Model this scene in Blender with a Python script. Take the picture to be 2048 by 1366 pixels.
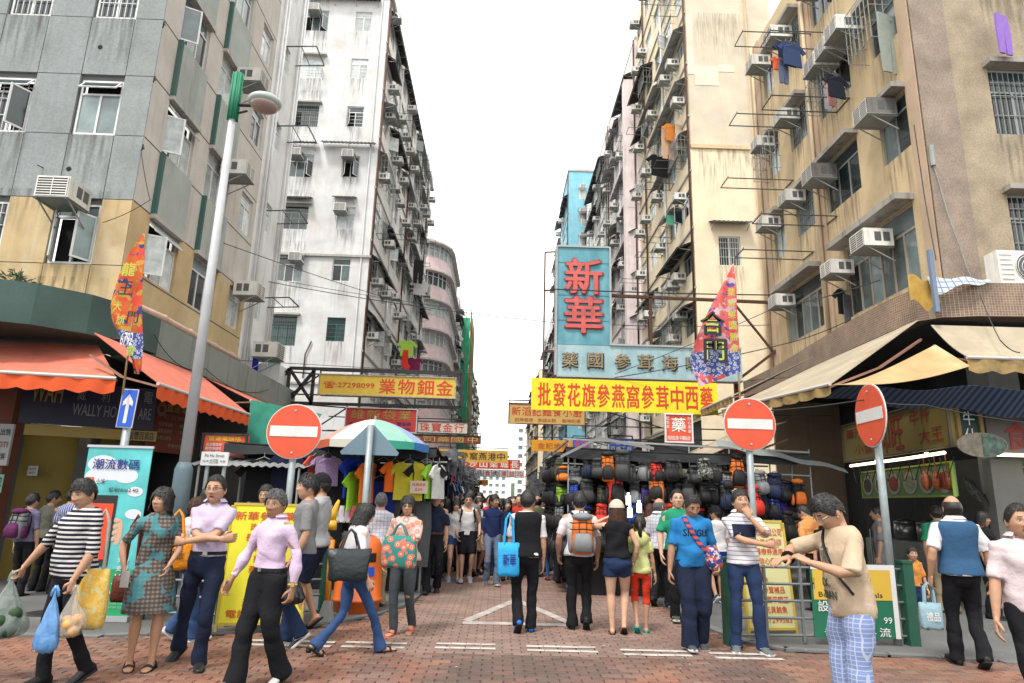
import bpy, math, random
import numpy as np
from mathutils import Vector, Matrix, noise
from mathutils.bvhtree import BVHTree

random.seed(7)
PI = math.pi
R = math.radians
scene = bpy.context.scene
for _o in list(bpy.data.objects):
    bpy.data.objects.remove(_o)
COL = scene.collection

# ------------------------------------------------------------ camera
F = 1330.0                      # focal length in photo pixels (2048 wide)
EYE = 1.56
def _n(v):
    v = np.array(v, float)
    return v / np.linalg.norm(v)
Zc = _n([151, 5583, 1330])
Yc = np.array([-29, -317, 1330.0]); Yc = _n(Yc - Zc * Yc.dot(Zc))
Xc = -np.cross(Yc, Zc)
cam_d = bpy.data.cameras.new('camera'); cam = bpy.data.objects.new('camera', cam_d)
COL.objects.link(cam); scene.camera = cam
cam_d.sensor_width = 36; cam_d.lens = F / 2048 * 36
cam_d.clip_start = 0.1; cam_d.clip_end = 2000
_m = Matrix(((Xc[0], Xc[1], -Xc[2], 0), (Yc[0], Yc[1], -Yc[2], 0), (Zc[0], Zc[1], -Zc[2], EYE), (0, 0, 0, 1)))
cam.matrix_world = _m
cam_d.dof.use_dof = True; cam_d.dof.focus_distance = 8.6; cam_d.dof.aperture_fstop = 22

# ------------------------------------------------------------ sky and sun (overcast)
W = bpy.data.worlds.new('World'); scene.world = W; W.use_nodes = True
nt = W.node_tree
for n_ in list(nt.nodes): nt.nodes.remove(n_)
sky = nt.nodes.new('ShaderNodeTexSky'); sky.sky_type = 'NISHITA'; sky.sun_disc = False
sky.sun_elevation = R(58); sky.sun_rotation = R(-150); sky.air_density = 1.0; sky.dust_density = 4.0
hs = nt.nodes.new('ShaderNodeHueSaturation'); hs.inputs['Saturation'].default_value = 0.25
mx = nt.nodes.new('ShaderNodeMix'); mx.data_type = 'RGBA'; mx.inputs[0].default_value = 0.86
mx.inputs[7].default_value = (8.2, 8.15, 7.8, 1)
bg = nt.nodes.new('ShaderNodeBackground'); bg.inputs[1].default_value = 0.12
wo = nt.nodes.new('ShaderNodeOutputWorld')
nt.links.new(sky.outputs[0], hs.inputs['Color']); nt.links.new(hs.outputs[0], mx.inputs[6])
nt.links.new(mx.outputs[2], bg.inputs[0]); nt.links.new(bg.outputs[0], wo.inputs[0])
sd = bpy.data.lights.new('sun', 'SUN'); sd.energy = 1.5; sd.angle = R(10); sd.color = (1, .955, .88)
sun = bpy.data.objects.new('sun', sd); COL.objects.link(sun)
sun.rotation_euler = Vector((-0.26, -0.46, 0.85)).to_track_quat('Z', 'Y').to_euler()
sun.location = (0, 0, 60)
scene.view_settings.view_transform = 'Standard'; scene.view_settings.look = 'None'
scene.view_settings.gamma = 1; scene.view_settings.use_curve_mapping = False
scene.view_settings.exposure = 1.2
try:
    scene.cycles.max_bounces = 6; scene.cycles.transparent_max_bounces = 10
    scene.cycles.use_denoising = True
except Exception: pass

# ------------------------------------------------------------ helpers
def ray(px, py):
    c = np.array([px - 1024, 683 - py, F]); return np.array([c @ Xc, c @ Yc, c @ Zc])
def at(px, py, Y):
    d = ray(px, py); d = d * (Y / d[1]); return Vector((d[0], d[1], d[2] + EYE))
def G(px, py, z=0.0):
    d = ray(px, py); d = d * ((z - EYE) / d[2]); return Vector((d[0], d[1], z))

TMP = bpy.data.scenes.new('tmp')
WM = {}; KIDS = {}
def wm(o): return WM.get(o.name, Matrix.Identity(4))

def link(name, data, parent=None, M=None):
    o = bpy.data.objects.new(name, data); COL.objects.link(o)
    if parent is not None: o.parent = parent; KIDS.setdefault(parent.name, []).append(o)
    Ml = M if M is not None else Matrix.Identity(4)
    o.matrix_basis = Ml
    WM[o.name] = (wm(parent) @ Ml) if parent is not None else Ml
    return o
def tag(o, label, cat, group=None):
    o['label'] = label; o['category'] = cat
    if group: o['group'] = group
    return o
def thing(name, label, cat, loc=(0, 0, 0), rz=0.0, group=None, M=None):
    o = link(name, None, None, M if M is not None else Matrix.Translation(loc) @ Matrix.Rotation(rz, 4, 'Z'))
    o.empty_display_size = .1
    return tag(o, label, cat, group)
def tree_copy(o, M, parent=None, label=None):
    c = o.copy(); COL.objects.link(c); c.parent = parent
    c.matrix_basis = M
    WM[c.name] = (wm(parent) @ M) if parent is not None else M
    if parent is not None: KIDS.setdefault(parent.name, []).append(c)
    if label: c['label'] = label
    for ch in KIDS.get(o.name, ()): tree_copy(ch, ch.matrix_basis.copy(), c)
    return c
def MT(x, y, z, rz=0.0, s=1.0):
    return Matrix.Translation((x, y, z)) @ Matrix.Rotation(rz, 4, 'Z') @ Matrix.Scale(s, 4)

class MB:
    """collects geometry; build() links it as one mesh object"""
    def __init__(s): s.v = []; s.f = []; s.m = []; s.k = 0; s.c = None
    def mat(s, k): s.k = k; return s
    def add(s, vs, fs):
        b = len(s.v); s.v.extend([tuple(v) for v in vs])
        for f in fs: s.f.append(tuple(i + b for i in f)); s.m.append(s.k)
    def quad(s, a, b, c, d): s.add([a, b, c, d], [(0, 1, 2, 3)])
    def box(s, c, d, M=None, rz=0.0):
        x, y, z = d[0] / 2, d[1] / 2, d[2] / 2
        vs = [Vector((i * x, j * y, k * z)) for i in (-1, 1) for j in (-1, 1) for k in (-1, 1)]
        if rz: q = Matrix.Rotation(rz, 3, 'Z'); vs = [q @ v for v in vs]
        if M is not None: vs = [M @ v for v in vs]
        c = Vector(c); vs = [v + c for v in vs]
        s.add(vs, [(0, 1, 3, 2), (4, 6, 7, 5), (0, 4, 5, 1), (2, 3, 7, 6), (0, 2, 6, 4), (1, 5, 7, 3)])
    def ext(s, x0, x1, y0, y1, z0, z1): s.box(((x0 + x1) / 2, (y0 + y1) / 2, (z0 + z1) / 2), (x1 - x0, y1 - y0, z1 - z0))
    def bar(s, a, b, w, h=None, up=(0, 0, 1)):
        a = Vector(a); b = Vector(b); d = b - a; L = d.length
        if L < 1e-6: return
        d /= L; u = Vector(up)
        if abs(d.dot(u)) > .98: u = Vector((1, 0, 0))
        r = d.cross(u).normalized(); u = r.cross(d); h = h or w
        M = Matrix((r, d, u)).transposed()
        s.box((a + b) / 2, (w, L, h), M)
    def tube(s, pts, rad, n=8, cap=True, sq=None):
        """pts list, rad number or list; sq: list of (rx,ry) multipliers with frame x=side"""
        pts = [Vector(p) for p in pts]; m = len(pts)
        if not hasattr(rad, '__len__'): rad = [rad] * m
        vs = []; prev = None
        for i in range(m):
            d = (pts[min(i + 1, m - 1)] - pts[max(i - 1, 0)]).normalized()
            if prev is None:
                u = Vector((1, 0, 0)) if abs(d.x) < .9 else Vector((0, 1, 0))
            else: u = prev
            u = (u - d * u.dot(d)).normalized(); w = d.cross(u); prev = u
            rr = rad[i]
            if not hasattr(rr, '__len__'): rr = (rr, rr)
            for j in range(n):
                a = 2 * PI * j / n
                vs.append(pts[i] + u * (math.cos(a) * rr[0]) + w * (math.sin(a) * rr[1]))
        fs = [(i * n + j, i * n + (j + 1) % n, (i + 1) * n + (j + 1) % n, (i + 1) * n + j) for i in range(m - 1) for j in range(n)]
        if cap: fs.append(tuple(range(n))[::-1]); fs.append(tuple((m - 1) * n + j for j in range(n)))
        s.add(vs, fs)
    def loft(s, rings, cap=True):
        """rings: lists of equal point counts"""
        n = len(rings[0]); vs = [p for r in rings for p in r]
        fs = [(i * n + j, i * n + (j + 1) % n, (i + 1) * n + (j + 1) % n, (i + 1) * n + j) for i in range(len(rings) - 1) for j in range(n)]
        if cap: fs.append(tuple(range(n))[::-1]); fs.append(tuple((len(rings) - 1) * n + j for j in range(n)))
        s.add(vs, fs)
    def grid(s, fn, nu, nv):
        vs = [fn(i / nu, j / nv) for j in range(nv + 1) for i in range(nu + 1)]
        fs = [(j * (nu + 1) + i, j * (nu + 1) + i + 1, (j + 1) * (nu + 1) + i + 1, (j + 1) * (nu + 1) + i) for j in range(nv) for i in range(nu)]
        s.add(vs, fs)
    def sheet(s, fn, nu, nv, t=.01):
        """grid with thickness t: both faces and a rim"""
        P = [[Vector(fn(i / nu, j / nv)) for i in range(nu + 1)] for j in range(nv + 1)]
        n = (P[0][nu] - P[0][0]).cross(P[nv][0] - P[0][0])
        n = n.normalized() * t if n.length > 1e-9 else Vector((0, 0, t))
        s.grid(lambda u, v: P[round(v * nv)][round(u * nu)], nu, nv)
        s.grid(lambda u, v: P[round(v * nv)][round(u * nu)] - n, nu, nv)
        rim = [P[0][i] for i in range(nu + 1)] + [P[j][nu] for j in range(1, nv + 1)] + [P[nv][i] for i in range(nu - 1, -1, -1)] + [P[j][0] for j in range(nv - 1, 0, -1)]
        m = len(rim); s.add(rim + [p - n for p in rim], [(i, (i + 1) % m, m + (i + 1) % m, m + i) for i in range(m)])
    def ball(s, c, r, nu=10, nv=7, M=None):
        if not hasattr(r, '__len__'): r = (r, r, r)
        c = Vector(c); rings = []
        for j in range(nv + 1):
            t = PI * (j + .02) / (nv + .04); rings.append([])
            for i in range(nu):
                a = 2 * PI * i / nu; p = Vector((r[0] * math.sin(t) * math.cos(a), r[1] * math.sin(t) * math.sin(a), r[2] * math.cos(t)))
                rings[-1].append(c + (M @ p if M is not None else p))
        s.loft(rings)
    def disc(s, c, r, n, axis='y', t=.004, ry=None):
        c = Vector(c); ry = ry or r
        def P(a, o):
            x, z = r * math.cos(a), ry * math.sin(a)
            return c + (Vector((x, o, z)) if axis == 'y' else Vector((o, x, z)) if axis == 'x' else Vector((x, z, o)))
        s.loft([[P(2 * PI * i / n, -t / 2) for i in range(n)], [P(2 * PI * i / n, t / 2) for i in range(n)]])
    def mesh(s, name, mats, smooth=False, inv=None):
        me = bpy.data.meshes.new(name)
        vs = s.v
        if inv is not None:
            A = np.array(inv); V = np.array(vs, float).reshape(-1, 3); vs = (V @ A[:3, :3].T + A[:3, 3]).tolist()
        me.from_pydata(vs, [], s.f)
        if not isinstance(mats, (list, tuple)): mats = [mats]
        for m in mats: me.materials.append(m)
        if len(mats) > 1: me.polygons.foreach_set('material_index', s.m)
        if smooth: me.polygons.foreach_set('use_smooth', [True] * len(me.polygons))
        me.update(); return me
    def build(s, name, mats, parent=None, smooth=False, local=False, M=None):
        inv = None if (local or parent is None) else wm(parent).inverted()
        return link(name, s.mesh(name, mats, smooth, inv), parent, M)

def evalmesh(o):
    TMP.collection.objects.link(o)
    with bpy.context.temp_override(scene=TMP, view_layer=TMP.view_layers[0]):
        dg = bpy.context.evaluated_depsgraph_get(); dg.update()
    me = bpy.data.meshes.new_from_object(o.evaluated_get(dg), depsgraph=dg)
    TMP.collection.objects.unlink(o); return me
def remesh(mb, voxel, smooth=3, fac=.5):
    me = mb.mesh('t', []); o = bpy.data.objects.new('t', me)
    r = o.modifiers.new('r', 'REMESH'); r.mode = 'VOXEL'; r.voxel_size = voxel
    if smooth:
        q = o.modifiers.new('s', 'SMOOTH'); q.factor = fac; q.iterations = smooth
    e = evalmesh(o)
    n = len(e.vertices); V = np.empty(n * 3, np.float32); e.vertices.foreach_get('co', V); V = V.reshape(-1, 3)
    Fc = [tuple(p.vertices) for p in e.polygons]
    bpy.data.objects.remove(o); bpy.data.meshes.remove(me); bpy.data.meshes.remove(e)
    return V, Fc

# text -> cached unit mesh (bounding box origin at its centre)
_tx = {}
def text_raw(s, bold=.012):
    k = (s, bold)
    if k in _tx: return _tx[k]
    c = bpy.data.curves.new('t', 'FONT'); c.body = s; c.size = 1; c.resolution_u = 2; c.offset = bold; c.extrude = 0
    c.space_line = 1.0
    o = bpy.data.objects.new('t', c); e = evalmesh(o)
    V = np.array([v.co[:] for v in e.vertices]) if len(e.vertices) else np.zeros((0, 3))
    Fc = [tuple(p.vertices) for p in e.polygons]
    bpy.data.objects.remove(o); bpy.data.curves.remove(c); bpy.data.meshes.remove(e)
    if len(V): 
        lo, hi = V.min(0), V.max(0)
    else: lo = hi = np.zeros(3)
    _tx[k] = (V, Fc, lo, hi); return _tx[k]
def text_mb(mb, s, c, right, up, w=None, h=None, bold=.012, t=.006, fit=False):
    """lettering centred at c; raised by t along normal (up x right reversed)"""
    if bold > .006:
        k = bold * .42
        for i, (dx, dz) in enumerate(((-k, 0), (k, 0), (0, k * .6), (0, -k * .6))):
            hh = h or w; text_mb(mb, s, Vector(c) + Vector(right).normalized() * (dx * hh) + Vector(up).normalized() * (dz * hh), right, up, w, h, 0, t + .0007 * i, fit)
        return
    V, Fc, lo, hi = text_raw(s, 0)
    if not len(V): return
    W0, H0 = hi[0] - lo[0], hi[1] - lo[1]
    if w and h:
        sx, sy = w / W0, h / H0
        if not fit: sx = sy = min(sx, sy)
    elif w: sx = sy = w / W0
    else: sx = sy = h / H0
    right = Vector(right).normalized(); up = Vector(up).normalized(); nrm = right.cross(up)
    m = (lo + hi) / 2; c = Vector(c) + nrm * t
    vs = [c + right * ((v[0] - m[0]) * sx) + up * ((v[1] - m[1]) * sy) for v in V]
    mb.add(vs, Fc)
def letters(parent, items, mat, right=(1, 0, 0), up=(0, 0, 1), name='lettering', t=.006, bold=.012, fit=False):
    mb = MB()
    for it in items:
        s, c, w, h = it[:4]; text_mb(mb, s, c, right, up, w, h, bold if len(it) < 5 else it[4], t, fit)
    return mb.build(name, mat, parent) if mb.v else None

# ------------------------------------------------------------ materials
_mc = {}
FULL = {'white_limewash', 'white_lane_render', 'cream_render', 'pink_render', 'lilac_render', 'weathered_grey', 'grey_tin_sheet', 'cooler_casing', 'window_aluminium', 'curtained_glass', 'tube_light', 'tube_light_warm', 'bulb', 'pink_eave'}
def mat(name, col, rough=.75, metal=0.0, var=.0, vs=4.0, dirt=.0, dcol=(.05, .045, .04), grain=.0, gs=60, bump=.0, bs=40, spec=.35, rnd=.0, emit=0.0, alpha=1.0, trans=0.0, streak=.0, bmap=None):
    if name in _mc: return _mc[name]
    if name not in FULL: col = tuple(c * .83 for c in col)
    m = bpy.data.materials.new(name); m.use_nodes = True; t = m.node_tree; L = t.links.new
    b = t.nodes['Principled BSDF']; b.inputs['Roughness'].default_value = rough; b.inputs['Metallic'].default_value = metal
    b.inputs['Specular IOR Level'].default_value = spec; b.inputs['Alpha'].default_value = alpha
    b.inputs['Transmission Weight'].default_value = trans
    base = (*col, 1); out = None
    tc = t.nodes.new('ShaderNodeTexCoord')
    def nz(scale, det=4, mp=None, rgh=.55):
        n = t.nodes.new('ShaderNodeTexNoise'); n.inputs['Scale'].default_value = scale; n.inputs['Detail'].default_value = det
        n.inputs['Roughness'].default_value = rgh
        if mp:
            q = t.nodes.new('ShaderNodeMapping'); q.inputs['Scale'].default_value = mp; L(tc.outputs['Object'], q.inputs[0]); L(q.outputs[0], n.inputs['Vector'])
        else: L(tc.outputs['Object'], n.inputs['Vector'])
        return n.outputs[0]
    def mr(x, a, b_, c, d):
        q = t.nodes.new('ShaderNodeMapRange'); L(x, q.inputs[0])
        for i, v in enumerate((a, b_, c, d)): q.inputs[i + 1].default_value = v
        return q.outputs[0]
    cur = t.nodes.new('ShaderNodeRGB'); cur.outputs[0].default_value = base; cur = cur.outputs[0]
    def mix(fac, A, Bc, mode='MIX'):
        q = t.nodes.new('ShaderNodeMix'); q.data_type = 'RGBA'; q.blend_type = mode
        if isinstance(fac, float): q.inputs[0].default_value = fac
        else: L(fac, q.inputs[0])
        for i, v in ((6, A), (7, Bc)):
            if isinstance(v, tuple): q.inputs[i].default_value = v
            else: L(v, q.inputs[i])
        return q.outputs[2]
    def scl(x, c):
        q = t.nodes.new('ShaderNodeHueSaturation'); L(x, q.inputs['Value']); L(c, q.inputs['Color']); return q.outputs[0]
    if var: cur = scl(mr(nz(vs), .3, .7, 1 - var, 1 + var), cur)
    if grain: cur = scl(mr(nz(gs, 2), .3, .7, 1 - grain, 1 + grain), cur)
    if rnd:
        oi = t.nodes.new('ShaderNodeObjectInfo'); cur = scl(mr(oi.outputs['Random'], 0, 1, 1 - rnd, 1 + rnd), cur)
    if dirt: cur = mix(mr(nz(vs * .45, 6, None, .68), .52, .72, 0, dirt), cur, (*dcol, 1))
    if streak: cur = mix(mr(nz(1, 5, (5, 5, .45), .6), .53, .75, 0, streak), cur, (*dcol, 1))
    L(cur, b.inputs['Base Color'])
    if bump:
        q = t.nodes.new('ShaderNodeBump'); q.inputs['Strength'].default_value = bump; q.inputs['Distance'].default_value = .01
        L(nz(bs, 3, bmap), q.inputs['Height']); L(q.outputs[0], b.inputs['Normal'])
    if emit:
        b.inputs['Emission Color'].default_value = base; b.inputs['Emission Strength'].default_value = emit
    _mc[name] = m; return m

def pat(name, kind, cols, sc=1.0, rough=.85, axis=2, thr=.5):
    """printed cloth: stripe, vstripe, plaid, floral, camo, voronoi dots"""
    if name in _mc: return _mc[name]
    m = bpy.data.materials.new(name); m.use_nodes = True; t = m.node_tree; L = t.links.new
    cols = [tuple(q * .83 for q in c) for c in cols]
    b = t.nodes['Principled BSDF']; b.inputs['Roughness'].default_value = rough; b.inputs['Specular IOR Level'].default_value = .2
    tc = t.nodes.new('ShaderNodeTexCoord'); sp = t.nodes.new('ShaderNodeSeparateXYZ'); L(tc.outputs['Object'], sp.inputs[0])
    def mth(op, a, bb=None):
        q = t.nodes.new('ShaderNodeMath'); q.operation = op
        for i, v in enumerate((a, bb)):
            if v is None: continue
            if isinstance(v, (int, float)): q.inputs[i].default_value = v
            else: L(v, q.inputs[i])
        return q.outputs[0]
    def mix(fac, A, Bc):
        q = t.nodes.new('ShaderNodeMix'); q.data_type = 'RGBA'; L(fac, q.inputs[0])
        for i, v in ((6, A), (7, Bc)):
            if isinstance(v, tuple): q.inputs[i].default_value = (*v, 1)
            else: L(v, q.inputs[i])
        return q.outputs[2]
    def st(ax, fr, th=.5, ph=0): return mth('GREATER_THAN', mth('FRACT', mth('ADD', mth('MULTIPLY', sp.outputs[ax], fr), 50 + ph)), th)
    def ns(scale, th):
        n = t.nodes.new('ShaderNodeTexNoise'); n.inputs['Scale'].default_value = scale; n.inputs['Detail'].default_value = 3; L(tc.outputs['Object'], n.inputs['Vector'])
        return mth('GREATER_THAN', n.outputs[0], th)
    if kind == 'stripe': c = mix(st(axis, sc, thr), cols[0], cols[1])
    elif kind == 'plaid':
        c = mix(st(2, sc), cols[0], cols[1]); c = mix(mth('MULTIPLY', st(0, sc), .6), c, cols[2]); c = mix(mth('MULTIPLY', ns(9, .54), .75), c, cols[3])
    elif kind == 'check':
        c = mix(st(2, sc, .82), cols[0], cols[1]); c = mix(st(0, sc, .82), c, cols[1])
    elif kind == 'camo':
        c = mix(ns(sc, .5), cols[0], cols[1]); c = mix(ns(sc * 1.7, .56), c, cols[2])
        if len(cols) > 3: c = mix(ns(sc * 1.3 + 1, .6), c, cols[3])
    else:  # floral
        v = t.nodes.new('ShaderNodeTexVoronoi'); v.inputs['Scale'].default_value = sc; L(tc.outputs['Object'], v.inputs['Vector'])
        c = mix(mth('LESS_THAN', v.outputs['Distance'], .48), cols[0], cols[1])
        c = mix(mth('LESS_THAN', v.outputs['Distance'], .26), c, cols[2])
        c = mix(mth('LESS_THAN', v.outputs['Distance'], .12), c, cols[3])
    L(c, b.inputs['Base Color']); _mc[name] = m; return m
# ------------------------------------------------------------ people
SK = {'a': mat('skin_light', (.60, .36, .25), .55, var=.06, vs=25, spec=.35), 'b': mat('skin_tan', (.47, .26, .165), .55, var=.06, vs=25, spec=.35),
      'c': mat('skin_deep', (.36, .19, .115), .55, var=.06, vs=25, spec=.35)}
LIP = mat('lips', (.42, .16, .13), .45); EYEW = mat('eye_white', (.7, .68, .65), .25); IRIS = mat('iris', (.012, .008, .006), .15, spec=.6)
HB = mat('hair_black', (.010, .008, .008), .38, bump=.45, bs=70, spec=.45, var=.3, vs=30, bmap=(3, 3, .25))
HG = mat('hair_grey', (.10, .10, .105), .6, bump=.6, bs=70, var=.6, vs=40, spec=.2, bmap=(3, 3, .25))
HR = mat('hair_brown', (.06, .024, .014), .5, bump=.6, bs=70, spec=.3, var=.4, vs=30, bmap=(3, 3, .25))
def cl(name, c, rough=.88, **k):
    k.setdefault('var', .07); k.setdefault('vs', 7); k.setdefault('bump', .7); k.setdefault('bs', 26); k.setdefault('spec', .18)
    return mat(name, c, rough, **k)
DKSOLE = cl('dark_sole', (.02, .02, .02), .6); WSOLE = cl('white_sole', (.65, .65, .63), .6); STRAP = cl('black_strap', (.015, .015, .017), .6)
METAL = mat('wire_metal', (.45, .44, .42), .3, .9)
GLS = mat('sunglass', (.01, .01, .012), .12, spec=.7)

def ik(a, c, l1, l2, hint):
    a = Vector(a); c = Vector(c); d = c - a; L = d.length
    mxl = (l1 + l2) * .9985
    if L > mxl: c = a + d * (mxl / L); d = c - a; L = mxl
    d.normalize(); h = Vector(hint); h = (h - d * h.dot(d))
    h = h.normalized() if h.length > 1e-4 else Vector((0, 1, 0))
    x = (l1 * l1 - l2 * l2 + L * L) / (2 * L); y = math.sqrt(max(0, l1 * l1 - x * x))
    return a + d * x + h * y, c
def smooth_disp(V, Fc, amp, fz, seed, lo=None):
    rs = np.random.RandomState(seed); A = rs.rand(8) * 6.28
    FF = np.array([f if len(f) == 4 else (*f, f[-1]) for f in Fc])
    n = np.cross(V[FF[:, 2]] - V[FF[:, 0]], V[FF[:, 3]] - V[FF[:, 1]]); N = np.zeros_like(V)
    for k in range(4): np.add.at(N, FF[:, k], n)
    N /= np.linalg.norm(N, axis=1)[:, None] + 1e-9
    x, y, z = V.T
    f = np.sin(fz * (z + .10 * np.sin(9 * x + A[0]) + .09 * np.sin(8 * y + A[1]) + .5 * x * math.sin(A[2])) + A[3])
    g = np.sin(13 * x + 11 * y * math.cos(A[4]) + 7 * np.sin(5 * z + A[5]) + A[6]) * np.sin(17 * y + 9 * z + A[7])
    h = 1 - 2 * np.abs(np.sin(.6 * fz * (z * .6 + x * .8 * math.cos(A[1]) + .5 * y + .06 * np.sin(21 * z + A[2])) + A[0]))
    d = amp * (.55 * f + .5 * g - .55 * h * (h > 0))
    return V + N * d[:, None]

def hand(mb, w, d, n, side, curl, s=1.0, grip=0):
    """w wrist, d finger direction, n palm normal, side vector to the thumb"""
    d = Vector(d).normalized(); n = Vector(n); n = (n - d * n.dot(d)).normalized(); sd_ = d.cross(n)
    if sd_.dot(Vector(side)) < 0: sd_ = -sd_
    w = Vector(w); pal = []
    for (t, hw, th) in ((-.02, .026, .020), (.01, .030, .019), (.045, .040, .016), (.085, .041, .013), (.095, .038, .010)):
        c = w + d * t * s; pal.append([c + sd_ * (math.cos(2 * PI * i / 10) * hw * s) + n * (math.sin(2 * PI * i / 10) * th * s) for i in range(10)])
    mb.loft(pal)
    for i, (o, L) in enumerate(((.029, .070), (.010, .080), (-.010, .074), (-.029, .058))):
        p = w + d * .088 * s + sd_ * o * s; a = 0.12 + curl * .25; dirv = d; pts = [p - d * .012 * s, p]
        for k, fr in enumerate((.42, .32, .26)):
            a = a + curl * (.55 if k else .45) * (1 + .12 * i); dv = d * math.cos(a) + n * math.sin(a); p = p + dv * (L * fr * s); pts.append(p)
        mb.tube(pts, [.0098 * s, .0098 * s, .0088 * s, .0078 * s, .006 * s], 6)
    p = w + d * .02 * s + sd_ * .026 * s; q = p + (d * .6 + sd_ * .75 + n * (.15 + .5 * curl)).normalized() * .036 * s
    r = q + (d * .85 + sd_ * (.5 - .6 * curl) + n * (.2 + .5 * curl)).normalized() * .032 * s; u = r + (d * .9 + sd_ * (.2 - .5 * curl) + n * (.2 + .6 * curl)).normalized() * .024 * s
    mb.tube([p, q, r, u], [.014 * s, .0125 * s, .0105 * s, .007 * s], 6)

def head_mesh(mb, M, female, q, mats_off, lipm, age=0, mouth=0):
    nu, nv = (44, 34) if q > .8 else (26, 20)
    rx, ry, rz = (.074, .094, .114) if female else (.077, .097, .119)
    P = []
    g = lambda a, b: math.exp(-(a * a + b * b))
    for j in range(nv + 1):
        t = -PI / 2 + PI * (j + .01) / (nv + .02); el = t - .24 * math.sin(2 * t)
        for i in range(nu):
            a = -PI + 2 * PI * i / nu; az = a - .48 * math.sin(a)
            x = rx * math.cos(el) * math.sin(az); y = ry * math.cos(el) * math.cos(az); z = rz * math.sin(el); w = z / rz
            if w < 0:
                x *= 1 - .30 * w * w * (1 if y > 0 else .6); 
                if y < 0: y *= 1 - .38 * (-w)
                else: y += .016 * max(0, -w - .35)
            if w < -.55 and y > 0: x *= 1 + .10 * (1 + w)
            if y > 0:
                y *= .93; ax = abs(x)
                pr = 0
                if -.042 < z < .03: pr = (.25 + .75 * (.03 - z) / .055) if z > -.025 else max(0, 1 - (-.025 - z) / .014)
                y += .023 * pr * math.exp(-(x / (.0095 + .006 * (z < -.012))) ** 2)
                y += .006 * g((ax - .013) / .006, (z + .026) / .008)
                y -= .011 * g((ax - .031) / .015, (z - .010) / .011)
                y += .005 * g((ax - .03) / .02, (z - .031) / .007)
                y += .005 * g((ax - .045) / .018, (z + .018) / .02)
                y += .007 * g(x / .022, (z + .053) / .006) + .007 * g(x / .018, (z + .066) / .006) - .003 * g(x / .026, (z + .0595) / .003)
                y += .007 * g(x / .022, (z + .098) / .014)
                if mouth: y -= .022 * g(x / .014, (z + .062) / .008)
            P.append((x, y, z))
    b = len(mb.v); mb.v.extend([tuple(M @ Vector(p)) for p in P])
    for j in range(nv):
        for i in range(nu):
            f = (j * nu + i, j * nu + (i + 1) % nu, (j + 1) * nu + (i + 1) % nu, (j + 1) * nu + i)
            c = sum((Vector(P[k]) for k in f), Vector()) / 4; k = 0
            if c.y > .05:
                if abs(c.x) < .023 and abs(c.z + .0595) < .0105 - .006 * (abs(c.x) / .023) ** 2: k = 1
                if .013 < abs(c.x) < .046 and abs(c.z - .0325 + .05 * max(0, abs(c.x) - .032)) < (.0028 if female else .0036): k = 2
                if mouth and abs(c.x) < .013 and abs(c.z + .062) < .006: k = 4
            mb.f.append(tuple(x + b for x in f)); mb.m.append(k)
    for f in (tuple(range(nu)), tuple(nv * nu + i for i in range(nu))): mb.f.append(tuple(x + b for x in f)); mb.m.append(0)
    R3 = M.to_3x3()
    for sx in (-1, 1):
        mb.mat(3); mb.ball(M @ Vector((sx * .031, .0735 if not female else .0705, .0095)), (.0135, .009, .0058), 8, 6, R3)
        mb.mat(4); mb.ball(M @ Vector((sx * .031, .0805 if not female else .0775, .0095)), (.0055, .0035, .0052), 8, 5, R3)
        mb.mat(2); mb.tube([M @ Vector((sx * x_, y_ - (.003 if female else 0), z_)) for x_, y_, z_ in ((.017, .078, .011), (.026, .0835, .0162), (.036, .081, .0160), (.047, .071, .011))], .0016, 5)
        mb.mat(0); Q = R3 @ Matrix.Rotation(sx * .35, 3, 'Z')
        mb.ball(M @ Vector((sx * (rx + .002), -.008, -.006)), (.008, .017, .030), 8, 6, Q); mb.ball(M @ Vector((sx * (rx + .001), .002, -.028)), (.007, .009, .011), 6, 5, Q)
    mb.mat(0)

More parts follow.
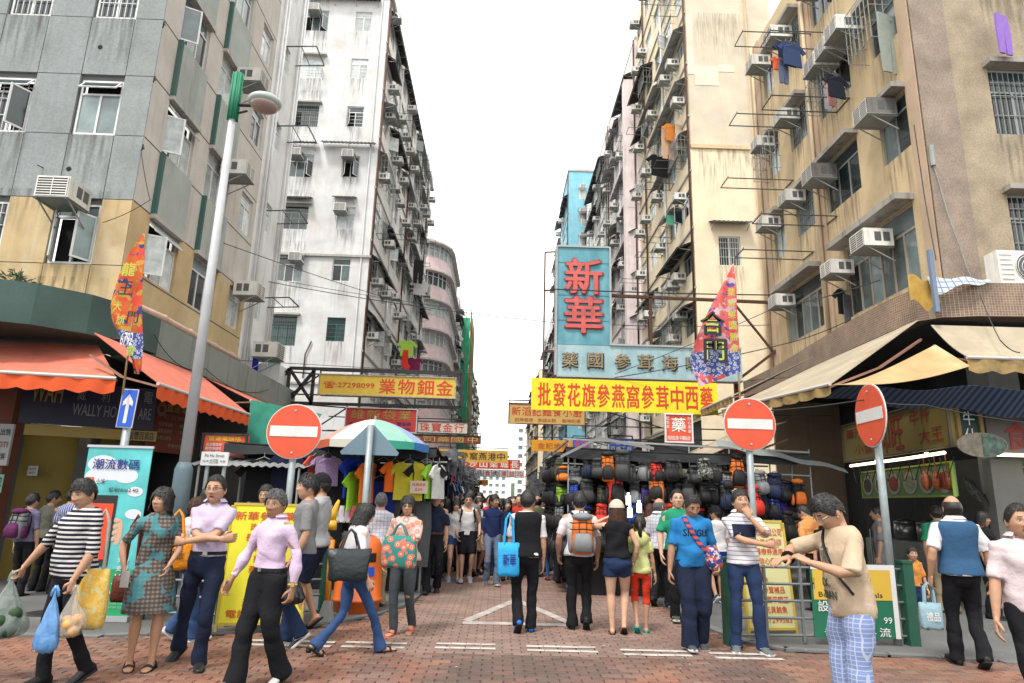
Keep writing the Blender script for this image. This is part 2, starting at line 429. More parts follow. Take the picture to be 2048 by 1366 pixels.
def hair_mesh(mb, M, style, female, seed):
    rs = random.Random(seed); rx, ry, rz = (.079, .099, .119) if female else (.082, .102, .124)
    if style in ('bald', 'balding'):
        th = .004; nu, nv = 30, 8
        def fn(u, v):
            a = R(62) + u * R(236); top = .062 if style == 'balding' else .035; z = top - v * (top + .062); w = z / rz
            k = math.sqrt(max(.05, 1 - w * w)); e = 1 + .05 * math.sin(PI * v) + .012 * rs.random()
            y = ry * k * math.cos(a) * e
            if w < 0: y *= 1 - .3 * (-w)
            return M @ Vector((rx * k * math.sin(a) * e * (1 - .1 * w * w), y, z))
        mb.sheet(fn, nu, nv, .006)
        if style == 'balding':
            mb.grid(lambda u, v: M @ Vector((rx * 1.0 * math.sin((u - .5) * 2.4) * math.cos(R(36 + 50 * v)), ry * 1.0 * math.cos((u - .5) * 2.4) * math.cos(R(36 + 50 * v)) * .0 - ry * (.15 - .1 * v) * math.cos((u - .5) * 2.4), rz * 1.0 * math.sin(R(36 + 50 * v)))), 8, 4)
        return
    nu, nv = 56, 16
    long = {'short': 0, 'messy': 0, 'bob': .055, 'long': .30, 'pony': 0, 'crew': 0}[style]; thk = {'short': .010, 'messy': .016, 'bob': .014, 'long': .012, 'pony': .006, 'crew': .005}[style]
    ph = rs.random() * 6
    def fn(u, v):
        a = -PI + 2 * PI * u; ca = math.cos(a); aa = abs(a)
        # hairline height (z) by azimuth
        zf = .066 if not female else .050
        if style == 'crew': zf = .078
        if style in ('bob', 'long'): zl = zf if aa < .62 else (zf - (aa - .62) / .5 * (zf + .03 + (long if aa > 1.0 else long * .6))) if aa < 1.12 else -.03 - long
        else: zl = zf if aa < .7 else zf - (aa - .7) / .65 * (zf + .008) if aa < 1.35 else (-.012 + .032 * math.exp(-((aa - 1.75) / .22) ** 2)) if aa < 2.0 else -.012 - min(1, (aa - 2.0) / .7) * .05
        if style in ('bob', 'long') and aa > 1.9: zl = -.062 - long
        z0 = rz * 1.0
        vv = v ** .8; ang = PI / 2 * (1 - vv)   # crown -> hairline
        zz = zl + (z0 - zl) * math.sin(ang) if zl > 0 else None
        if zl > 0: k = math.sqrt(max(0, 1 - (zz / z0) ** 2)) if v > 0 else 0
        else:
            s = vv * (PI / 2 + (-zl) / .1 * 1.0)
            if s <= PI / 2: zz = z0 * math.cos(s); k = math.sin(s)
            else: zz = -(s - PI / 2) * .1; w = min(1, -zz / rz); k = 1 - (.10 * w * w if style not in ('bob', 'long') else -.03 * w)
            if style not in ('bob', 'long'): k *= (1 - .12 * max(0, -zz / rz))
        st = math.sin(a * 22 + 3 * math.sin(v * 5 + ph)) * .5 + math.sin(a * 41 + ph + v * 4) * .5
        e = thk * (1 - .45 * v) + (.0035 if style != 'messy' else .008) * st * min(1, v * 3) * (1 if style != 'messy' else (1.2 - v)) + .0015
        if style in ('short', 'messy') and aa < 1: e += .006 * (1 - v) 
        x = (rx * k + e) * math.sin(a); y = (ry * k + e) * ca; zz = zz + e * (1 - v)
        if zz < 0 and ca < 0 and style not in ('bob', 'long'): y *= 1 - .32 * (-zz / rz)
        if ca > 0: y = y * .95
        if v < 1e-6: x = y = 0; zz = z0 + thk * .9
        if style in ('bob', 'long') and zz < 0: x *= 1 + .25 * min(1, -zz / .12) * .5; 
        return M @ Vector((x, y, zz))
    mb.grid(fn, nu, nv)
    if style == 'pony':
        pts = [M @ Vector(p) for p in ((0, -.085, .045), (0, -.135, .03), (0, -.15, -.05), (.008, -.14, -.14), (.01, -.125, -.21))]
        mb.tube(pts, [.015, .03, .034, .028, .006], 10)

def tufts(mb, M, style, female, seed, q):
    if style in ('bald', 'balding'): return
    rs = random.Random(seed + 5); V = [Vector(v) for v in mb.v[:57 * 17]]; nu, nv = 56, 16
    if len(V) < 57 * 17: return
    Mi = M.inverted(); sc = M.to_3x3().col[0].length; L0 = {'short': .020, 'messy': .034, 'bob': .04, 'long': .05, 'pony': .015, 'crew': .008}[style]
    for k in range(int((620 if q > .8 else 120))):
        u = rs.randrange(nu); v = min(nv - 1, int(rs.random() ** .8 * nv)); p = V[v * (nu + 1) + u]; q0 = V[min(nv, v + 1) * (nu + 1) + u]; d = q0 - p
        if d.length < 1e-5: continue
        d.normalize(); l = Mi @ p; nrm = (M.to_3x3() @ Vector((l.x, l.y, l.z * .6 if l.z > 0 else 0))).normalized(); s_ = d.cross(nrm).normalized()
        L = L0 * rs.uniform(.5, 1.3); w = .0042 * rs.uniform(.6, 1.4); a = rs.uniform(-.35, .35); d = (d + s_ * a).normalized(); b0 = p - nrm * .002
        m_ = b0 + d * L * .55 + nrm * (.0065 if style != 'messy' else .011) * rs.uniform(.4, 1.2); t = b0 + d * L + nrm * (.002 if style != 'messy' else .010) * rs.uniform(-.5, 1.2)
        mb.add([b0 - s_ * w, b0 + s_ * w, m_ + s_ * w * .9, t, m_ - s_ * w * .9, m_ + nrm * .0035], [(0, 1, 5), (1, 2, 5), (2, 3, 5), (3, 4, 5), (4, 0, 5)])

BODY = [(.78, .07, .065, .0), (.83, .13, .098, -.003), (.90, .158, .110, -.012), (.98, .148, .102, -.006), (1.06, .134, .094, .004), (1.14, .136, .098, .006), (1.22, .143, .104, .004), (1.30, .152, .109, .0), (1.36, .155, .099, -.008), (1.40, .146, .084, -.016), (1.43, .110, .068, -.018), (1.455, .078, .058, -.016), (1.475, .058, .052, -.014)]
INFO = {}
def person(label, x, y, yaw, H=1.70, fem=0, skin='b', hair='short', hcol=None, top=None, sleeve=.55, tfit=.014, hem=.90, bottom=None, btype='trousers', shoe='shoe', scol=(.02, .02, .022),
           hands=((.215, .04, .84), (-.215, .04, .84)), elbow=((.5, -1, -.1), (-.5, -1, -.1)), hd=None, curl=(.5, .5), feet=((.095, 0, 0, 0, 0), (-.095, 0, 0, 0, 0)), head=(0, 0, 0), lean=0, w=1.0, belly=0.0, twist=0,
           glasses=None, collar=None, belt=None, vest=None, apron=None, q=1.0, tank=0, child=0, group='people in the street market', mouth=0, name='person', under=None, z=0.0, tuck=0):
    sc = H / 1.70; seed = sum(map(ord, label)) % 9973
    M0 = Matrix.Translation((x, y, z)) @ Matrix.Rotation(R(yaw), 4, 'Z') @ Matrix.Scale(sc, 4)
    root = thing(name, label, 'person', M=M0, group=group)
    vx = .0135 if q > .8 else .02; sm = 4 if q > .8 else 3; n1 = 16
    S = SK[skin]; hm = hcol or HB
    # feet, hips
    hw = .084 * (1.04 if fem else 1); ank = []; shoes = []
    for i, (fx, fy, lift, pitch, fyaw) in enumerate(feet):
        Rz = Matrix.Rotation(R(fyaw), 4, 'Z'); pv = Vector((0, .115, 0)) if pitch > 0 else Vector((0, -.06, 0))
        Mf = Matrix.Translation((fx, fy, lift)) @ Rz @ Matrix.Translation(pv) @ Matrix.Rotation(-R(pitch), 4, 'X') @ Matrix.Translation(-pv)
        shoes.append(Mf); ank.append(Mf @ Vector((0, -.01, .085)))
    hipz = .925
    if tuck: hem = .97
    for i, a in enumerate(ank):
        hx = hw if i == 0 else -hw; hipz = min(hipz, a.z + math.sqrt(max(.05, .845 ** 2 - (a.x - hx) ** 2 - a.y ** 2)))
    dz = hipz - .925; hips = [Vector((hw, 0, hipz)), Vector((-hw, 0, hipz))]
    knees = [ik(hips[i], ank[i], .43, .418, (.12 if i == 0 else -.12, 1, 0))[0] for i in (0, 1)]
    ank = [ik(hips[i], ank[i], .43, .418, (0, 1, 0))[1] for i in (0, 1)]
    piv = Vector((0, 0, .95 + dz))
    def UB(p, full=True):
        p = Vector(p); p.z += dz; t = min(1, max(0, (p.z - piv.z) / .28)); t = t * t * (3 - 2 * t)
        p = Matrix.Rotation(R(twist) * t, 3, 'Z') @ p
        return piv + Matrix.Rotation(-R(lean) * t, 3, 'X') @ (p - piv)
    fsh = .93 if fem else 1.0
    def rings(z0, z1, e, n=22, flare=0.0, pw=.86):
        out = []; zs = sorted(set([z0, z1] + [b[0] for b in BODY if z0 < b[0] < z1]))
        for zz in zs:
            for k in range(len(BODY) - 1):
                if BODY[k][0] <= zz <= BODY[k + 1][0]:
                    t = (zz - BODY[k][0]) / (BODY[k + 1][0] - BODY[k][0]); hx, hy, yo = [BODY[k][m] * (1 - t) + BODY[k + 1][m] * t for m in (1, 2, 3)]; break
            hx *= w; hy *= (1 + (w - 1) * 1.2)
            if fem:
                if zz > 1.2: hx *= fsh
                elif 1.0 < zz < 1.2: hx *= .93
                elif zz < .95: hx *= 1.05
            ee = e + flare * max(0, (1.25 - zz) / .35); pts = []
            for i in range(n):
                a = 2 * PI * i / n; c_, s_ = math.cos(a), math.sin(a)
                px = math.copysign(abs(c_) ** pw, c_) * (hx + ee); py = math.copysign(abs(s_) ** pw, s_) * (hy + ee) + yo
                if s_ > 0:
                    py += belly * math.exp(-((zz - 1.06) / .11) ** 2) * s_
                    if fem: py += .028 * math.exp(-((zz - 1.27) / .055) ** 2) * s_ * (1 - .3 * abs(c_))
                pts.append(UB((px, py, zz)))
            out.append(pts)
        return out
    shl = [UB((sx * .160 * w * fsh, -.012, 1.368)) for sx in (1, -1)]
    la, lf = (.285, .25); els = []; wr = []
    for i in (0, 1):
        hp = Vector(hands[i]); hp.z += dz
        e_, w_ = ik(shl[i], hp, la, lf, elbow[i]); els.append(e_); wr.append(w_)
    aw = (1 + (w - 1) * .8) * (.88 if fem else 1)
    # skin body: one continuous mesh
    mb = MB(); mb.loft(rings(.85, 1.47, -.013, pw=.92))
    nk0 = UB((0, -.018, 1.40)); nk1 = UB((0, -.002, 1.505))
    for i in (0, 1):
        mb.tube([hips[i] + Vector((0, 0, .02)), hips[i].lerp(knees[i], .35), knees[i].lerp(hips[i], .12), knees[i], knees[i].lerp(ank[i], .3), knees[i].lerp(ank[i], .75), ank[i], ank[i] - Vector((0, 0, .03))], [r_ * w * (.84 if btype in ('trousers', 'slim', 'flare', 'loose') else 1) for r_ in (.088, .082, .058, .053, .057, .036, .034, .036)], 14)
        s0 = shl[i]; mb.tube([s0.lerp(nk0, .25), s0, s0.lerp(els[i], .35), els[i].lerp(s0, .08), els[i].lerp(wr[i], .25), els[i].lerp(wr[i], .75), wr[i], wr[i] + (wr[i] - els[i]).normalized() * .02], [r_ * aw for r_ in (.045, .053, .047, .039, .042, .031, .026, .024)], 12)
    nr = .050 if fem else .058
    mb.tube([nk0 - Vector((0, 0, .03)), nk0, nk1, nk1 + (nk1 - nk0) * .4], [nr * 1.25, nr * 1.1, nr, nr], 14)
    V, Fc = remesh(mb, vx, sm)
    body = MB(); body.v = [tuple(v) for v in V]; body.f = list(Fc); body.m = [0] * len(Fc)
    hy_, hp_, hr_ = head
    hc = 1.06 if not child else 1.16
    tilt = Matrix.Rotation(-R(lean) * .55, 4, 'X')
    HM = Matrix.Translation(nk1 + Vector((0, 0, -.005))) @ tilt @ Matrix.Rotation(R(hy_), 4, 'Z') @ Matrix.Rotation(R(hp_), 4, 'X') @ Matrix.Rotation(R(hr_), 4, 'Y') @ Matrix.Translation((0, .018, .064)) @ Matrix.Scale(1.02 * hc, 4)
    head_mesh(body, HM, fem, q, 0, LIP, mouth=mouth)
    for i in (0, 1):
        d = (wr[i] - els[i]).normalized(); sgn = 1 if i == 0 else -1
        if hd and hd[i]: dd, nn, th = hd[i]
        else: dd, nn, th = d, (-sgn, .15, 0), (0, 1, .2)
        if q > .8: hand(body, wr[i] + d * .012, dd, nn, th, curl[i], (.92 if fem else 1.03) * (1.1 if child else 1))
        else:
            dd = Vector(dd).normalized(); body.tube([wr[i], wr[i] + dd * .05, wr[i] + dd * .1, wr[i] + dd * .14], [.024, .036, .032, .016], 6)
    if shoe in ('sandal', 'flipflop', 'heel'):
        for Mf in shoes:
            body.loft([[Mf @ Vector((sx * c_, yy, .018 + zz * (1 + s_) / 2 + lft)) for c_, s_ in [(math.cos(2 * PI * i / 10), math.sin(2 * PI * i / 10)) for i in range(10)] for sx in [hw_]] for yy, hw_, zz, lft in ((-.065, .022, .05, 0), (-.045, .032, .07, 0), (0, .033, .075, 0), (.06, .038, .05, 0), (.12, .044, .03, 0), (.165, .036, .022, 0), (.185, .018, .016, 0))])
    body.build('body', [S, LIP, hm if hair != 'bald' else HG, EYEW, IRIS], root, True, True)
    # hair
    if hair != 'none':
        hb = MB(); hair_mesh(hb, HM, hair, fem, seed); tufts(hb, HM, hair, fem, seed, q); hb.build('hair', hm, root, True, True)
    def cloth(nm, mbx, m, amp, fz, vox=None):
        V, Fc = remesh(mbx, vox or vx, sm)
        V = smooth_disp(np.array(V, float), Fc, amp, fz, seed + len(nm)); o = MB(); o.v = V.tolist(); o.f = Fc; o.m = [0] * len(Fc)
        return o.build(nm, m, root, True, True)
    def sleeves(c, frac, e, i):
        s0, e0, w0 = shl[i], els[i], wr[i]; tot = frac; pts = [s0.lerp(nk0, .45) - Vector((0, 0, .01)), s0]; rr = [.034, .049]
        if frac <= .55: pts += [s0.lerp(e0, frac * .9), s0.lerp(e0, frac * 1.7)]; rr += [.050, .052]
        else:
            f2 = (frac - .55) / .45; pts += [s0.lerp(e0, .5), e0.lerp(s0, .05), e0.lerp(w0, .4 * f2), e0.lerp(w0, .97 * f2)]; rr += [.049, .043, .041, .034 + .006 * (1 - f2)]
        c.tube(pts, [r_ * aw + e for r_ in rr], 14)
    topo = None
    if top:
        c = MB()
        if tank: c.loft(rings(hem, 1.34, tfit, flare=.006)); 
        else: c.loft(rings(hem, 1.45, tfit * (.75 if tuck else 1), flare=0 if tuck else .012))
        if tank:
            for sx in (1, -1):
                a = UB((sx * .10 * w, .09, 1.31)); b_ = UB((sx * .105 * w, -.01, 1.435)); d_ = UB((sx * .09 * w, -.105, 1.31)); c.tube([a, a.lerp(b_, .6) + Vector((0, .015, .012)), b_, b_.lerp(d_, .4) + Vector((0, -.015, .012)), d_], [(.03, .022)] * 5, 8)
        elif sleeve > 0:
            for i in (0, 1): sleeves(c, sleeve, tfit * .55, i)
        topo = cloth('shirt' if btype != 'dress' else 'dress_top', c, top, .011 if not tank else .007, 21)
    if vest:
        c = MB(); c.loft(rings(.90, 1.44, tfit + .016, flare=.004)); cloth('vest', c, vest, .003, 15)
    if collar:
        c = MB(); RR = .064 if not fem else .058
        cf = (UB((0, -.016, 1.44)), UB((0, -.016, 1.49)))
        def fn(u, v):
            a = R(40) + u * R(280) + PI / 2 - R(0); ccen = cf[0].lerp(cf[1], min(1, v * 2) if v < .5 else 1 - (v - .5) * 1.3)
            r_ = RR + (.006 if v < .5 else .006 + (v - .5) * .06); return ccen + Vector((math.cos(a) * r_ * 1.08, math.sin(a) * r_, 0))
        c.sheet(fn, 22, 6, .003); c.build('collar', collar, root, True, True)
    # bottoms
    if bottom:
        c = MB(); e = .012
        if btype in ('skirt', 'dress'):
            zh = .52; rr = []
            for k in range(8):
                t = k / 7; zz = 1.02 - t * (1.02 - zh); cx = (knees[0].x + knees[1].x) / 2 * t; cy = (knees[0].y + knees[1].y) / 2 * t
                rx_ = (.14 + .055 * min(1, t * 2.5) + .05 * t) * w; ry_ = (.108 + .03 * min(1, t * 2.5) + .07 * t) * w
                rr.append([Vector((cx + math.cos(2 * PI * i / 28) * rx_ * (1 + .05 * t * math.sin(i * 2.1)), cy + math.sin(2 * PI * i / 28) * ry_ * (1 + .06 * t * math.sin(i * 1.7)), zz + dz)) for i in range(28)])
            c.loft(rr); cloth('skirt', c, bottom, .005, 9)
        else:
            c.loft(rings(.785, 1.0 if tuck or hem > .95 else .985, .012 if tuck or hem > .95 else .002, pw=.9))
            loose = {'trousers': .012, 'slim': .004, 'shorts': .022, 'hotpants': .014, 'capri': .008, 'flare': .004, 'loose': .03}[btype]
            for i in (0, 1):
                h, k, a = hips[i], knees[i], ank[i]; hp2 = h + Vector((0, 0, .03))
                if btype in ('shorts',): pts = [hp2, h.lerp(k, .4), h.lerp(k, .95)]; rr = [.092, .088, .074]
                elif btype == 'hotpants': pts = [hp2, h.lerp(k, .25), h.lerp(k, .45)]; rr = [.092, .088, .086]
                elif btype == 'capri': pts = [hp2, h.lerp(k, .4), k, k.lerp(a, .22)]; rr = [.092, .082, .062, .062]
                else:
                    fl = .03 if btype == 'flare' else .018 if btype == 'trousers' else .024 if btype == 'loose' else .004
                    dn = (a - k).normalized()
                    pts = [hp2, h.lerp(k, .4), k.lerp(h, .1), k.lerp(a, .15), k.lerp(a, .6), a + dn * .015, a + dn * .045]; rr = [.084, .078, .060, .056, .047 + fl * .4, .046 + fl, .047 + fl]
                c.tube(pts, [r_ * w * .93 + loose for r_ in rr], 16)
            cloth({'shorts': 'shorts', 'hotpants': 'shorts', 'capri': 'leggings'}.get(btype, 'trousers'), c, bottom, .010 if btype != 'slim' else .006, 17)
    if belt:
        c = MB(); rg = rings(.985, 1.015, tfit * .35 + .014); c.loft(rg, False); inn = rings(.985, 1.015, .0); c.build('belt', belt, root, True, True)
        c = MB(); c.box(UB((0, .118 + belly * .6, 1.0)), (.04, .01, .032)); c.build('buckle', METAL, root, False, True)
    if apron:
        c = MB(); c.sheet(lambda u, v: UB(((u - .5) * .34, .15 + .01 * math.sin(u * 9), 1.3 - v * .75)), 10, 10, .004); c.build('apron', apron, root, True, True)
    # shoes
    sm_ = cl('shoe_%02x%02x%02x' % tuple(int(min(1, k) * 255) for k in scol), scol, .45 if shoe == 'shoe' else .75, bump=.1)
    for Mf in shoes:
        c = MB()
        prof = ((-.085, .020, .055), (-.07, .034, .075), (-.03, .037, .082), (.03, .038, .075), (.08, .044, .055), (.13, .047, .042), (.175, .040, .034), (.20, .020, .022))
        if shoe in ('shoe', 'sneaker', 'boot'):
            c.mat(0); c.loft([[Mf @ Vector((math.cos(2 * PI * i / 12) * hw_, yy, .012 + (zz if shoe != 'boot' else zz * 1.3) * (.5 + .5 * math.sin(2 * PI * i / 12)))) for i in range(12)] for yy, hw_, zz in prof])
            c.mat(1); th = .020 if shoe != 'sneaker' else .030
            c.loft([[Mf @ Vector((math.cos(2 * PI * i / 12) * (hw_ + .003), yy, th / 2 + (th / 2) * max(-1, min(1, 2 * math.sin(2 * PI * i / 12))))) for i in range(12)] for yy, hw_, zz in prof])
            if shoe == 'sneaker':
                for k in range(4): c.bar(Mf @ Vector((-.018, .03 + k * .02, .085 - k * .010)), Mf @ Vector((.018, .03 + k * .02, .085 - k * .010)), .006)
                for sx in (-1, 1): c.bar(Mf @ Vector((sx * .041, -.02, .035)), Mf @ Vector((sx * .041, .06, .062)), .012, .003)
            c.build('shoe', [sm_, WSOLE if shoe == 'sneaker' else DKSOLE], root, True, True)
        else:
            c.loft([[Mf @ Vector((math.cos(2 * PI * i / 12) * hw_, yy, .010 + .010 * max(-1, min(1, 2 * math.sin(2 * PI * i / 12))))) for i in range(12)] for yy, hw_, zz in prof])
            if shoe == 'heel': c.box(Mf @ Vector((0, -.05, -.01)), (.045, .045, .04))
            for yy, zz in (((.10, .052), (-.02, .075)) if shoe != 'flipflop' else ((.09, .045),)):
                c.tube([Mf @ Vector((math.cos(t) * .046, yy + (.03 if shoe == 'flipflop' else 0) * math.sin(t), .015 + zz * math.sin(t))) for t in [PI * k / 8 for k in range(9)]], [(.006, .014)] * 9, 6)
            c.build('sandal', sm_, root, True, True)
    if glasses:
        c = MB(); gy = .092
        for sx in (-1, 1):
            if glasses == 'sun': c.tube([HM @ Vector((sx * .031 + math.cos(t) * .021, gy - .004 * abs(math.cos(t)), .010 + math.sin(t) * .014)) for t in (0, 1.05, 2.1, 3.14, 4.2, 5.25)], .002, 4); c.loft([[HM @ Vector((sx * .032 + math.cos(2 * PI * i / 10) * .022, gy + o, .009 + math.sin(2 * PI * i / 10) * .014)) for i in range(10)] for o in (-.002, .002)])
            else: c.tube([HM @ Vector((sx * .031 + math.cos(2 * PI * t / 10) * .020, gy, .009 + math.sin(2 * PI * t / 10) * .0135)) for t in range(11)], .0016, 4)
            c.tube([HM @ Vector((sx * .052, gy - .004, .014)), HM @ Vector((sx * .076, .03, .014)), HM @ Vector((sx * .082, -.01, .008))], .0018, 4)
        c.bar(HM @ Vector((-.011, gy + .002, .012)), HM @ Vector((.011, gy + .002, .012)), .003)
        c.build('glasses', GLS if glasses in ('sun', 'black') else METAL, root, False, True)
    INFO[root.name] = dict(M=M0, wr=[M0 @ a for a in wr], hd=[M0 @ (wr[i] + (wr[i] - els[i]).normalized() * .09) for i in (0, 1)], sh=[M0 @ a for a in shl], UB=lambda p: M0 @ UB(p), HM=M0 @ HM, top=topo, root=root, ank=[M0 @ a for a in ank], sc=sc, yaw=R(yaw), hip=[M0 @ a for a in hips])
    return root
def walk(s, back=40, x=.085):   # stride: right foot forward if s>0
    a = abs(s); f = (0, a, 0, -8, 0); b = (0, -a, 0, back, 0)
    r, l = (f, b) if s > 0 else (b, f)
    return ((x, r[1], r[2], r[3], -5), (-x, l[1], l[2], l[3], 5))
# ------------------------------------------------------------ setting: ground
def attr_mat(name, rough=.8, bump=.3, bs=60):
    m = bpy.data.materials.new(name); m.use_nodes = True; t = m.node_tree; L = t.links.new; b = t.nodes['Principled BSDF']
    a = t.nodes.new('ShaderNodeAttribute'); a.attribute_name = 'tone'; tc = t.nodes.new('ShaderNodeTexCoord')
    geo = t.nodes.new('ShaderNodeNewGeometry')
    n = t.nodes.new('ShaderNodeTexNoise'); n.inputs['Scale'].default_value = 1.3; n.inputs['Detail'].default_value = 6; n.inputs['Roughness'].default_value = .65; L(geo.outputs['Position'], n.inputs['Vector'])
    n2 = t.nodes.new('ShaderNodeTexNoise'); n2.inputs['Scale'].default_value = 90; L(geo.outputs['Position'], n2.inputs['Vector'])
    r = t.nodes.new('ShaderNodeMapRange'); L(n.outputs[0], r.inputs[0]); [setattr(r.inputs[i + 1], 'default_value', v) for i, v in enumerate((.3, .7, .72, 1.12))]
    r2 = t.nodes.new('ShaderNodeMapRange'); L(n2.outputs[0], r2.inputs[0]); [setattr(r2.inputs[i + 1], 'default_value', v) for i, v in enumerate((.3, .7, .75, 1.2))]
    mu = t.nodes.new('ShaderNodeMath'); mu.operation = 'MULTIPLY'; L(r.outputs[0], mu.inputs[0]); L(r2.outputs[0], mu.inputs[1])
    h = t.nodes.new('ShaderNodeHueSaturation'); L(mu.outputs[0], h.inputs['Value']); L(a.outputs['Color'], h.inputs['Color']); L(h.outputs[0], b.inputs['Base Color'])
    b.inputs['Roughness'].default_value = rough; b.inputs['Specular IOR Level'].default_value = .3
    q = t.nodes.new('ShaderNodeBump'); q.inputs['Strength'].default_value = bump; q.inputs['Distance'].default_value = .004; L(n2.outputs[0], q.inputs['Height']); L(q.outputs[0], b.inputs['Normal'])
    return m
def struct(o): o['kind'] = 'structure'; return o
asph = mat('asphalt', (.085, .085, .085), .85, var=.2, vs=1.2, grain=.35, gs=120, dirt=.5, bump=.4, bs=150)
side_m = mat('sidewalk_cement', (.13, .13, .13), .85, var=.22, vs=.9, grain=.25, gs=90, dirt=.6, dcol=(.04, .04, .04), bump=.3, bs=120)
mb = MB(); mb.quad((-160, -20, -.012), (160, -20, -.012), (160, 700, -.012), (-160, 700, -.012)); struct(mb.build('ground', asph))
BM = attr_mat('paver_clay', .72)
TONES = [(.30, .115, .065), (.235, .095, .06), (.18, .085, .062), (.145, .082, .066), (.32, .15, .095), (.22, .125, .095), (.115, .075, .064), (.26, .14, .10)]
def brick_box(mb, cols, x, y, z, lx, ly, h, tone, tilt=0):
    b = len(mb.v); c = .006; X, Y = lx / 2, ly / 2
    for (a, zz) in (((X, Y), z - h), ((X, Y), z - c), ((X - c, Y - c), z)):
        for sx, sy in ((-1, -1), (1, -1), (1, 1), (-1, 1)): mb.v.append((x + sx * a[0], y + sy * a[1], zz + tilt * sx))
    fs = [(0, 1, 5, 4), (1, 2, 6, 5), (2, 3, 7, 6), (3, 0, 4, 7), (4, 5, 9, 8), (5, 6, 10, 9), (6, 7, 11, 10), (7, 4, 8, 11), (8, 9, 10, 11)]
    for f in fs: mb.f.append(tuple(i + b for i in f)); mb.m.append(0)
    cols.extend([tone] * 12)
def with_tone(me, cols):
    a = me.color_attributes.new('tone', 'FLOAT_COLOR', 'POINT'); a.data.foreach_set('color', np.array([(*c, 1) for c in cols], np.float32).ravel())
# kerb plan lines (x as a function of y) bounding the clay paving
def left_edge(y):
    if y < 7.75: return -99
    return np.interp(y, [7.75, 8.0, 8.6, 9.6, 10.6, 13, 60], [-4.6, -3.2, -2.2, -1.55, -1.25, -1.15, -1.15])
def right_edge(y):
    if y < 7.55: return 99
    return np.interp(y, [7.55, 7.8, 8.3, 9.2, 11.2, 13.75, 18, 60], [6.2, 3.4, 2.95, 2.75, 2.68, 2.62, 1.8, 1.7])
base = mat('mortar', (.075, .06, .052), .9, grain=.3, gs=80)
pv = MB()
for k in range(200):
    y0 = 2.0 + k * .3
    if y0 > 60: break
    x0, x1 = max(-9, left_edge(y0 + .15)), min(9, right_edge(y0 + .15)); pv.quad((x0, y0, 0), (x1, y0, 0), (x1, y0 + .3, 0), (x0, y0 + .3, 0))
paving = struct(pv.build('brick_paving', base))
rs = random.Random(3); cand = []; LX, LY = .2, .1
rows = int((34 - 4.5) / LY)
for r_ in range(rows):
    y = 4.5 + (r_ + .5) * LY; off = .5 * LX * (r_ % 2)
    x0, x1 = max(-7.5, left_edge(y)), min(7.5, right_edge(y)); n = int((x1 - x0) / LX) + 2
    xs = math.floor(x0 / LX) * LX + off
    for i in range(n):
        x = xs + i * LX
        if x - .1 < x0 or x + .1 > x1: continue
        # laying pattern of darker patches
        q = noise.noise(Vector((x * .9, y * .5, 3.1))) + .5 * noise.noise(Vector((x * 2.2, y * 1.5, 9))) + rs.uniform(-.25, .25)
        cen = abs(x - .6) < 1.9 and y > 7.4
        tn = TONES[0 if q > .28 else 4 if q > .16 else 1 if q > 0 else 7 if q > -.08 else 5 if q > -.2 else 2 if q > -.34 else 3 if q > -.5 else 6]
        if cen: tn = tuple(.38 * a + .62 * b for a, b in zip(tn, (.31, .22, .19)))
        tn = tuple(.66 * a + .34 * b for a, b in zip(tn, (.20, .145, .12))); k = rs.uniform(.70, .90) * (1.05 if cen else .95); tn = tuple(c * k for c in tn)
        cand.append((x, y, tn, rs.uniform(-.0015, .0015), rs.uniform(-.0012, .0012)))
def inview(x, y):
    p = Vector((x, y, -EYE)); d = _m.inverted() @ Vector((x, y, 0)); 
    if d.z >= 0: return False
    px = 1024 + F * d.x / -d.z; py = 683 - F * d.y / -d.z; return -20 < px < 2068 and py < 1385
vis = [c for c in cand if inview(c[0], c[1])]
near = sorted(vis, key=lambda c: c[1] ** 2 + c[0] ** 2)[:300]; ns = set(id(c) for c in near)
# single pavers share twelve meshes
pm = []
for k in range(12):
    t_ = near[int(k * 299 / 11)][2] if k < 6 else TONES[(k * 3) % 8]
    b_ = MB(); cs = []; brick_box(b_, cs, 0, 0, 0, LX - .011, LY - .010, .02, t_); me = b_.mesh('brick', [BM]); with_tone(me, cs); pm.append((t_, me))
for c in near:
    me = min(pm, key=lambda q: sum((a - b) ** 2 for a, b in zip(q[0], c[2])))[1]
    link('brick', me, paving, Matrix.Translation((c[0], c[1], .012 + c[3])))
b_ = MB(); cs = []
for c in vis:
    if id(c) in ns: continue
    brick_box(b_, cs, c[0], c[1], .012 + c[3], LX - .011, LY - .010, .02, c[2], c[4])
o = b_.build('brick_field', BM, paving, local=True); with_tone(o.data, cs); o['kind'] = 'stuff'
# far paving beyond the single pavers
far = mat('far_paving', (.16, .11, .09), .8, var=.25, vs=3, grain=.3, gs=20)
b_ = MB(); b_.quad((-1.15, 34, .012), (1.7, 34, .012), (1.7, 60, .012), (-1.15, 60, .012)); b_.quad((-5, 60, .012), (5, 60, .012), (5, 300, .012), (-5, 300, .012)); struct(b_.build('far_street', far))
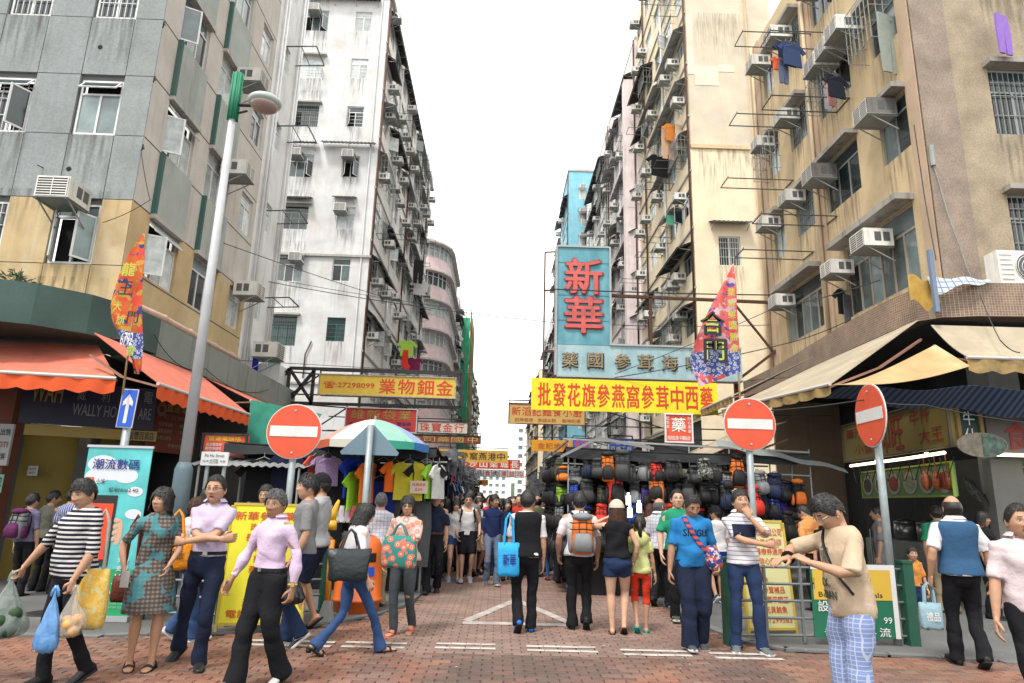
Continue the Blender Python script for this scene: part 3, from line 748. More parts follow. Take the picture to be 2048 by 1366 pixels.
# pavements with granite kerb strip
granite = mat('kerb_granite', (.16, .16, .16), .8, var=.2, vs=5, grain=.3, gs=120, bump=.2)
def pavement(nm, edge, xo, sgn):
    ys = [7.4 + .0] ; ys = list(np.arange(7.6 if sgn > 0 else 7.8, 60, .35))
    f = MB(); f.k = 0
    for a, b in zip(ys[:-1], ys[1:]):
        ea, eb = edge(a + .02), edge(b + .02); f.quad((ea, a, .02), (eb, b, .02), (xo, b, .02), (xo, a, .02))
    o = struct(f.build(nm, side_m)); k = MB()
    for i, (a, b) in enumerate(zip(ys[:-1], ys[1:])):
        if b > 20: break
        ea, eb = edge(a + .02), edge(b + .02); w_ = .13 * sgn; k = MB()
        d = Vector((eb - ea, b - a, 0)); n_ = int(d.length / .6) + 1
        for q in range(n_):
            t0, t1 = q / n_ + .008, (q + 1) / n_ - .008
            A = Vector((ea, a, 0)) + d * t0; B = Vector((ea, a, 0)) + d * t1; N = Vector((d.y, -d.x, 0)).normalized() * (-.13 if sgn < 0 else .13)
            k.add([A, B, B + N, A + N, A + Vector((0, 0, .026)), B + Vector((0, 0, .026)), B + N + Vector((0, 0, .026)), A + N + Vector((0, 0, .026))], [(4, 5, 6, 7), (0, 1, 5, 4), (1, 2, 6, 5), (2, 3, 7, 6), (3, 0, 4, 7)])
        k.build('kerb_stone', granite, o, local=True)
    k = MB()
    x = edge(7.82 if sgn < 0 else 7.62)
    y = 7.8 if sgn < 0 else 7.6; e = 14 * sgn
    m = int(abs(e - x) / .9)
    for i in range(m):
        a = x + (e - x) * i / m; c = x + (e - x) * (i + 1) / m; k = MB(); k.ext(min(a, c) + .006, max(a, c) - .006, y - .09 - .02 * (i % 2) * 0, y + .04, -.01, .028); k.build('kerb_stone', granite, o, local=True)
    return o
pavement('left_pavement', left_edge, -14, -1); pavement('right_pavement', right_edge, 14, 1)
# painted road markings: thin worn paint sheets laid paver by paver
paint = mat('worn_paint', (.50, .47, .44), .7, var=.2, vs=7, dirt=.95, dcol=(.22, .13, .095), grain=.2, gs=80)
def mark(name, polys, z=.0165):
    m = MB()
    for pl in polys: m.add([(p[0], p[1], z) for p in pl], [tuple(range(len(pl)))]); 
    return struct(m.build(name, paint if name[0] == 'd' else mat('faded_paint', (.42, .38, .36), .75, var=.3, vs=5, dirt=1.0, dcol=(.21, .145, .12), grain=.2, gs=80)))
rows_ = []
for (pa, pb, y_) in [(-2.62, -1.70, 7.78), (-1.60, -.93, 7.80), (-.62, .03, 7.85), (.36, 1.12, 7.82), (1.37, 2.10, 7.74), (2.32, 3.04, 7.68)]:
    for dy in (0, -.21):
        nseg = 4; w_ = (pb - pa) / nseg
        for i in range(nseg):
            j = rs.uniform(-.006, .006); rows_.append([(pa + i * w_ + .003, y_ + dy - .045 + j), (pa + (i + 1) * w_ - .003, y_ + dy - .045 + j), (pa + (i + 1) * w_ - .003, y_ + dy + .045 + j), (pa + i * w_ + .003, y_ + dy + .045 + j)])
mark('dashed_line_marking', rows_)
def quadstrip(a, b, w_):
    a = Vector(a); b = Vector(b); d = (b - a).normalized(); n = Vector((-d.y, d.x)) * w_ / 2; return [tuple(a - n), tuple(b - n), tuple(b + n), tuple(a + n)]
mark('give_way_marking', [quadstrip((-.40, 9.14), (1.02, 9.14), .20), quadstrip((-.36, 9.27), (.33, 11.2), .14), quadstrip((1.0, 9.27), (.36, 11.2), .14)])
# utility covers in the pavement
cm = mat('cast_iron', (.05, .045, .042), .6, .4, grain=.3, gs=70)
for i, (px, py) in enumerate(((95, 1230), (225, 1240))):
    g = G(px, py); m = MB(); m.disc((g.x, g.y, .024), .26, 24, 'z', .008)
    for k in range(-4, 5): m.box((g.x + k * .048, g.y, .029), (.016, .42 - abs(k) * .06, .003))
    tag(m.build('manhole_cover', cm), ['round iron cover in the pavement near the left edge', 'round iron cover in the pavement beside the phone poster'][i], 'manhole cover', 'iron covers set in the ground')
# distant hill
hm_ = mat('hill_green', (.07, .10, .06), .95, var=.3, vs=.05)
m = MB(); m.grid(lambda u, v: (-120 + 240 * u, 620 + 60 * v, (22 + 7 * math.sin(u * 7) + 3 * math.sin(u * 23)) * math.sin(v * PI / 2)), 30, 5); struct(m.build('hill', hm_, smooth=True))

# ------------------------------------------------------------ facade toolkit
GLASS = mat('window_glass', (.13, .17, .175), .12, var=.25, vs=2.5, spec=.7, rnd=.85)
GLASSP = mat('curtained_glass', (.46, .50, .50), .2, var=.25, vs=5, spec=.6, rnd=.4)
GLASSD = mat('dark_glass', (.035, .05, .055), .1, var=.3, vs=3, spec=.7, rnd=.5)
ALU = mat('window_aluminium', (.58, .58, .58), .45, .1, var=.08, vs=9, streak=.35)
STEEL = mat('painted_steel', (.30, .32, .31), .6, .1, var=.1, dirt=.4)
GRN = mat('green_paint', (.02, .13, .11), .6, var=.15, dirt=.35)
DARKM = mat('dark_metal', (.035, .035, .037), .6, .3, var=.2)
RUST = mat('rusty_steel', (.10, .05, .035), .8, .2, var=.3, vs=8)
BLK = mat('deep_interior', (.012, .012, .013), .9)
ACW = mat('cooler_casing', (.60, .585, .55), .5, var=.12, vs=4, streak=.35, dcol=(.12, .10, .08), rnd=.15)
ACD = mat('cooler_grille', (.10, .105, .11), .6)
CONC = mat('stained_concrete', (.33, .31, .28), .85, var=.15, vs=2, streak=.7, grain=.1)
RODM = mat('rack_rod', (.10, .11, .11), .5, .4)
class Face:
    """k: 'F' faces -Y at y=c, 'L' faces +X at x=c (left row), 'R' faces -X at x=c (right row); a = running coordinate"""
    def __init__(s, k, c, root): s.k, s.c, s.root = k, c, root; s.rz = {'F': 0, 'L': PI / 2, 'R': -PI / 2}[k]
    def p(s, a, z, o=0.0):
        return Vector((a, s.c - o, z)) if s.k == 'F' else Vector((s.c + o, a, z)) if s.k == 'L' else Vector((s.c - o, a, z))
    def M(s, a, z, o=0.0): return Matrix.Translation(s.p(a, z, o)) @ Matrix.Rotation(s.rz, 4, 'Z')
    def put(s, tmpl, a, z, o=0.0, flip=False):
        M = wm(s.root).inverted() @ s.M(a, z, o)
        if flip: M = M @ Matrix.Scale(-1, 4, (1, 0, 0))
        return tree_copy(tmpl, M, s.root)
    def box(s, mb, a0, a1, z0, z1, o0, o1):
        P = [s.p(a, z, o) for a in (a0, a1) for z in (z0, z1) for o in (o0, o1)]
        mb.add(P, [(0, 1, 3, 2), (4, 6, 7, 5), (0, 4, 5, 1), (2, 3, 7, 6), (0, 2, 6, 4), (1, 5, 7, 3)])
    def wall(s, a0, a1, z0, z1, holes, m, depth=.16, name='wall', front=0.0):
        mb = MB(); A = sorted({a0, a1, *[h[0] for h in holes], *[h[1] for h in holes]}); Z = sorted({z0, z1, *[h[2] for h in holes], *[h[3] for h in holes]})
        A = [a for a in A if a0 <= a <= a1]; Z = [z for z in Z if z0 <= z <= z1]
        for i in range(len(A) - 1):
            j = 0
            while j < len(Z) - 1:
                ca = (A[i] + A[i + 1]) / 2; inh = lambda zz: any(h[0] < ca < h[1] and h[2] < zz < h[3] for h in holes)
                if inh((Z[j] + Z[j + 1]) / 2): j += 1; continue
                k = j
                while k + 1 < len(Z) - 1 and not inh((Z[k + 1] + Z[k + 2]) / 2): k += 1
                mb.quad(s.p(A[i], Z[j], front), s.p(A[i + 1], Z[j], front), s.p(A[i + 1], Z[k + 1], front), s.p(A[i], Z[k + 1], front)); j = k + 1
        for h in holes:
            q = [(h[0], h[2]), (h[1], h[2]), (h[1], h[3]), (h[0], h[3])]
            for i in range(4):
                (x, z), (x2, z2) = q[i], q[(i + 1) % 4]; mb.quad(s.p(x, z, front), s.p(x2, z2, front), s.p(x2, z2, -depth), s.p(x, z, -depth))
        return mb.build(name, m, s.root)
TEMPLATES = []
def tmp_link(name, me, parent=None, M=None):
    o = bpy.data.objects.new(name, me); 
    TEMPLATES.append(o)
    if parent: o.parent = parent; KIDS.setdefault(parent.name, []).append(o)
    if M is not None: o.matrix_basis = M
    return o
_wt = {}
def window(w, h, cols=2, rows=1, transom=.3, frame=None, fw=.045, glass=None, grille=0, opened=(), gridp=0, panes=True):
    """template centred on x, sill at z=0, frame set back .10 from the wall plane"""
    key = (round(w, 2), round(h, 2), cols, rows, transom, frame and frame.name, glass and glass.name, grille, tuple(opened), gridp)
    if key in _wt: return _wt[key]
    frame = frame or ALU; glass = glass or GLASS; f = MB(); y = .09
    f.ext(-w / 2, -w / 2 + fw, y - .03, y + .03, 0, h); f.ext(w / 2 - fw, w / 2, y - .03, y + .03, 0, h); f.ext(-w / 2 + fw, w / 2 - fw, y - .031, y + .031, 0, fw); f.ext(-w / 2 + fw, w / 2 - fw, y - .031, y + .031, h - fw, h)
    ht = h * (1 - transom); cw = (w - 2 * fw) / cols; cells = []
    if transom: f.ext(-w / 2 + fw, w / 2 - fw, y - .028, y + .028, ht - fw / 2, ht + fw / 2)
    for c in range(1, cols): f.ext(-w / 2 + fw + c * cw - fw * .45, -w / 2 + fw + c * cw + fw * .45, y - .027, y + .027, fw, ht - fw / 2 if transom else h - fw)
    for c in range(cols): cells.append((-w / 2 + fw + c * cw, -w / 2 + fw + (c + 1) * cw, fw, ht if transom else h - fw, c))
    if transom: cells.append((-w / 2 + fw, w / 2 - fw, ht, h - fw, 'T'))
    if gridp:
        for (x0, x1, z0, z1, c) in cells:
            if c == 'T': continue
            for k in range(1, gridp + 1): z = z0 + (z1 - z0) * k / (gridp + 1); f.ext(x0 + .01, x1 - .01, y - .012, y + .02, z - .010, z + .010)
    if grille:
        n = int(w / .11)
        for i in range(1, n): f.ext(-w / 2 + i * w / n - .006, -w / 2 + i * w / n + .006, y - .055, y - .043, fw, h - fw)
        for k in (.3, .6, .8): f.ext(-w / 2 + fw, w / 2 - fw, y - .06, y - .042, h * k - .007, h * k + .007)
    root = tmp_link('window', f.mesh('window', [frame]))
    for (x0, x1, z0, z1, c) in cells:
        g = MB(); W_ = x1 - x0; H_ = z1 - z0
        if c in opened:   # casement swung outwards, or top-hung transom pushed out
            g.k = 0; b = .035
            if c == 'T':
                g.ext(-W_ / 2, W_ / 2, -.012, .012, -H_, -H_ + b); g.ext(-W_ / 2, W_ / 2, -.012, .012, -b, 0); g.ext(-W_ / 2, -W_ / 2 + b, -.011, .011, -H_ + b, -b); g.ext(W_ / 2 - b, W_ / 2, -.011, .011, -H_ + b, -b)
                g.k = 1; g.ext(-W_ / 2 + b, W_ / 2 - b, -.004, .004, -H_ + b, -b); M = Matrix.Translation(((x0 + x1) / 2, y - .03, z1)) @ Matrix.Rotation(-R(38), 4, 'X')
            else:
                s_ = 1 if c == 0 else -1; X = sorted((0, s_ * W_)); g.ext(X[0], X[1], -.012, .012, 0, b); g.ext(X[0], X[1], -.012, .012, H_ - b, H_); g.ext(X[0], X[0] + b, -.011, .011, b, H_ - b); g.ext(X[1] - b, X[1], -.011, .011, b, H_ - b)
                g.k = 1; g.ext(X[0] + b, X[1] - b, -.004, .004, b, H_ - b); M = Matrix.Translation((x0 if c == 0 else x1, y - .03, z0)) @ Matrix.Rotation(-s_ * R(62), 4, 'Z')
            tmp_link('sash', g.mesh('sash', [frame, glass]), root, M)
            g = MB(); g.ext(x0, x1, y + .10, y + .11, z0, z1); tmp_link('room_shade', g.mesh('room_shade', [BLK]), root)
        else:
            g.ext(x0, x1, y - .006, y + .006, z0, z1); tmp_link('pane', g.mesh('pane', [glass]), root)
    _wt[key] = root; return root
def ac_unit(s=1.0, dark=0, full=1):
    key = ('ac', s, dark, full)
    if key in _wt: return _wt[key]
    w, h, d = .62 * s, .42 * s, .62 * s; b = MB(); b.ext(-w / 2, w / 2, -d, .05, 0, h); root = tmp_link('air_conditioner', b.mesh('air_conditioner', [ACW if not dark else mat('old_cooler_casing', (.16, .15, .14), .6, var=.2, streak=.6)]))
    g = MB()
    g.k = 1; g.ext(-w / 2 + .03, w / 2 - .03, -d - .004, -d + .001, .03, h - .03); g.k = 0
    n = 7
    for k in range(n + 1): z = .03 + (h - .06) * k / n; g.ext(-w / 2 + .025, w / 2 - .025, -d - .016, -d - .004, z - .008, z + .008)
    for k in (0, .5, 1): x = (-w / 2 + .03) + (w - .06) * k; g.ext(x - .008, x + .008, -d - .02, -d - .016, .025, h - .025)
    tmp_link('grille', g.mesh('grille', [ACW, ACD]), root)
    if full:
        for sx in (-1, 1):
            v = MB()
            for k in (0, 1): v.ext(sx * w / 2 - .006, sx * w / 2 + .006, -d * .62 + k * .2 * s, -d * .62 + k * .2 * s + .15 * s, h * .28, h * .8)
            tmp_link('vent', v.mesh('vent', [ACD]), root)
        k_ = MB()
        for sx in (-1, 1):
            k_.bar((sx * w * .45, -d, -.02), (sx * w * .45, .05, -.02), .03); k_.bar((sx * w * .45, -d * .85, -.03), (sx * w * .45, .05, -.35 * s), .022)
        k_.ext(-w / 2 - .03, w / 2 + .03, -d - .03, .03, -.014, -.004); tmp_link('bracket', k_.mesh('bracket', [STEEL]), root)
    _wt[key] = root; return root
AWD = mat('dark_tin_sheet', (.045, .047, .05), .7, .2, var=.25, vs=3, dirt=.4, dcol=(.11, .07, .05)); AWG = mat('grey_tin_sheet', (.36, .37, .37), .6, .2, var=.2, vs=3, dirt=.5, dcol=(.10, .07, .05))
def tin_awning(L, out=.85, drop=.28, m=None, wave=.018, brackets=True):
    key = ('aw', L, out, drop, (m or AWD).name)
    if key in _wt: return _wt[key]
    b = MB(); n = max(6, int(L / .10)); n += n % 2
    b.sheet(lambda u, v: (-L / 2 + L * u, .02 - out * v, -drop * v + wave * (1 if round(u * n) % 2 else -1)), n, 1, .008)
    root = tmp_link('awning', b.mesh('awning', [m or AWD]))
    if brackets:
        k = MB()
        for x in np.linspace(-L / 2 + .12, L / 2 - .12, max(2, int(L / .9))):
            k.bar((x, 0, -.04), (x, -out * .95, -drop - .03), .03); k.bar((x, 0, -.45), (x, -out * .8, -drop - .03), .024)
        k.bar((-L / 2, -out * .9, -drop * .9 - .04), (L / 2, -out * .9, -drop * .9 - .04), .03)
        tmp_link('bracket', k.mesh('bracket', [STEEL]), root)
    _wt[key] = root; return root
def cage(w, h, d=.45):
    key = ('cg', w, h, d)
    if key in _wt: return _wt[key]
    b = MB(); t = .014
    for z in (0, h * .33, h * .66, h): 
        b.bar((-w / 2, 0, z), (-w / 2, -d, z), t); b.bar((w / 2, 0, z), (w / 2, -d, z), t); b.bar((-w / 2, -d, z), (w / 2, -d, z), t)
    n = max(3, int(w / .16))
    for i in range(n + 1): x = -w / 2 + w * i / n; b.bar((x, -d, 0), (x, -d, h), t)
    for i in range(1, 3):
        for sx in (-1, 1): b.bar((sx * w / 2, -d * i / 3, 0), (sx * w / 2, -d * i / 3, h), t)
    r_ = tmp_link('window_cage', b.mesh('window_cage', [STEEL])); _wt[key] = r_; return r_
def rack(L=2.2, W_=.95, m=None):
    """two long rods on end brackets reaching out from the wall, hooks at the tip"""
    key = ('rk', L, W_)
    if key in _wt: return _wt[key]
    b = MB()
    for sx in (-1, 1): b.tube([(sx * W_ / 2, 0, 0), (sx * W_ / 2, -L, .0)], .017, 6)
    b.tube([(-W_ / 2, -L, 0), (W_ / 2, -L, 0)], .015, 6)
    for k in range(6): x = -W_ / 2 + W_ * (k + .5) / 6; b.tube([(x, -L, 0), (x, -L + .03, .05), (x + .03, -L + .02, .075)], .012, 5)
    b.tube([(-W_ / 2, -.02, 0), (W_ / 2, -.02, 0)], .015, 6)
    r_ = tmp_link('drying_rack', b.mesh('drying_rack', [RODM])); _wt[key] = r_; return r_

def stain_mat():
    m = bpy.data.materials.new('run_off_stain'); m.use_nodes = True; t = m.node_tree; L = t.links.new; b = t.nodes['Principled BSDF']; b.inputs['Base Color'].default_value = (.07, .06, .05, 1); b.inputs['Roughness'].default_value = .9
    a = t.nodes.new('ShaderNodeAttribute'); a.attribute_name = 'fade'; g = t.nodes.new('ShaderNodeNewGeometry'); mp = t.nodes.new('ShaderNodeMapping'); mp.inputs['Scale'].default_value = (11, 11, .8); L(g.outputs['Position'], mp.inputs[0])
    n = t.nodes.new('ShaderNodeTexNoise'); n.inputs['Scale'].default_value = 1; n.inputs['Detail'].default_value = 5; L(mp.outputs[0], n.inputs['Vector'])
    r = t.nodes.new('ShaderNodeMapRange'); L(n.outputs[0], r.inputs[0]); [setattr(r.inputs[i + 1], 'default_value', v) for i, v in enumerate((.44, .74, 0, .55))]
    mu = t.nodes.new('ShaderNodeMath'); mu.operation = 'MULTIPLY'; L(r.outputs[0], mu.inputs[0]); L(a.outputs['Fac'], mu.inputs[1]); L(mu.outputs[0], b.inputs['Alpha']); return m
STM = stain_mat()
def stain(S, a0, a1, z1, h, o=.004):
    b = MB(); b.grid(lambda u, v: S.p(a0 + (a1 - a0) * u, z1 - h * v, o), 6, 5); ob = b.build('stain', STM, S.root); a = ob.data.color_attributes.new('fade', 'FLOAT_COLOR', 'POINT')
    c = [];
    for j in range(6):
        for i in range(7): f = (1 if 0 < i < 6 else 0) * (1 - j / 5) ** .8; c += [f, f, f, 1]
    a.data.foreach_set('color', np.array(c, np.float32))
# ------------------------------------------------------------ buildings
rs = random.Random(11)
def wallm(name, c, **k):
    k = {**dict(rough=.88, var=.10, vs=1.2, dirt=.22, streak=.32, dcol=(.13, .12, .11), grain=.06, gs=40, bump=.15, bs=60), **k}; return mat(name, c, **k)
A_G = wallm('grey_render', (.25, .275, .28), var=.12, streak=.4, dirt=.35, dcol=(.13, .14, .14), gs=25, grain=.12)
A_Y = wallm('ochre_render', (.50, .37, .20), var=.16, dirt=.5, dcol=(.52, .46, .36), streak=.3)
A_S = wallm('pale_pink_render', (.53, .49, .45)); A_GR = wallm('green_panel_paint', (.36, .39, .365), dirt=.3, streak=.45); A_DG = wallm('dark_green_edge', (.05, .11, .10))
WHT = wallm('white_limewash', (.72, .71, .70), dirt=.35, dcol=(.42, .36, .30), streak=.38); WHT2 = wallm('white_lane_render', (.60, .60, .60), streak=.35)  # WHT: colour lightened to make up for shade on the white street side
CRM = wallm('cream_render', (.66, .56, .40), dirt=.42, dcol=(.40, .37, .32), streak=.25); CRM2 = wallm('warm_cream_render', (.60, .46, .28), dirt=.25, streak=.38, dcol=(.24, .17, .11))
PNKB = wallm('pink_buff_render', (.52, .38, .27), streak=.3, dirt=.2); MOS = None
PINK = wallm('pink_render', (.76, .60, .60), dirt=.2, streak=.2); BLUEB = wallm('sky_blue_render', (.22, .50, .62), dirt=.3, streak=.35, dcol=(.55, .62, .62))
LILAC = wallm('lilac_render', (.66, .57, .57)); GREYW = wallm('weathered_grey', (.56, .55, .53), streak=.35); LEDG = wallm('ledge_concrete', (.42, .40, .37), streak=.6, dirt=.5)
def mosaic(name, c1, c2, sc=34):
    m = bpy.data.materials.new(name); m.use_nodes = True; t = m.node_tree; L = t.links.new; b = t.nodes['Principled BSDF']; b.inputs['Roughness'].default_value = .55
    tc = t.nodes.new('ShaderNodeTexCoord'); sp = t.nodes.new('ShaderNodeSeparateXYZ'); L(tc.outputs['Object'], sp.inputs[0]); ad = t.nodes.new('ShaderNodeMath'); ad.operation = 'ADD'; L(sp.outputs[0], ad.inputs[0]); L(sp.outputs[1], ad.inputs[1])
    cb = t.nodes.new('ShaderNodeCombineXYZ'); L(ad.outputs[0], cb.inputs[0]); L(sp.outputs[2], cb.inputs[1])
    br = t.nodes.new('ShaderNodeTexBrick'); L(cb.outputs[0], br.inputs['Vector']); br.offset = 0; br.inputs['Scale'].default_value = sc / 2; br.inputs['Brick Width'].default_value = .5; br.inputs['Row Height'].default_value = .5
    br.inputs['Mortar Size'].default_value = .045; br.inputs['Color1'].default_value = (*c1, 1); br.inputs['Color2'].default_value = (*[k * .62 for k in c1], 1); br.inputs['Mortar'].default_value = (*c2, 1)
    n = t.nodes.new('ShaderNodeTexNoise'); n.inputs['Scale'].default_value = 1.7; n.inputs['Detail'].default_value = 6; L(tc.outputs['Object'], n.inputs['Vector'])
    r = t.nodes.new('ShaderNodeMapRange'); L(n.outputs[0], r.inputs[0]); [setattr(r.inputs[i + 1], 'default_value', v) for i, v in enumerate((.3, .7, .7, 1.2))]
    h = t.nodes.new('ShaderNodeHueSaturation'); L(r.outputs[0], h.inputs['Value']); L(br.outputs['Color'], h.inputs['Color']); L(h.outputs[0], b.inputs['Base Color'])
    q = t.nodes.new('ShaderNodeBump'); q.inputs['Strength'].default_value = .5; q.inputs['Distance'].default_value = .003; q.invert = True; L(br.outputs['Fac'], q.inputs['Height']); L(q.outputs[0], b.inputs['Normal']); return m
MOSB = mosaic('brown_mosaic', (.235, .165, .125), (.29, .24, .19)); MOSC = mosaic('buff_mosaic', (.36, .285, .19), (.26, .205, .14), 50); MOSD = mosaic('dark_brown_mosaic', (.22, .135, .09), (.34, .27, .2), 22)

# ---- A: grey panelled corner block on the left
bA = thing('corner_block', 'grey panelled corner apartment block with ochre lower storey and green spandrels, left foreground', 'building', (-9, 14, 0))
fA = Face('F', 12.3, bA); sA = Face('L', -7.38, bA)
zl = [4.36, 5.76, 7.13, 8.53, 9.90, 11.27, 12.64, 14.0, 15.37, 16.74, 18.1]
xl = [-7.38, -7.98, -8.88, -9.78, -10.68, -11.58, -12.48]
holes = []
for k, (z0, z1) in enumerate(zip(zl[:-1], zl[1:])):
    if k % 2 == 1:
        holes += [(-8.86, -8.0, z0 + .02, z1 - .10), (-10.66, -9.80, z0 + .02, z1 - .10)]
fA.wall(-12.6, -7.42, 4.3, 18.1, holes, mat('panel_joint', (.10, .10, .10), .9), .2, front=-.05)
for i in range(len(xl) - 1):
    for k in range(len(zl) - 1):
        z0, z1 = zl[k], zl[k + 1]; x1, x0 = xl[i], xl[i + 1]
        m_ = A_Y if z0 < 7.0 else A_G; g = .008
        if k % 2 == 1 and i in (1, 3): continue
        b = MB(); b.box(((x0 + x1) / 2, 12.325, (z0 + z1) / 2), (x1 - x0 - 2 * g, .05 + rs.uniform(0, .004), z1 - z0 - 2 * g)); b.build('panel', m_, bA)
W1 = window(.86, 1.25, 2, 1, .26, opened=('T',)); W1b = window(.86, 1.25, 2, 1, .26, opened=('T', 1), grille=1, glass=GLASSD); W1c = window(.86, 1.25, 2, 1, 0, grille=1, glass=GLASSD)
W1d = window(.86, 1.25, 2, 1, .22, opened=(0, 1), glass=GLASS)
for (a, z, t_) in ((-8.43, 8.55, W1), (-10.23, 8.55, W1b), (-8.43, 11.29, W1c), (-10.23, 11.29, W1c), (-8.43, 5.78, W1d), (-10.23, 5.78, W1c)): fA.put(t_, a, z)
fA.put(ac_unit(1.0), -8.42, 6.78, .18)
# side wall facing the street
for x in (-8.43, -10.23):
    for z in (8.53, 11.27, 5.76): stain(fA, x - .6, x + .6, z, 1.3, .006)
stain(fA, -13, -7.4, 7.3, 1.0, .006); stain(fA, -13, -7.4, 5.5, 1.0, .006)
sh = []
bays = [(13.0, 14.3), (15.05, 16.4)]
for z0 in (5.82, 8.58, 11.34, 14.06):
    for (a, b_) in bays: sh.append((a, b_, z0, z0 + 1.26))
for z0 in (5.82, 8.58, 11.34, 14.06): sh.append((17.25, 18.1, z0 + .1, z0 + 1.2))
up = [h for h in sh if h[2] > 7]; lo = [h for h in sh if h[2] < 7]
sA.wall(12.3, 18.35, 7.13, 18.1, up, A_S); sA.wall(12.3, 18.35, 4.3, 7.13, lo, A_Y)
for z in zl[1:]:
    b = MB(); sA.box(b, 12.32, 18.3, z - .012, z + .012, .001, .006); b.build('joint_line', mat('panel_joint', (.1, .1, .1)), bA)
for bi, (a, b_) in enumerate(bays):
    for z0 in (7.15, 9.91, 12.65, 15.4):
        b = MB(); sA.box(b, a + .04, b_, z0, z0 + 1.38, -.02, .08); b.build('spandrel', A_GR, bA)
        b = MB(); sA.box(b, a - .04, a + .038, z0 - .01, z0 + 1.39, -.02, .10); b.build('spandrel_edge', A_DG, bA)
        b = MB(); sA.box(b, a - .04, b_ + .02, z0 - .10, z0 - .005, -.05, .11); b.build('lintel', LEDG, bA)
for i, h in enumerate(sh):
    w_ = h[1] - h[0]; g = GLASSP if i % 3 != 1 else GLASS
    t_ = window(w_, h[3] - h[2], 2 if w_ < 1 else 3, 1, .28, glass=g, opened=((0, 'T') if i in (0, 2) else (0,) if i == 4 else ()))
    sA.put(t_, (h[0] + h[1]) / 2, h[2])
sA.put(ac_unit(.95), 15.9, 12.3 - 3.1 + .25, .12); sA.put(ac_unit(.95), 17.6, 6.75, .12); sA.put(ac_unit(.95), 16.0, 12.2, .15)
# vent holes with soot and sagging cables
for (p, q) in (((-8.6, 10.55), 0), ((-8.75, 7.75), 1)): 
    b = MB(); b.disc((p[0], 12.298, p[1]), .05, 12, 'y', .012); b.build('vent_hole', BLK, bA)
for zz in (8.2, 9.75, 11.05): b = MB(); b.tube([(-7.36, 12.27, zz), (-7.25, 12.1, zz + .03), (-7.22, 12.1, zz - .07)], .015, 5); b.build('cable_hook', DARKM, bA)
# canopy band (green painted concrete) wrapping the corner
CG = wallm('green_canopy_paint', (.055, .095, .085), dirt=.5, dcol=(.03, .05, .05), streak=.4, var=.2); CG2 = wallm('grey_green_canopy', (.20, .235, .21), dirt=.6, streak=.7, dcol=(.05, .06, .05))
def plan_band(pts, back, z0, z1, m, root, name='canopy', ztop=None):
    b = MB(); n = len(pts)
    for i in range(n - 1):
        p, q, P, Q = pts[i], pts[i + 1], back[i], back[i + 1]
        V = [(p[0], p[1], z0), (q[0], q[1], z0), (q[0], q[1], z1), (p[0], p[1], z1), (P[0], P[1], z0), (Q[0], Q[1], z0), (Q[0], Q[1], z1), (P[0], P[1], z1)]
        b.add(V, [(0, 1, 2, 3), (3, 2, 6, 7), (0, 4, 5, 1)])
    b.add([(pts[0][0], pts[0][1], z0), (back[0][0], back[0][1], z0), (back[0][0], back[0][1], z1), (pts[0][0], pts[0][1], z1)], [(0, 1, 2, 3)])
    b.add([(pts[-1][0], pts[-1][1], z0), (back[-1][0], back[-1][1], z0), (back[-1][0], back[-1][1], z1), (pts[-1][0], pts[-1][1], z1)], [(0, 1, 2, 3)])
    return b.build(name, m, root)
cp = [(-13, 9.75), (-8.0, 9.78), (-7.3, 10.08), (-6.75, 10.6), (-6.45, 11.3), (-6.36, 12.1)]; cb_ = [(-13, 12.28), (-8.0, 12.28), (-7.5, 12.28), (-7.36, 12.28), (-7.36, 12.3), (-7.36, 12.4)]
plan_band(cp, cb_, 4.0, 4.66, CG, bA); plan_band([(-6.36, 12.1), (-6.34, 15), (-6.34, 20.5)], [(-7.36, 12.4), (-7.36, 15), (-7.36, 20.5)], 3.96, 4.64, CG2, bA)
b = MB(); b.tube([(-6.7, 11.2, 4.78), (-6.55, 12.4, 4.78), (-6.5, 16.2, 4.74)], .075, 10)
for y in (12.5, 13.6, 14.8, 15.8): b.tube([(-6.54, y, 4.78), (-6.54, y + .05, 4.78)], .086, 10)
b.build('drain_pipe', mat('terracotta_pipe', (.55, .36, .29), .6, var=.1, streak=.3), bA, True)
# ground storey of the corner: shopfront walls behind the awnings
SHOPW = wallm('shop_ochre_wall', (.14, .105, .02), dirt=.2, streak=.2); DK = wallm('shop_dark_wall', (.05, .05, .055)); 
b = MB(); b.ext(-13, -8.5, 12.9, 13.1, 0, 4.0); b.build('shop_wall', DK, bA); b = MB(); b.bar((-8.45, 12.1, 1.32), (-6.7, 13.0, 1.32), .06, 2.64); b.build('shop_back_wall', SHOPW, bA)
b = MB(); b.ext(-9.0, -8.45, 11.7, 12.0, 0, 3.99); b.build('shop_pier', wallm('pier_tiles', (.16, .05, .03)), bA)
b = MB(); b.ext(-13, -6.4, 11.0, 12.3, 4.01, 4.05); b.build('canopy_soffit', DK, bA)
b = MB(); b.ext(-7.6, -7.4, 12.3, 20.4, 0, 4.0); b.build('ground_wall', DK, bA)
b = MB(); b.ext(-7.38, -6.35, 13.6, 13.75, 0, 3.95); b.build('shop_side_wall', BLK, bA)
tag(bA, bA['label'], 'building')

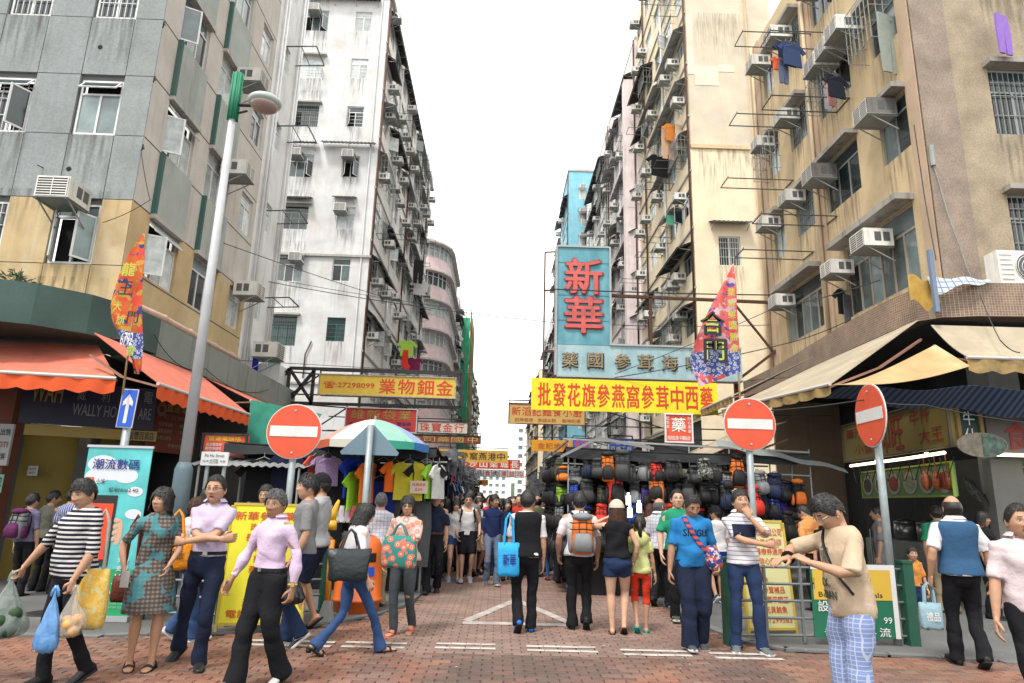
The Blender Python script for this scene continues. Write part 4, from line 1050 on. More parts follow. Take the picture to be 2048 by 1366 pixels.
# ---- A2: whitish rear block with pipes, facing the side lane
bA2 = thing('rear_block', 'whitish rear apartment block with drain pipes between the grey corner block and the lane', 'building', (-9, 19, 0)); sB = Face('L', -7.38, bA2)
h2 = [(19.0, 19.6, z, z + .9) for z in (6.6, 9.4, 12.2, 15.0, 17.8)]
sB.wall(18.36, 20.6, 4.3, 19.5, h2, WHT2)
for h in h2: sB.put(window(.6, .9, 2, 1, .3, glass=GLASSP), 19.3, h[2])
for k, a in enumerate((18.6, 18.8, 20.2, 20.4)):
    b = MB(); b.tube([sB.p(a, 4.6, .08), sB.p(a, 19.4, .08)], .05 if k % 2 else .035, 8); b.build('drain_pipe', WHT2, bA2, True)
b = MB(); b.ext(-14, -7.4, 20.6, 20.7, 0, 19.5); b.build('lane_wall', WHT2, bA2)
for z in (7.2, 10.0, 12.9, 15.8):
    b = MB(); b.bar(sB.p(19.1, z, .02), sB.p(19.1, z + .05, 1.0), .03); b.bar(sB.p(20.1, z, .02), sB.p(20.1, z + .05, 1.0), .03); b.bar(sB.p(19.1, z + .05, 1.0), sB.p(20.1, z + .05, 1.0), .03); b.bar(sB.p(19.1, z + .04, .5), sB.p(20.1, z + .04, .5), .02); b.build('drying_rack', RODM, bA2)
b = MB(); b.ext(-7.4, -6.6, 19.6, 20.5, 4.66, 5.3); b.build('rooftop_shed', WHT2, bA2); _c = sB.put(ac_unit(1.05), 19.0, 5.35, .3)

# ---- C: tall white block on the left beyond the lane
bC = thing('white_block', 'tall white weathered apartment block with many tin awnings, left of the street beyond the lane', 'building', (-10, 40, 0))
fC = Face('F', 33, bC); sC = Face('L', -7.1, bC)
zf = [28.62, 25.55, 22.53, 19.5, 16.5, 13.6, 10.4]; hc = []
for k, z in enumerate(zf):
    lowh = 1.35 if k < 6 else 1.55
    hc += [(-11.9, -10.5, z - lowh, z), (-8.97, -8.03, z - 1.25, z), (-13.4, -12.85, z - 1.3, z - .1)]
fC.wall(-14.0, -7.1, 3.5, 29.7, hc, wallm('white_gable_render', (.62, .62, .625), dirt=.45, dcol=(.40, .34, .29), streak=.45, var=.13));  # same white wall as the side, colour toned down for the brighter front
b = MB(); b.ext(-14.2, -6.9, 32.85, 58, 29.71, 30.0); b.build('roof_slab', LEDG, bC)
b = MB(); b.ext(-14.0, -13.9, 33, 57, 0, 29.7); b.build('rear_wall', WHT2, bC)
b = MB(); b.ext(-14.1, -7.0, 32.86, 33.02, 13.66, 13.78); b.ext(-14.1, -7.0, 32.9, 33.02, 6.9, 7.0); b.build('string_course', LEDG, bC)
for k, z in enumerate(zf):
    [stain(fC, h[0] - .1, h[1] + .1, h[2], 1.5) for h in hc[3 * k:3 * k + 3]]; stain(fC, -12.2, -10.2, z + .9, .9)
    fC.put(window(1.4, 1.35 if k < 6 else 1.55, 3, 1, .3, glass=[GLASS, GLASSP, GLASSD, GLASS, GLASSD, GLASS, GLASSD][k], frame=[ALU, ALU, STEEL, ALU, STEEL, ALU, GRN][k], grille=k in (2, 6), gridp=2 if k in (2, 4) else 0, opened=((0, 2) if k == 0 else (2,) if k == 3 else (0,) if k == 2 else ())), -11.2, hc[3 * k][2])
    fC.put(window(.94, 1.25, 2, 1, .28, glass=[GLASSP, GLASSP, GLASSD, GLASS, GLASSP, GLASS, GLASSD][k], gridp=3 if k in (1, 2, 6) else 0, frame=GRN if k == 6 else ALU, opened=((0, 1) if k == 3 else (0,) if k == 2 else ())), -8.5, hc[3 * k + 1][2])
    fC.put(window(.55, 1.2, 1, 1, .4, glass=GLASSD if k % 2 else GLASS), -13.12, hc[3 * k + 2][2])
    if k in (1, 2, 4, 5, 6): b = MB(); fC.box(b, -12.05, -10.35, z + .02, z + .12, -.05, .28); b.build('window_hood', LEDG, bC)
for (a, z) in ((-11.2, 28.1), (-11.35, 19.1), (-8.55, 19.1), (-8.7, 16.0), (-10.75, 13.2)): fC.put(ac_unit(1.0), a, z, .1)
fC.put(tin_awning(5.2, .5, .15), -10.2, 29.4); fC.put(tin_awning(3.7, .55, .2), -12.15, 20.12, .1); fC.put(tin_awning(2.9, .55, .2), -8.6, 20.2, .1)
fC.put(tin_awning(1.7, .6, .25), -11.2, 17.0); fC.put(tin_awning(1.2, .6, .25), -8.6, 17.1)
fC.put(cage(1.55, .5, .5), -11.2, 24.0)
b = MB(); fC.box(b, -12.1, -11.1, 7.3, 8.85, -.02, .02); b.build('green_door', GRN, bC)
for a in (-12.9, -9.9): b = MB(); b.tube([fC.p(a, 7.2, .08), fC.p(a, 8.4, .08), fC.p(a + .25, 9.1, .08)], .035, 6); b.build('stub_pipe', RUST, bC)
b = MB(); b.tube([fC.p(-7.5, 7, .06), fC.p(-7.5, 29.5, .06)], .04, 6); b.build('drain_pipe', WHT2, bC)
def busy_side(S, a0, a1, z0, z1, dz, wallmat, sgnrs, aw=.9, acp=.55, cg=.35, win=1.25, bay=2.4, rackp=.15, frames=(ALU, STEEL), pier=0, lod=1, awm=(AWD, AWG, AWG), start=0):
    """street side of an old block: windows, awnings, coolers, cages, racks"""
    r_ = random.Random(sgnrs); nb = max(1, int(round((a1 - a0) / bay))); bw = (a1 - a0) / nb; holes = []; nf = int((z1 - z0) / dz); ww = bw * .74
    for k in range(nf):
        for i in range(nb): c = a0 + (i + .5) * bw; holes.append((c - ww / 2, c + ww / 2, z0 + k * dz + .95, z0 + k * dz + .95 + win, k, i))
    S.wall(a0, a1, z0 - .2 if start == 0 else 0, z1 + .1, [h[:4] for h in holes], wallmat, .14)
    for h in holes:
        k, i = h[4:]; c = (h[0] + h[1]) / 2; g = r_.choice((GLASS, GLASSP, GLASSP, GLASSD, GLASSP))
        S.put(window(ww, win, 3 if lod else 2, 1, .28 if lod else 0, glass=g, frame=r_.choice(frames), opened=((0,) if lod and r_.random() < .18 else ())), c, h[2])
        if r_.random() < acp: S.put(ac_unit(.86 if lod else .95, 0, 1 if lod else 0), c + r_.uniform(-.3, .3) * bw, h[2] + r_.choice((-.1, win - .35, .1)), .08)
        if r_.random() < cg: S.put(cage(ww, win * 1.02, r_.choice((.4, .55))), c, h[2])
        if r_.random() < rackp: S.put(rack(1.5, .8), c + r_.uniform(-.3, .3), h[2] - .1)
    for k in range(nf):
        i = 0
        while i < nb:
            n = r_.choice((1, 2, 2, 3)); n = min(n, nb - i)
            if r_.random() < aw * .82: S.put(tin_awning(round(n * bw * .95, 1), r_.choice((.5, .62, .8)), r_.choice((.26, .34, .42)), r_.choice(awm), brackets=True), a0 + (i + n / 2) * bw, z0 + k * dz + .95 + win + .14)
            i += n
        b = MB(); S.box(b, a0, a1, z0 + k * dz - .05, z0 + k * dz + .05, -.02, .07); b.build('floor_band', LEDG, S.root)
    for i in range(0, nb + 1, 2):
        a = min(a1 - .1, a0 + i * bw + .05); b = MB(); b.tube([S.p(a, z0 if start == 0 else 3, .09), S.p(a, z1, .09)], .055, 6); b.build('drain_pipe', WHT2 if i % 4 else RUST, S.root, True)
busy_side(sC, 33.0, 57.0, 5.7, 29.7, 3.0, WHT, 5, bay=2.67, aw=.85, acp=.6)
b = MB(); b.ext(-14, -7.12, 57, 57.1, 0, 29.7); b.build('end_wall', WHT2, bC)
for y, h in ((34, 2.2), (41, 1.5), (52, 2.6)):
    b = MB(); b.tube([(-7.6, y, 30), (-7.6, y, 30 + h)], .03, 5); b.bar((-8.1, y, 30 + h * .8), (-7.1, y, 30 + h * .8), .02); b.bar((-8.0, y, 30 + h * .6), (-7.2, y, 30 + h * .6), .02); b.build('roof_antenna', DARKM, bC)
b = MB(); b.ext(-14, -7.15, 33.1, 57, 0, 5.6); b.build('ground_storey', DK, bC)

# ---- D: pink block with a rounded corner and window bands
bD = thing('pink_block', 'pink apartment block with rounded corner and white window bands, left side further down', 'building', (-9, 68, 0))
def round_plan(t):  # t 0..1 along front, corner and side
    pts = [(-14, 61.5), (-9.0, 61.5), (-7.5, 61.9), (-6.5, 62.7), (-5.8, 64.0), (-5.6, 65.6), (-5.6, 76)]; return pts
PTS = []
base_ = round_plan(0); 
for i in range(len(base_) - 1):
    for t in (0, .5): PTS.append((base_[i][0] * (1 - t) + base_[i + 1][0] * t, base_[i][1] * (1 - t) + base_[i + 1][1] * t))
PTS.append(base_[-1])
def band(z0, z1, off, m, nm, root=bD):
    b = MB(); n = len(PTS)
    for i in range(n - 1):
        (x0, y0), (x1, y1) = PTS[i], PTS[i + 1]; x0, x1, y0, y1 = x0 + off, x1 + off, y0 - off, y1 - off
        b.quad((x0, y0, z0), (x1, y1, z0), (x1, y1, z1), (x0, y0, z1))
        if off > 0: b.quad((x0, y0, z0), (x1, y1, z0), (x1 - off, y1 + off, z0), (x0 - off, y0 + off, z0)); b.quad((x0, y0, z1), (x1, y1, z1), (x1 - off, y1 + off, z1), (x0 - off, y0 + off, z1))
    return b.build(nm, m, root)
for k in range(8):
    z = 2.6 + k * 2.95; band(z, z + 1.5, .0, PINK, 'spandrel_band'); band(z + 1.5, z + 2.95, -.10, GLASSP if k % 3 else GLASS, 'glazing'); band(z + 2.82, z + 2.98, .45, wallm('pink_eave', (.60, .53, .52)), 'eave')
    b = MB()
    for i in range(len(PTS) - 1):
        (x0, y0), (x1, y1) = PTS[i], PTS[i + 1]; L_ = math.hypot(x1 - x0, y1 - y0); n = max(1, int(L_ / .62))
        for q in range(n): t = q / n; b.box((x0 + (x1 - x0) * t, y0 + (y1 - y0) * t, z + 2.2), (.09, .09, 1.4))
        b.bar((x0, y0, z + 2.45), (x1, y1, z + 2.45), .06); b.bar((x0, y0, z + 1.52), (x1, y1, z + 1.52), .06)
    b.build('window_frame', ALU, bD)
b = MB(); b.add([(p[0], p[1], 26.2) for p in PTS] + [(-14, 76, 26.2)], [tuple(range(len(PTS) + 1))]); b.build('roof', LEDG, bD)
b = MB(); b.ext(-14, -5.9, 62.8, 75.9, 0, 2.6); b.build('ground_storey', DK, bD); band(26.2, 26.6, .02, PINK, 'parapet')

# ---- rows continuing down the street
def row_block(nm, label, k, x, y0, y1, z1, m, seed, dz=2.95, depth=9, lod=0, **kw):
    root = thing(nm, label, 'building', (x + (-4 if k == 'L' else 4), (y0 + y1) / 2, 0)); S = Face(k, x, root); Fr = Face('F', y0, root)
    sg = -1 if k == 'L' else 1
    busy_side(S, y0, y1, 5.2, z1, dz, m, seed, lod=lod, **kw)
    xa, xb = sorted((x, x + sg * depth)); Fr.wall(xa, xb, 0, z1, [], m)
    b = MB(); b.ext(xa, xb, y0 + .02, y1, z1 + .02, z1 + .3); b.build('roof_slab', LEDG, root); b = MB(); b.quad((xa, y1, 0), (xb, y1, 0), (xb, y1, z1), (xa, y1, z1)); b.build('end_wall', m, root)
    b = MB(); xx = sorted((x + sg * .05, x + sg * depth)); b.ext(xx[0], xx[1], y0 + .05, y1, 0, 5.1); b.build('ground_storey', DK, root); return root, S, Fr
row_block('grey_block', 'weathered pale block with cluttered front directly behind the pink rounded block', 'L', -6.4, 76, 92, 27, GREYW, 21, bay=2.7, acp=.5, cg=.3, rackp=.05)
row_block('pale_block', 'pale apartment block beside the green scaffold netting down the left side', 'L', -6.4, 92, 118, 29.5, WHT2, 22, bay=3.2, acp=.4, cg=.2, rackp=0)
row_block('far_block', 'farthest pale block on the left side of the street', 'L', -6.4, 126, 190, 29, GREYW, 23, bay=4, acp=.3, cg=.1, rackp=0)
# green scaffold netting
gs_ = thing('scaffold_tower', 'green netted bamboo scaffold hanging on the left facades far down the street', 'scaffold', (-6, 112, 0))
NET = mat('green_netting', (.02, .36, .20), .8, var=.2, vs=.6, dirt=.2, dcol=(.01, .16, .10))
b = MB(); b.sheet(lambda u, v: (-5.1 + .12 * math.sin(v * 30), 100 + 14 * u + .1 * math.sin(u * 20), 4 + 25 * v), 14, 20, .05); b.sheet(lambda u, v: (-6.4 + 1.3 * u, 100 + .1 * math.sin(v * 25), 4 + 25 * v), 4, 20, .05); b.build('netting', NET, gs_)
b = MB()
for y in np.arange(100, 114.5, 2): b.tube([(-5.0, y, 0), (-5.0, y, 30.5)], .06, 5)
for z in np.arange(2, 30, 2.2): b.bar((-5.0, 100, z), (-5.0, 114, z), .07)
for x in (-5.7, -6.3): b.tube([(x, 99.9, 0), (x, 99.9, 30.5)], .06, 5)
b.build('poles', mat('bamboo', (.25, .18, .08), .7), gs_)

# ---- B: warm cream corner block on the right
bB = thing('corner_block', 'warm cream corner apartment block with brown mosaic pier and drying racks, right foreground', 'building', (11, 14, 0))
fB = Face('F', 12.3, bB); sBq = Face('R', 8.66, bB)
hb = []
big = [(12.95, 15.85, 6.2, 8.0), (17.0, 19.45, 6.35, 7.95)]
up = []
for k, z in enumerate((9.22, 12.0, 14.95)):
    up += [(12.75, 13.8, z, z + 1.35), (14.75, 16.45, z, z + 1.42), (17.15, 18.25, z + .1, z + 1.35), (19.1, 19.9, z, z + 1.35)]
sBq.wall(12.3, 20.95, 4.9, 17.5, big + up, CRM2, .2)
for (a, c) in ((16.5, 17.05), (20.1, 20.93)): b = MB(); sBq.box(b, a, c, 5.45, 17.5, .0, .04); b.build('pier', PNKB, bB)
b = MB(); sBq.box(b, 12.32, 12.68, 5.45, 17.5, .0, .03); b.build('pier', PNKB, bB)
for h in big: sBq.put(window(h[1] - h[0], h[3] - h[2], 6 if h[1] - h[0] > 2.7 else 5, 1, .3, glass=GLASS, frame=mat('worn_wood_frame', (.36, .31, .25), .7, streak=.5), fw=.06), (h[0] + h[1]) / 2, h[2])
for i, h in enumerate(up):
    w_ = h[1] - h[0]; sBq.put(window(w_, h[3] - h[2], 3 if w_ > 1.3 else 2, 1, .27, glass=(GLASS, GLASSD, GLASS, GLASSP)[i % 4], frame=STEEL, opened=((0,) if i in (8,) else ()), grille=(i % 4 == 2)), (h[0] + h[1]) / 2, h[2])
    b = MB(); sBq.box(b, h[0] - .08, h[1] + .08, h[3] + .01, h[3] + .13, -.1, .34); b.build('window_hood', CONC, bB)
for h in big: b = MB(); sBq.box(b, h[0] - .08, h[1] + .08, h[3] + .01, h[3] + .15, -.1, .42); b.build('window_hood', CONC, bB)
for h in up + big: stain(sBq, h[0] - .1, h[1] + .1, h[2], 1.5)
for h in holes[:0]: pass
# coolers on the right block: (y, z)
for (y, z, dk) in ((13.95, 7.25, 0), (15.6, 7.2, 0), (18.9, 7.35, 0), (13.3, 10.1, 1), (16.0, 9.95, 1), (17.75, 10.15, 0), (19.5, 10.1, 0), (15.4, 12.85, 0), (14.9, 12.95, 0), (17.7, 12.75, 0), (19.5, 12.9, 0), (17.8, 15.6, 0), (19.4, 15.8, 0), (15.6, 15.5, 0), (14.2, 13.0, 0)):
    sBq.put(ac_unit((.86, .98, .92)[int(y * 10) % 3], dk), y, z, .10); stain(sBq, y - .35, y + .35, z - .02, 1.3)
for (y, z) in ((15.2, 11.75), (17.6, 12.75), (16.3, 9.0), (17.7, 8.55), (15.0, 12.9 + .6), (18.6, 11.2), (16.8, 14.9)): sBq.put(rack(2.0, .65), y, z, 0)
for (y, z) in ((13.4, 12.0), (19.5, 12.0), (15.6, 12.0)): sBq.put(cage(1.0, 1.3, .5), y, z)
for a in (16.75, 20.5): b = MB(); b.tube([sBq.p(a, 5.4, .1), sBq.p(a, 17.5, .1)], .05, 8); b.build('drain_pipe', mat('cream_pipe', (.6, .47, .3), .6, streak=.5), bB, True)
b = MB(); fB.box(b, 8.66, 9.42, 5.4, 17.5, -.2, .03); b.build('mosaic_pier', MOSB, bB)
hf = [(10.2, 11.7, 6.4, 7.9), (10.2, 11.7, 9.26, 10.82), (10.2, 11.7, 12.9, 14.3)]
fB.wall(9.42, 13.5, 4.9, 17.5, hf, MOSC, .2)
for h in hf: stain(fB, 10.0, 11.9, h[2], 1.4); fB.put(window(1.5, h[3] - h[2], 3, 1, .34, glass=GLASSD, frame=STEEL, grille=1), 10.95, h[2]); b = MB(); fB.box(b, 10.1, 11.8, h[3] + .01, h[3] + .12, -.1, .25); b.build('window_hood', CONC, bB)
b = MB(); b.tube([(8.72, 12.24, 8.45), (8.72, 12.24, 8.9)], .05, 8); b.tube([(8.72, 12.24, 8.5), (8.85, 12.2, 7.4), (9.1, 12.2, 6.2), (9.3, 12.2, 5.5)], .012, 5); b.build('lamp_bracket', STEEL, bB)
cpB = [(13.5, 10.8), (9.0, 10.8), (8.2, 10.86), (7.65, 11.02), (7.4, 11.3), (7.33, 11.9), (7.36, 13.4), (7.5, 15.1), (7.75, 18), (7.8, 21)]
cbB = [(13.5, 12.28), (9.0, 12.28), (8.7, 12.28), (8.68, 12.28), (8.68, 12.28), (8.68, 12.3), (8.68, 13.4), (8.68, 15.1), (8.68, 18), (8.68, 21)]
plan_band(cpB, cbB, 4.85, 5.45, MOSD, bB)
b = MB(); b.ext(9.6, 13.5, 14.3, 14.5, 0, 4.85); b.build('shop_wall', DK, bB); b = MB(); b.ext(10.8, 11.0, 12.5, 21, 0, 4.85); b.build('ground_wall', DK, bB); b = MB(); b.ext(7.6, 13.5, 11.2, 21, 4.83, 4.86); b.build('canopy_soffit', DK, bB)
b = MB(); b.ext(8.68, 13.5, 20.9, 21.0, 0, 17.5); b.build('lane_wall', PNKB, bB)
b = MB(); b.box((9.05, 11.9, 2.4), (.55, .55, 4.85)); b.build('corner_column', wallm('white_glazed_tile', (.24, .245, .235), streak=.4), bB)
# split-type cooler on the canopy
ou = thing('outdoor_cooler', 'white outdoor cooler unit standing on the brown mosaic canopy at the right edge', 'air conditioner', (9.15, 11.1, 5.46))
b = MB(); b.box((9.15, 11.1, 5.80), (.85, .32, .62)); b.build('casing', ACW, ou); b = MB(); b.disc((9.28, 10.93, 5.80), .25, 20, 'y', .01); b.build('fan_opening', ACD, ou)
b = MB(); [b.tube([(9.28 + r_ * math.cos(t), 10.92, 5.80 + r_ * math.sin(t)) for t in np.linspace(0, 2 * PI, 17)], .006, 4) for r_ in (.08, .15, .22, .26)]; [b.bar((8.76, 10.932, 5.58 + k * .09), (8.98, 10.932, 5.58 + k * .09), .02) for k in range(6)]; b.build('fan_guard', ACW, ou)

# ---- E: tall cream block on the right beyond the lane
bE = thing('cream_block', 'tall cream apartment block with blank flank and dark tin awnings, right side beyond the lane', 'building', (11, 34, 0))
fE = Face('F', 29, bE); sE = Face('R', 8.83, bE)
hE = [(9.97, 11.0, 12.4, 13.85)]
fE.wall(8.83, 13.2, 0, 18.4, hE, CRM, .2); fE.wall(8.83, 13.2, 18.4, 36, [], wallm('upper_cream_render', (.60, .52, .40), dirt=.6, dcol=(.40, .38, .36)), .2, front=-.08)
b = MB(); fE.box(b, 8.83, 13.2, 18.36, 18.56, -.06, .09); b.build('string_course', CRM2, bE); fE.put(window(1.03, 1.45, 2, 1, 0, glass=GLASSD, grille=1, frame=mat('white_frame', (.72, .72, .7), .5)), 10.48, 12.4); fE.put(tin_awning(1.9, .6, .22), 10.5, 14.6); stain(fE, 9.8, 11.2, 12.4, 2.2); stain(fE, 8.9, 12.2, 18.35, 2.5); stain(fE, 8.9, 12.2, 26, 3, .085); stain(fE, 8.9, 12.2, 33, 5, .085)
CPM = wallm('repair_patch', (.70, .62, .50), dirt=.1, streak=.05)
for (x0, x1, z0, z1) in ((8.84, 9.2, 22.5, 26), (9.2, 10.4, 21.9, 23.0), (10.4, 11.2, 22.7, 23.1)): b = MB(); fE.box(b, x0, x1, z0, z1, -.08, -.06); b.build('repair_patch', CPM, bE)
b = MB(); b.tube([fE.p(11.9, 5, .1), fE.p(11.9, 36, .02)], .05, 6); b.build('drain_pipe', CRM2, bE)
busy_side(sE, 29.0, 40.6, 5.4, 34.9, 2.95, CRM, 8, bay=2.32, aw=.92, acp=.7, cg=.4, rackp=.25)
b = MB(); b.ext(8.9, 13.2, 29.1, 40.6, 35.0, 35.2); b.build('roof_slab', LEDG, bE); b = MB(); b.ext(9.0, 13.2, 29.1, 40.6, 0, 5.3); b.build('ground_storey', DK, bE)
# ---- F: lilac pink block with projecting pier
bF, sF, fF = row_block('lilac_block', 'lilac pink apartment block with projecting pier behind the tall cream block', 'R', 8.7, 40.7, 52, 33.5, LILAC, 9, lod=1, bay=2.8, aw=.9, acp=.65, cg=.4, rackp=.15)
b = MB(); b.ext(7.95, 8.95, 41.0, 41.7, 5, 30.5); b.build('pier', LILAC, bF)
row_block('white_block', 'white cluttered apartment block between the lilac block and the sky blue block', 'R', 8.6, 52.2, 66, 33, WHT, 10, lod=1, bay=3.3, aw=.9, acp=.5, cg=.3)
# ---- G: sky blue block with blank front
bG = thing('blue_block', 'sky blue apartment block with narrow windows rising behind the big blue sign', 'building', (9, 72, 0)); fG = Face('F', 66.2, bG)
hG = []
for k in range(12): z = 33.4 - k * 2.75; hG.append((7.75, 8.6, z, z + 1.3))
fG.wall(6.7, 12, 0, 36.6, hG, BLUEB, .2)
for k, h in enumerate(hG): fG.put(window(.85, 1.3, 2, 1, 0, glass=GLASSP), 8.17, h[2]); fG.put(ac_unit(1.0, 0, 0), 8.17, h[2] + 1.0, .1)
sG = Face('R', 6.7, bG); busy_side(sG, 66.2, 76, 5.2, 36.5, 2.95, BLUEB, 12, lod=0, bay=3.2, acp=.6)
b = MB(); b.ext(6.6, 12, 66.1, 76, 36.62, 36.8); b.build('roof_slab', LEDG, bG); b = MB(); b.box((8.4, 68, 37.3), (1.6, 1.4, 1.1)); b.build('roof_tank', GREYW, bG)
row_block('grey_block', 'narrow weathered block just past the sky blue block on the right', 'R', 7.4, 78, 92, 36, GREYW, 31, bay=3.5, acp=.4, cg=.2, rackp=0)
row_block('pale_block', 'lower pale block further down the right side of the street', 'R', 7.3, 92, 112, 28, WHT2, 32, bay=4, acp=.4, cg=.1, rackp=0)
row_block('far_block', 'farthest cream block on the right with a tall yellowish end wall', 'R', 7.3, 126, 180, 26, CRM, 33, bay=5, acp=.2, cg=0, rackp=0)
# tall pale towers far off beyond the end of the street
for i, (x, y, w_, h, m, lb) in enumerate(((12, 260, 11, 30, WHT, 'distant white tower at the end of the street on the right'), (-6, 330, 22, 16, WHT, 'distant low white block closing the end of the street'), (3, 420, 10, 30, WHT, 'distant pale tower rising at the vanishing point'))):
    t_ = thing('distant_tower', lb, 'building', (x, y, 0)); Fq = Face('F', y - 6, t_); hh = []
    for k in range(int(h / 3.2)):
        for j in range(int(w_ / 3)): hh.append((x - w_ / 2 + .8 + j * 3, x - w_ / 2 + 2.4 + j * 3, k * 3.2 + 1, k * 3.2 + 2.4))
    Fq.wall(x - w_ / 2, x + w_ / 2, 0, h, hh, m, .3); b = MB(); [Fq.box(b, a[0] + .0, a[1], a[2], a[3], -.3, -.25) for a in hh]; b.build('window_row', GLASS, t_)
    b = MB(); b.ext(x - w_ / 2, x + w_ / 2, y - 5.6, y + 6, 0, h - .1); b.build('tower_body', m, t_)
ORD = 'first second third fourth fifth sixth seventh eighth ninth tenth eleventh twelfth thirteenth fourteenth fifteenth sixteenth seventeenth eighteenth nineteenth twentieth last'.split()
# ------------------------------------------------------------ street furniture, signs, stalls
RED = mat('sign_red', (.66, .085, .035), .45, var=.1, vs=3, dirt=.3, dcol=(.3, .05, .03), streak=.25); WPL = mat('sign_white', (.66, .66, .66), .5, dirt=.15); ZINC = mat('galvanised', (.30, .34, .36), .5, .35, var=.12, vs=9)
YEL = mat('sign_yellow', (.74, .54, .03), .6, var=.05); LEM = mat('lemon_cloth', (.72, .66, .035), .7, var=.06); INKR = mat('ink_red', (.60, .05, .02), .6); INKK = mat('ink_black', (.02, .02, .022), .6); INKW = mat('ink_white', (.72, .72, .70), .6)
INKB = mat('ink_navy', (.02, .025, .22), .5); BLUE = mat('sign_blue', (.02, .10, .55), .5); GOLD = mat('gold_letters', (.52, .36, .12), .5, .2, var=.2); PLG = mat('plate_grey', (.40, .42, .43), .6, dirt=.3)
SG = 'shop signs hung over the street'
def V3(*a): return Vector(a)
def board(label, A, B, z0, z1, face, edge=None, texts=(), t=.10, name='shop_sign', cat='sign', group=None, frame=.03, bold=.02, fit=True):
    A = Vector((A[0], A[1], 0)); B = Vector((B[0], B[1], 0)); d = (B - A); L = d.length; d /= L; nrm = d.cross(V3(0, 0, 1))
    root = thing(name, label, cat, ((A + B) / 2).to_tuple()[:2] + ((z0 + z1) / 2,), math.atan2(d.y, d.x), group)
    M = wm(root); H_ = z1 - z0
    b = MB(); b.box((0, t / 2, 0), (L, t, H_)); b.build('panel', face, root, local=True)
    if edge:
        for (c, s_) in (((0, -.01, H_ / 2), (L + .04, .05, frame)), ((0, -.01, -H_ / 2), (L + .04, .05, frame)), ((-L / 2, -.01, 0), (frame, .048, H_ - frame)), ((L / 2, -.01, 0), (frame, .048, H_ - frame))):
            b = MB(); b.box(c, s_); b.build('frame', edge, root, local=True)
    by = {}
    for tx in texts:
        s_, u, v, w_, h_, m_ = tx[:6]; by.setdefault(m_.name, (m_, []))[1].append((s_, V3((u - .5) * L, -.002, (.5 - v) * H_), w_ * L, h_ * H_))
    for m_, its in by.values():
        mb = MB()
        for s_, c, w_, h_ in its: text_mb(mb, s_, c, (1, 0, 0), (0, 0, 1), w_, h_, bold, .006, fit)
        if mb.v: mb.build('lettering', m_, root, local=True)
    return root
def spread(s, u0, u1, v, h, m, wf=.86):
    n = len(s); c = (u1 - u0) / n; return [(ch, u0 + c * (i + .5), v, c * wf, h, m) for i, ch in enumerate(s) if ch.strip()]
def hang(root, pts, m=DARKM, r=.02, nm='hanger'):
    b = MB()
    for a, c in pts: b.bar(a, c, r)
    return b.build(nm, m, root)
# traffic discs
def disc_sign(label, x, y, z, r, rz=0, pole_r=.045, poledx=0):
    t = thing('no_entry_sign', label, 'road sign', (x, y, 0), group='red no entry discs at the street mouth'); b = MB(); b.tube([(x + poledx, y, 0), (x + poledx, y, z + r * .8)], pole_r, 12); b.build('pole', ZINC, t, True)
    Mx = Matrix.Translation((0, 0, z)) @ Matrix.Rotation(rz, 4, 'Z')
    for nm, rr, m_, o in (('rim', r, WPL, -.055), ('disc', r * .965, RED, -.066)): b = MB(); b.disc((0, o, 0), rr, 40, 'y', .014); o_ = b.build(nm, m_, t, local=True); o_.matrix_basis = Mx
    b = MB(); b.box((0, -.077, 0), (r * 1.72, .006, r * .38)); b.build('bar', WPL, t, local=True).matrix_basis = Mx
    b = MB(); [b.disc((0, -.078, s_ * r * .76), .014, 8, 'y', .01) for s_ in (-1, 1)]; b.build('bolt', PLG, t, local=True).matrix_basis = Mx
    return t
disc_sign('round red no entry sign on a grey pole left of the striped parasol', -2.70, 8.9, 2.36, .362); disc_sign('round red no entry sign facing the camera beside the bamboo flag pole on the right', 3.34, 8.9, 2.63, .352, 0)
disc_sign('round red no entry sign turned sideways, rightmost of the discs', 4.74, 8.3, 2.72, .40, R(-94))
t = thing('give_way_sign', 'back of a grey triangular road sign in front of the striped parasol', 'road sign', (-1.85, 9.6, 0)); b = MB(); b.tube([(-1.85, 9.6, 0), (-1.85, 9.6, 2.55)], .045, 12); b.build('pole', ZINC, t, True)
b = MB(); tri = [(-2.25, 2.13), (-1.45, 2.13), (-1.43, 2.17), (-1.81, 2.56), (-1.89, 2.56), (-2.27, 2.17)]; b.loft([[V3(x, y_, z) for x, z in tri] for y_ in (9.66, 9.672)]); b.build('plate', mat('plate_back', (.16, .24, .30), .5, .3), t)
# blue arrow, flag poles
t = thing('arrow_sign', 'blue one way sign with white arrow pointing up on a grey pole', 'road sign', (-5.0, 9.0, 0)); b = MB(); b.tube([(-5.0, 9.06, 0), (-5.0, 9.06, 2.75)], .05, 12); b.build('pole', ZINC, t, True)
q = Matrix.Translation((0, 0, 2.62)) @ Matrix.Rotation(R(2), 4, 'Y'); b = MB(); b.box((0, 0, 0), (.215, .012, .52)); b.build('rim', WPL, t, local=True).matrix_basis = q; b = MB(); b.box((0, -.009, 0), (.195, .006, .50)); b.build('plate', BLUE, t, local=True).matrix_basis = q
b = MB(); b.loft([[V3(x, y_, z) for x, z in ((-.022, -.2), (.022, -.2), (.022, .06), (.065, .03), (.065, .09), (0, .19), (-.065, .09), (-.065, .03), (-.022, .06))] for y_ in (-.012, -.018)]); b.build('arrow', WPL, t, local=True).matrix_basis = q
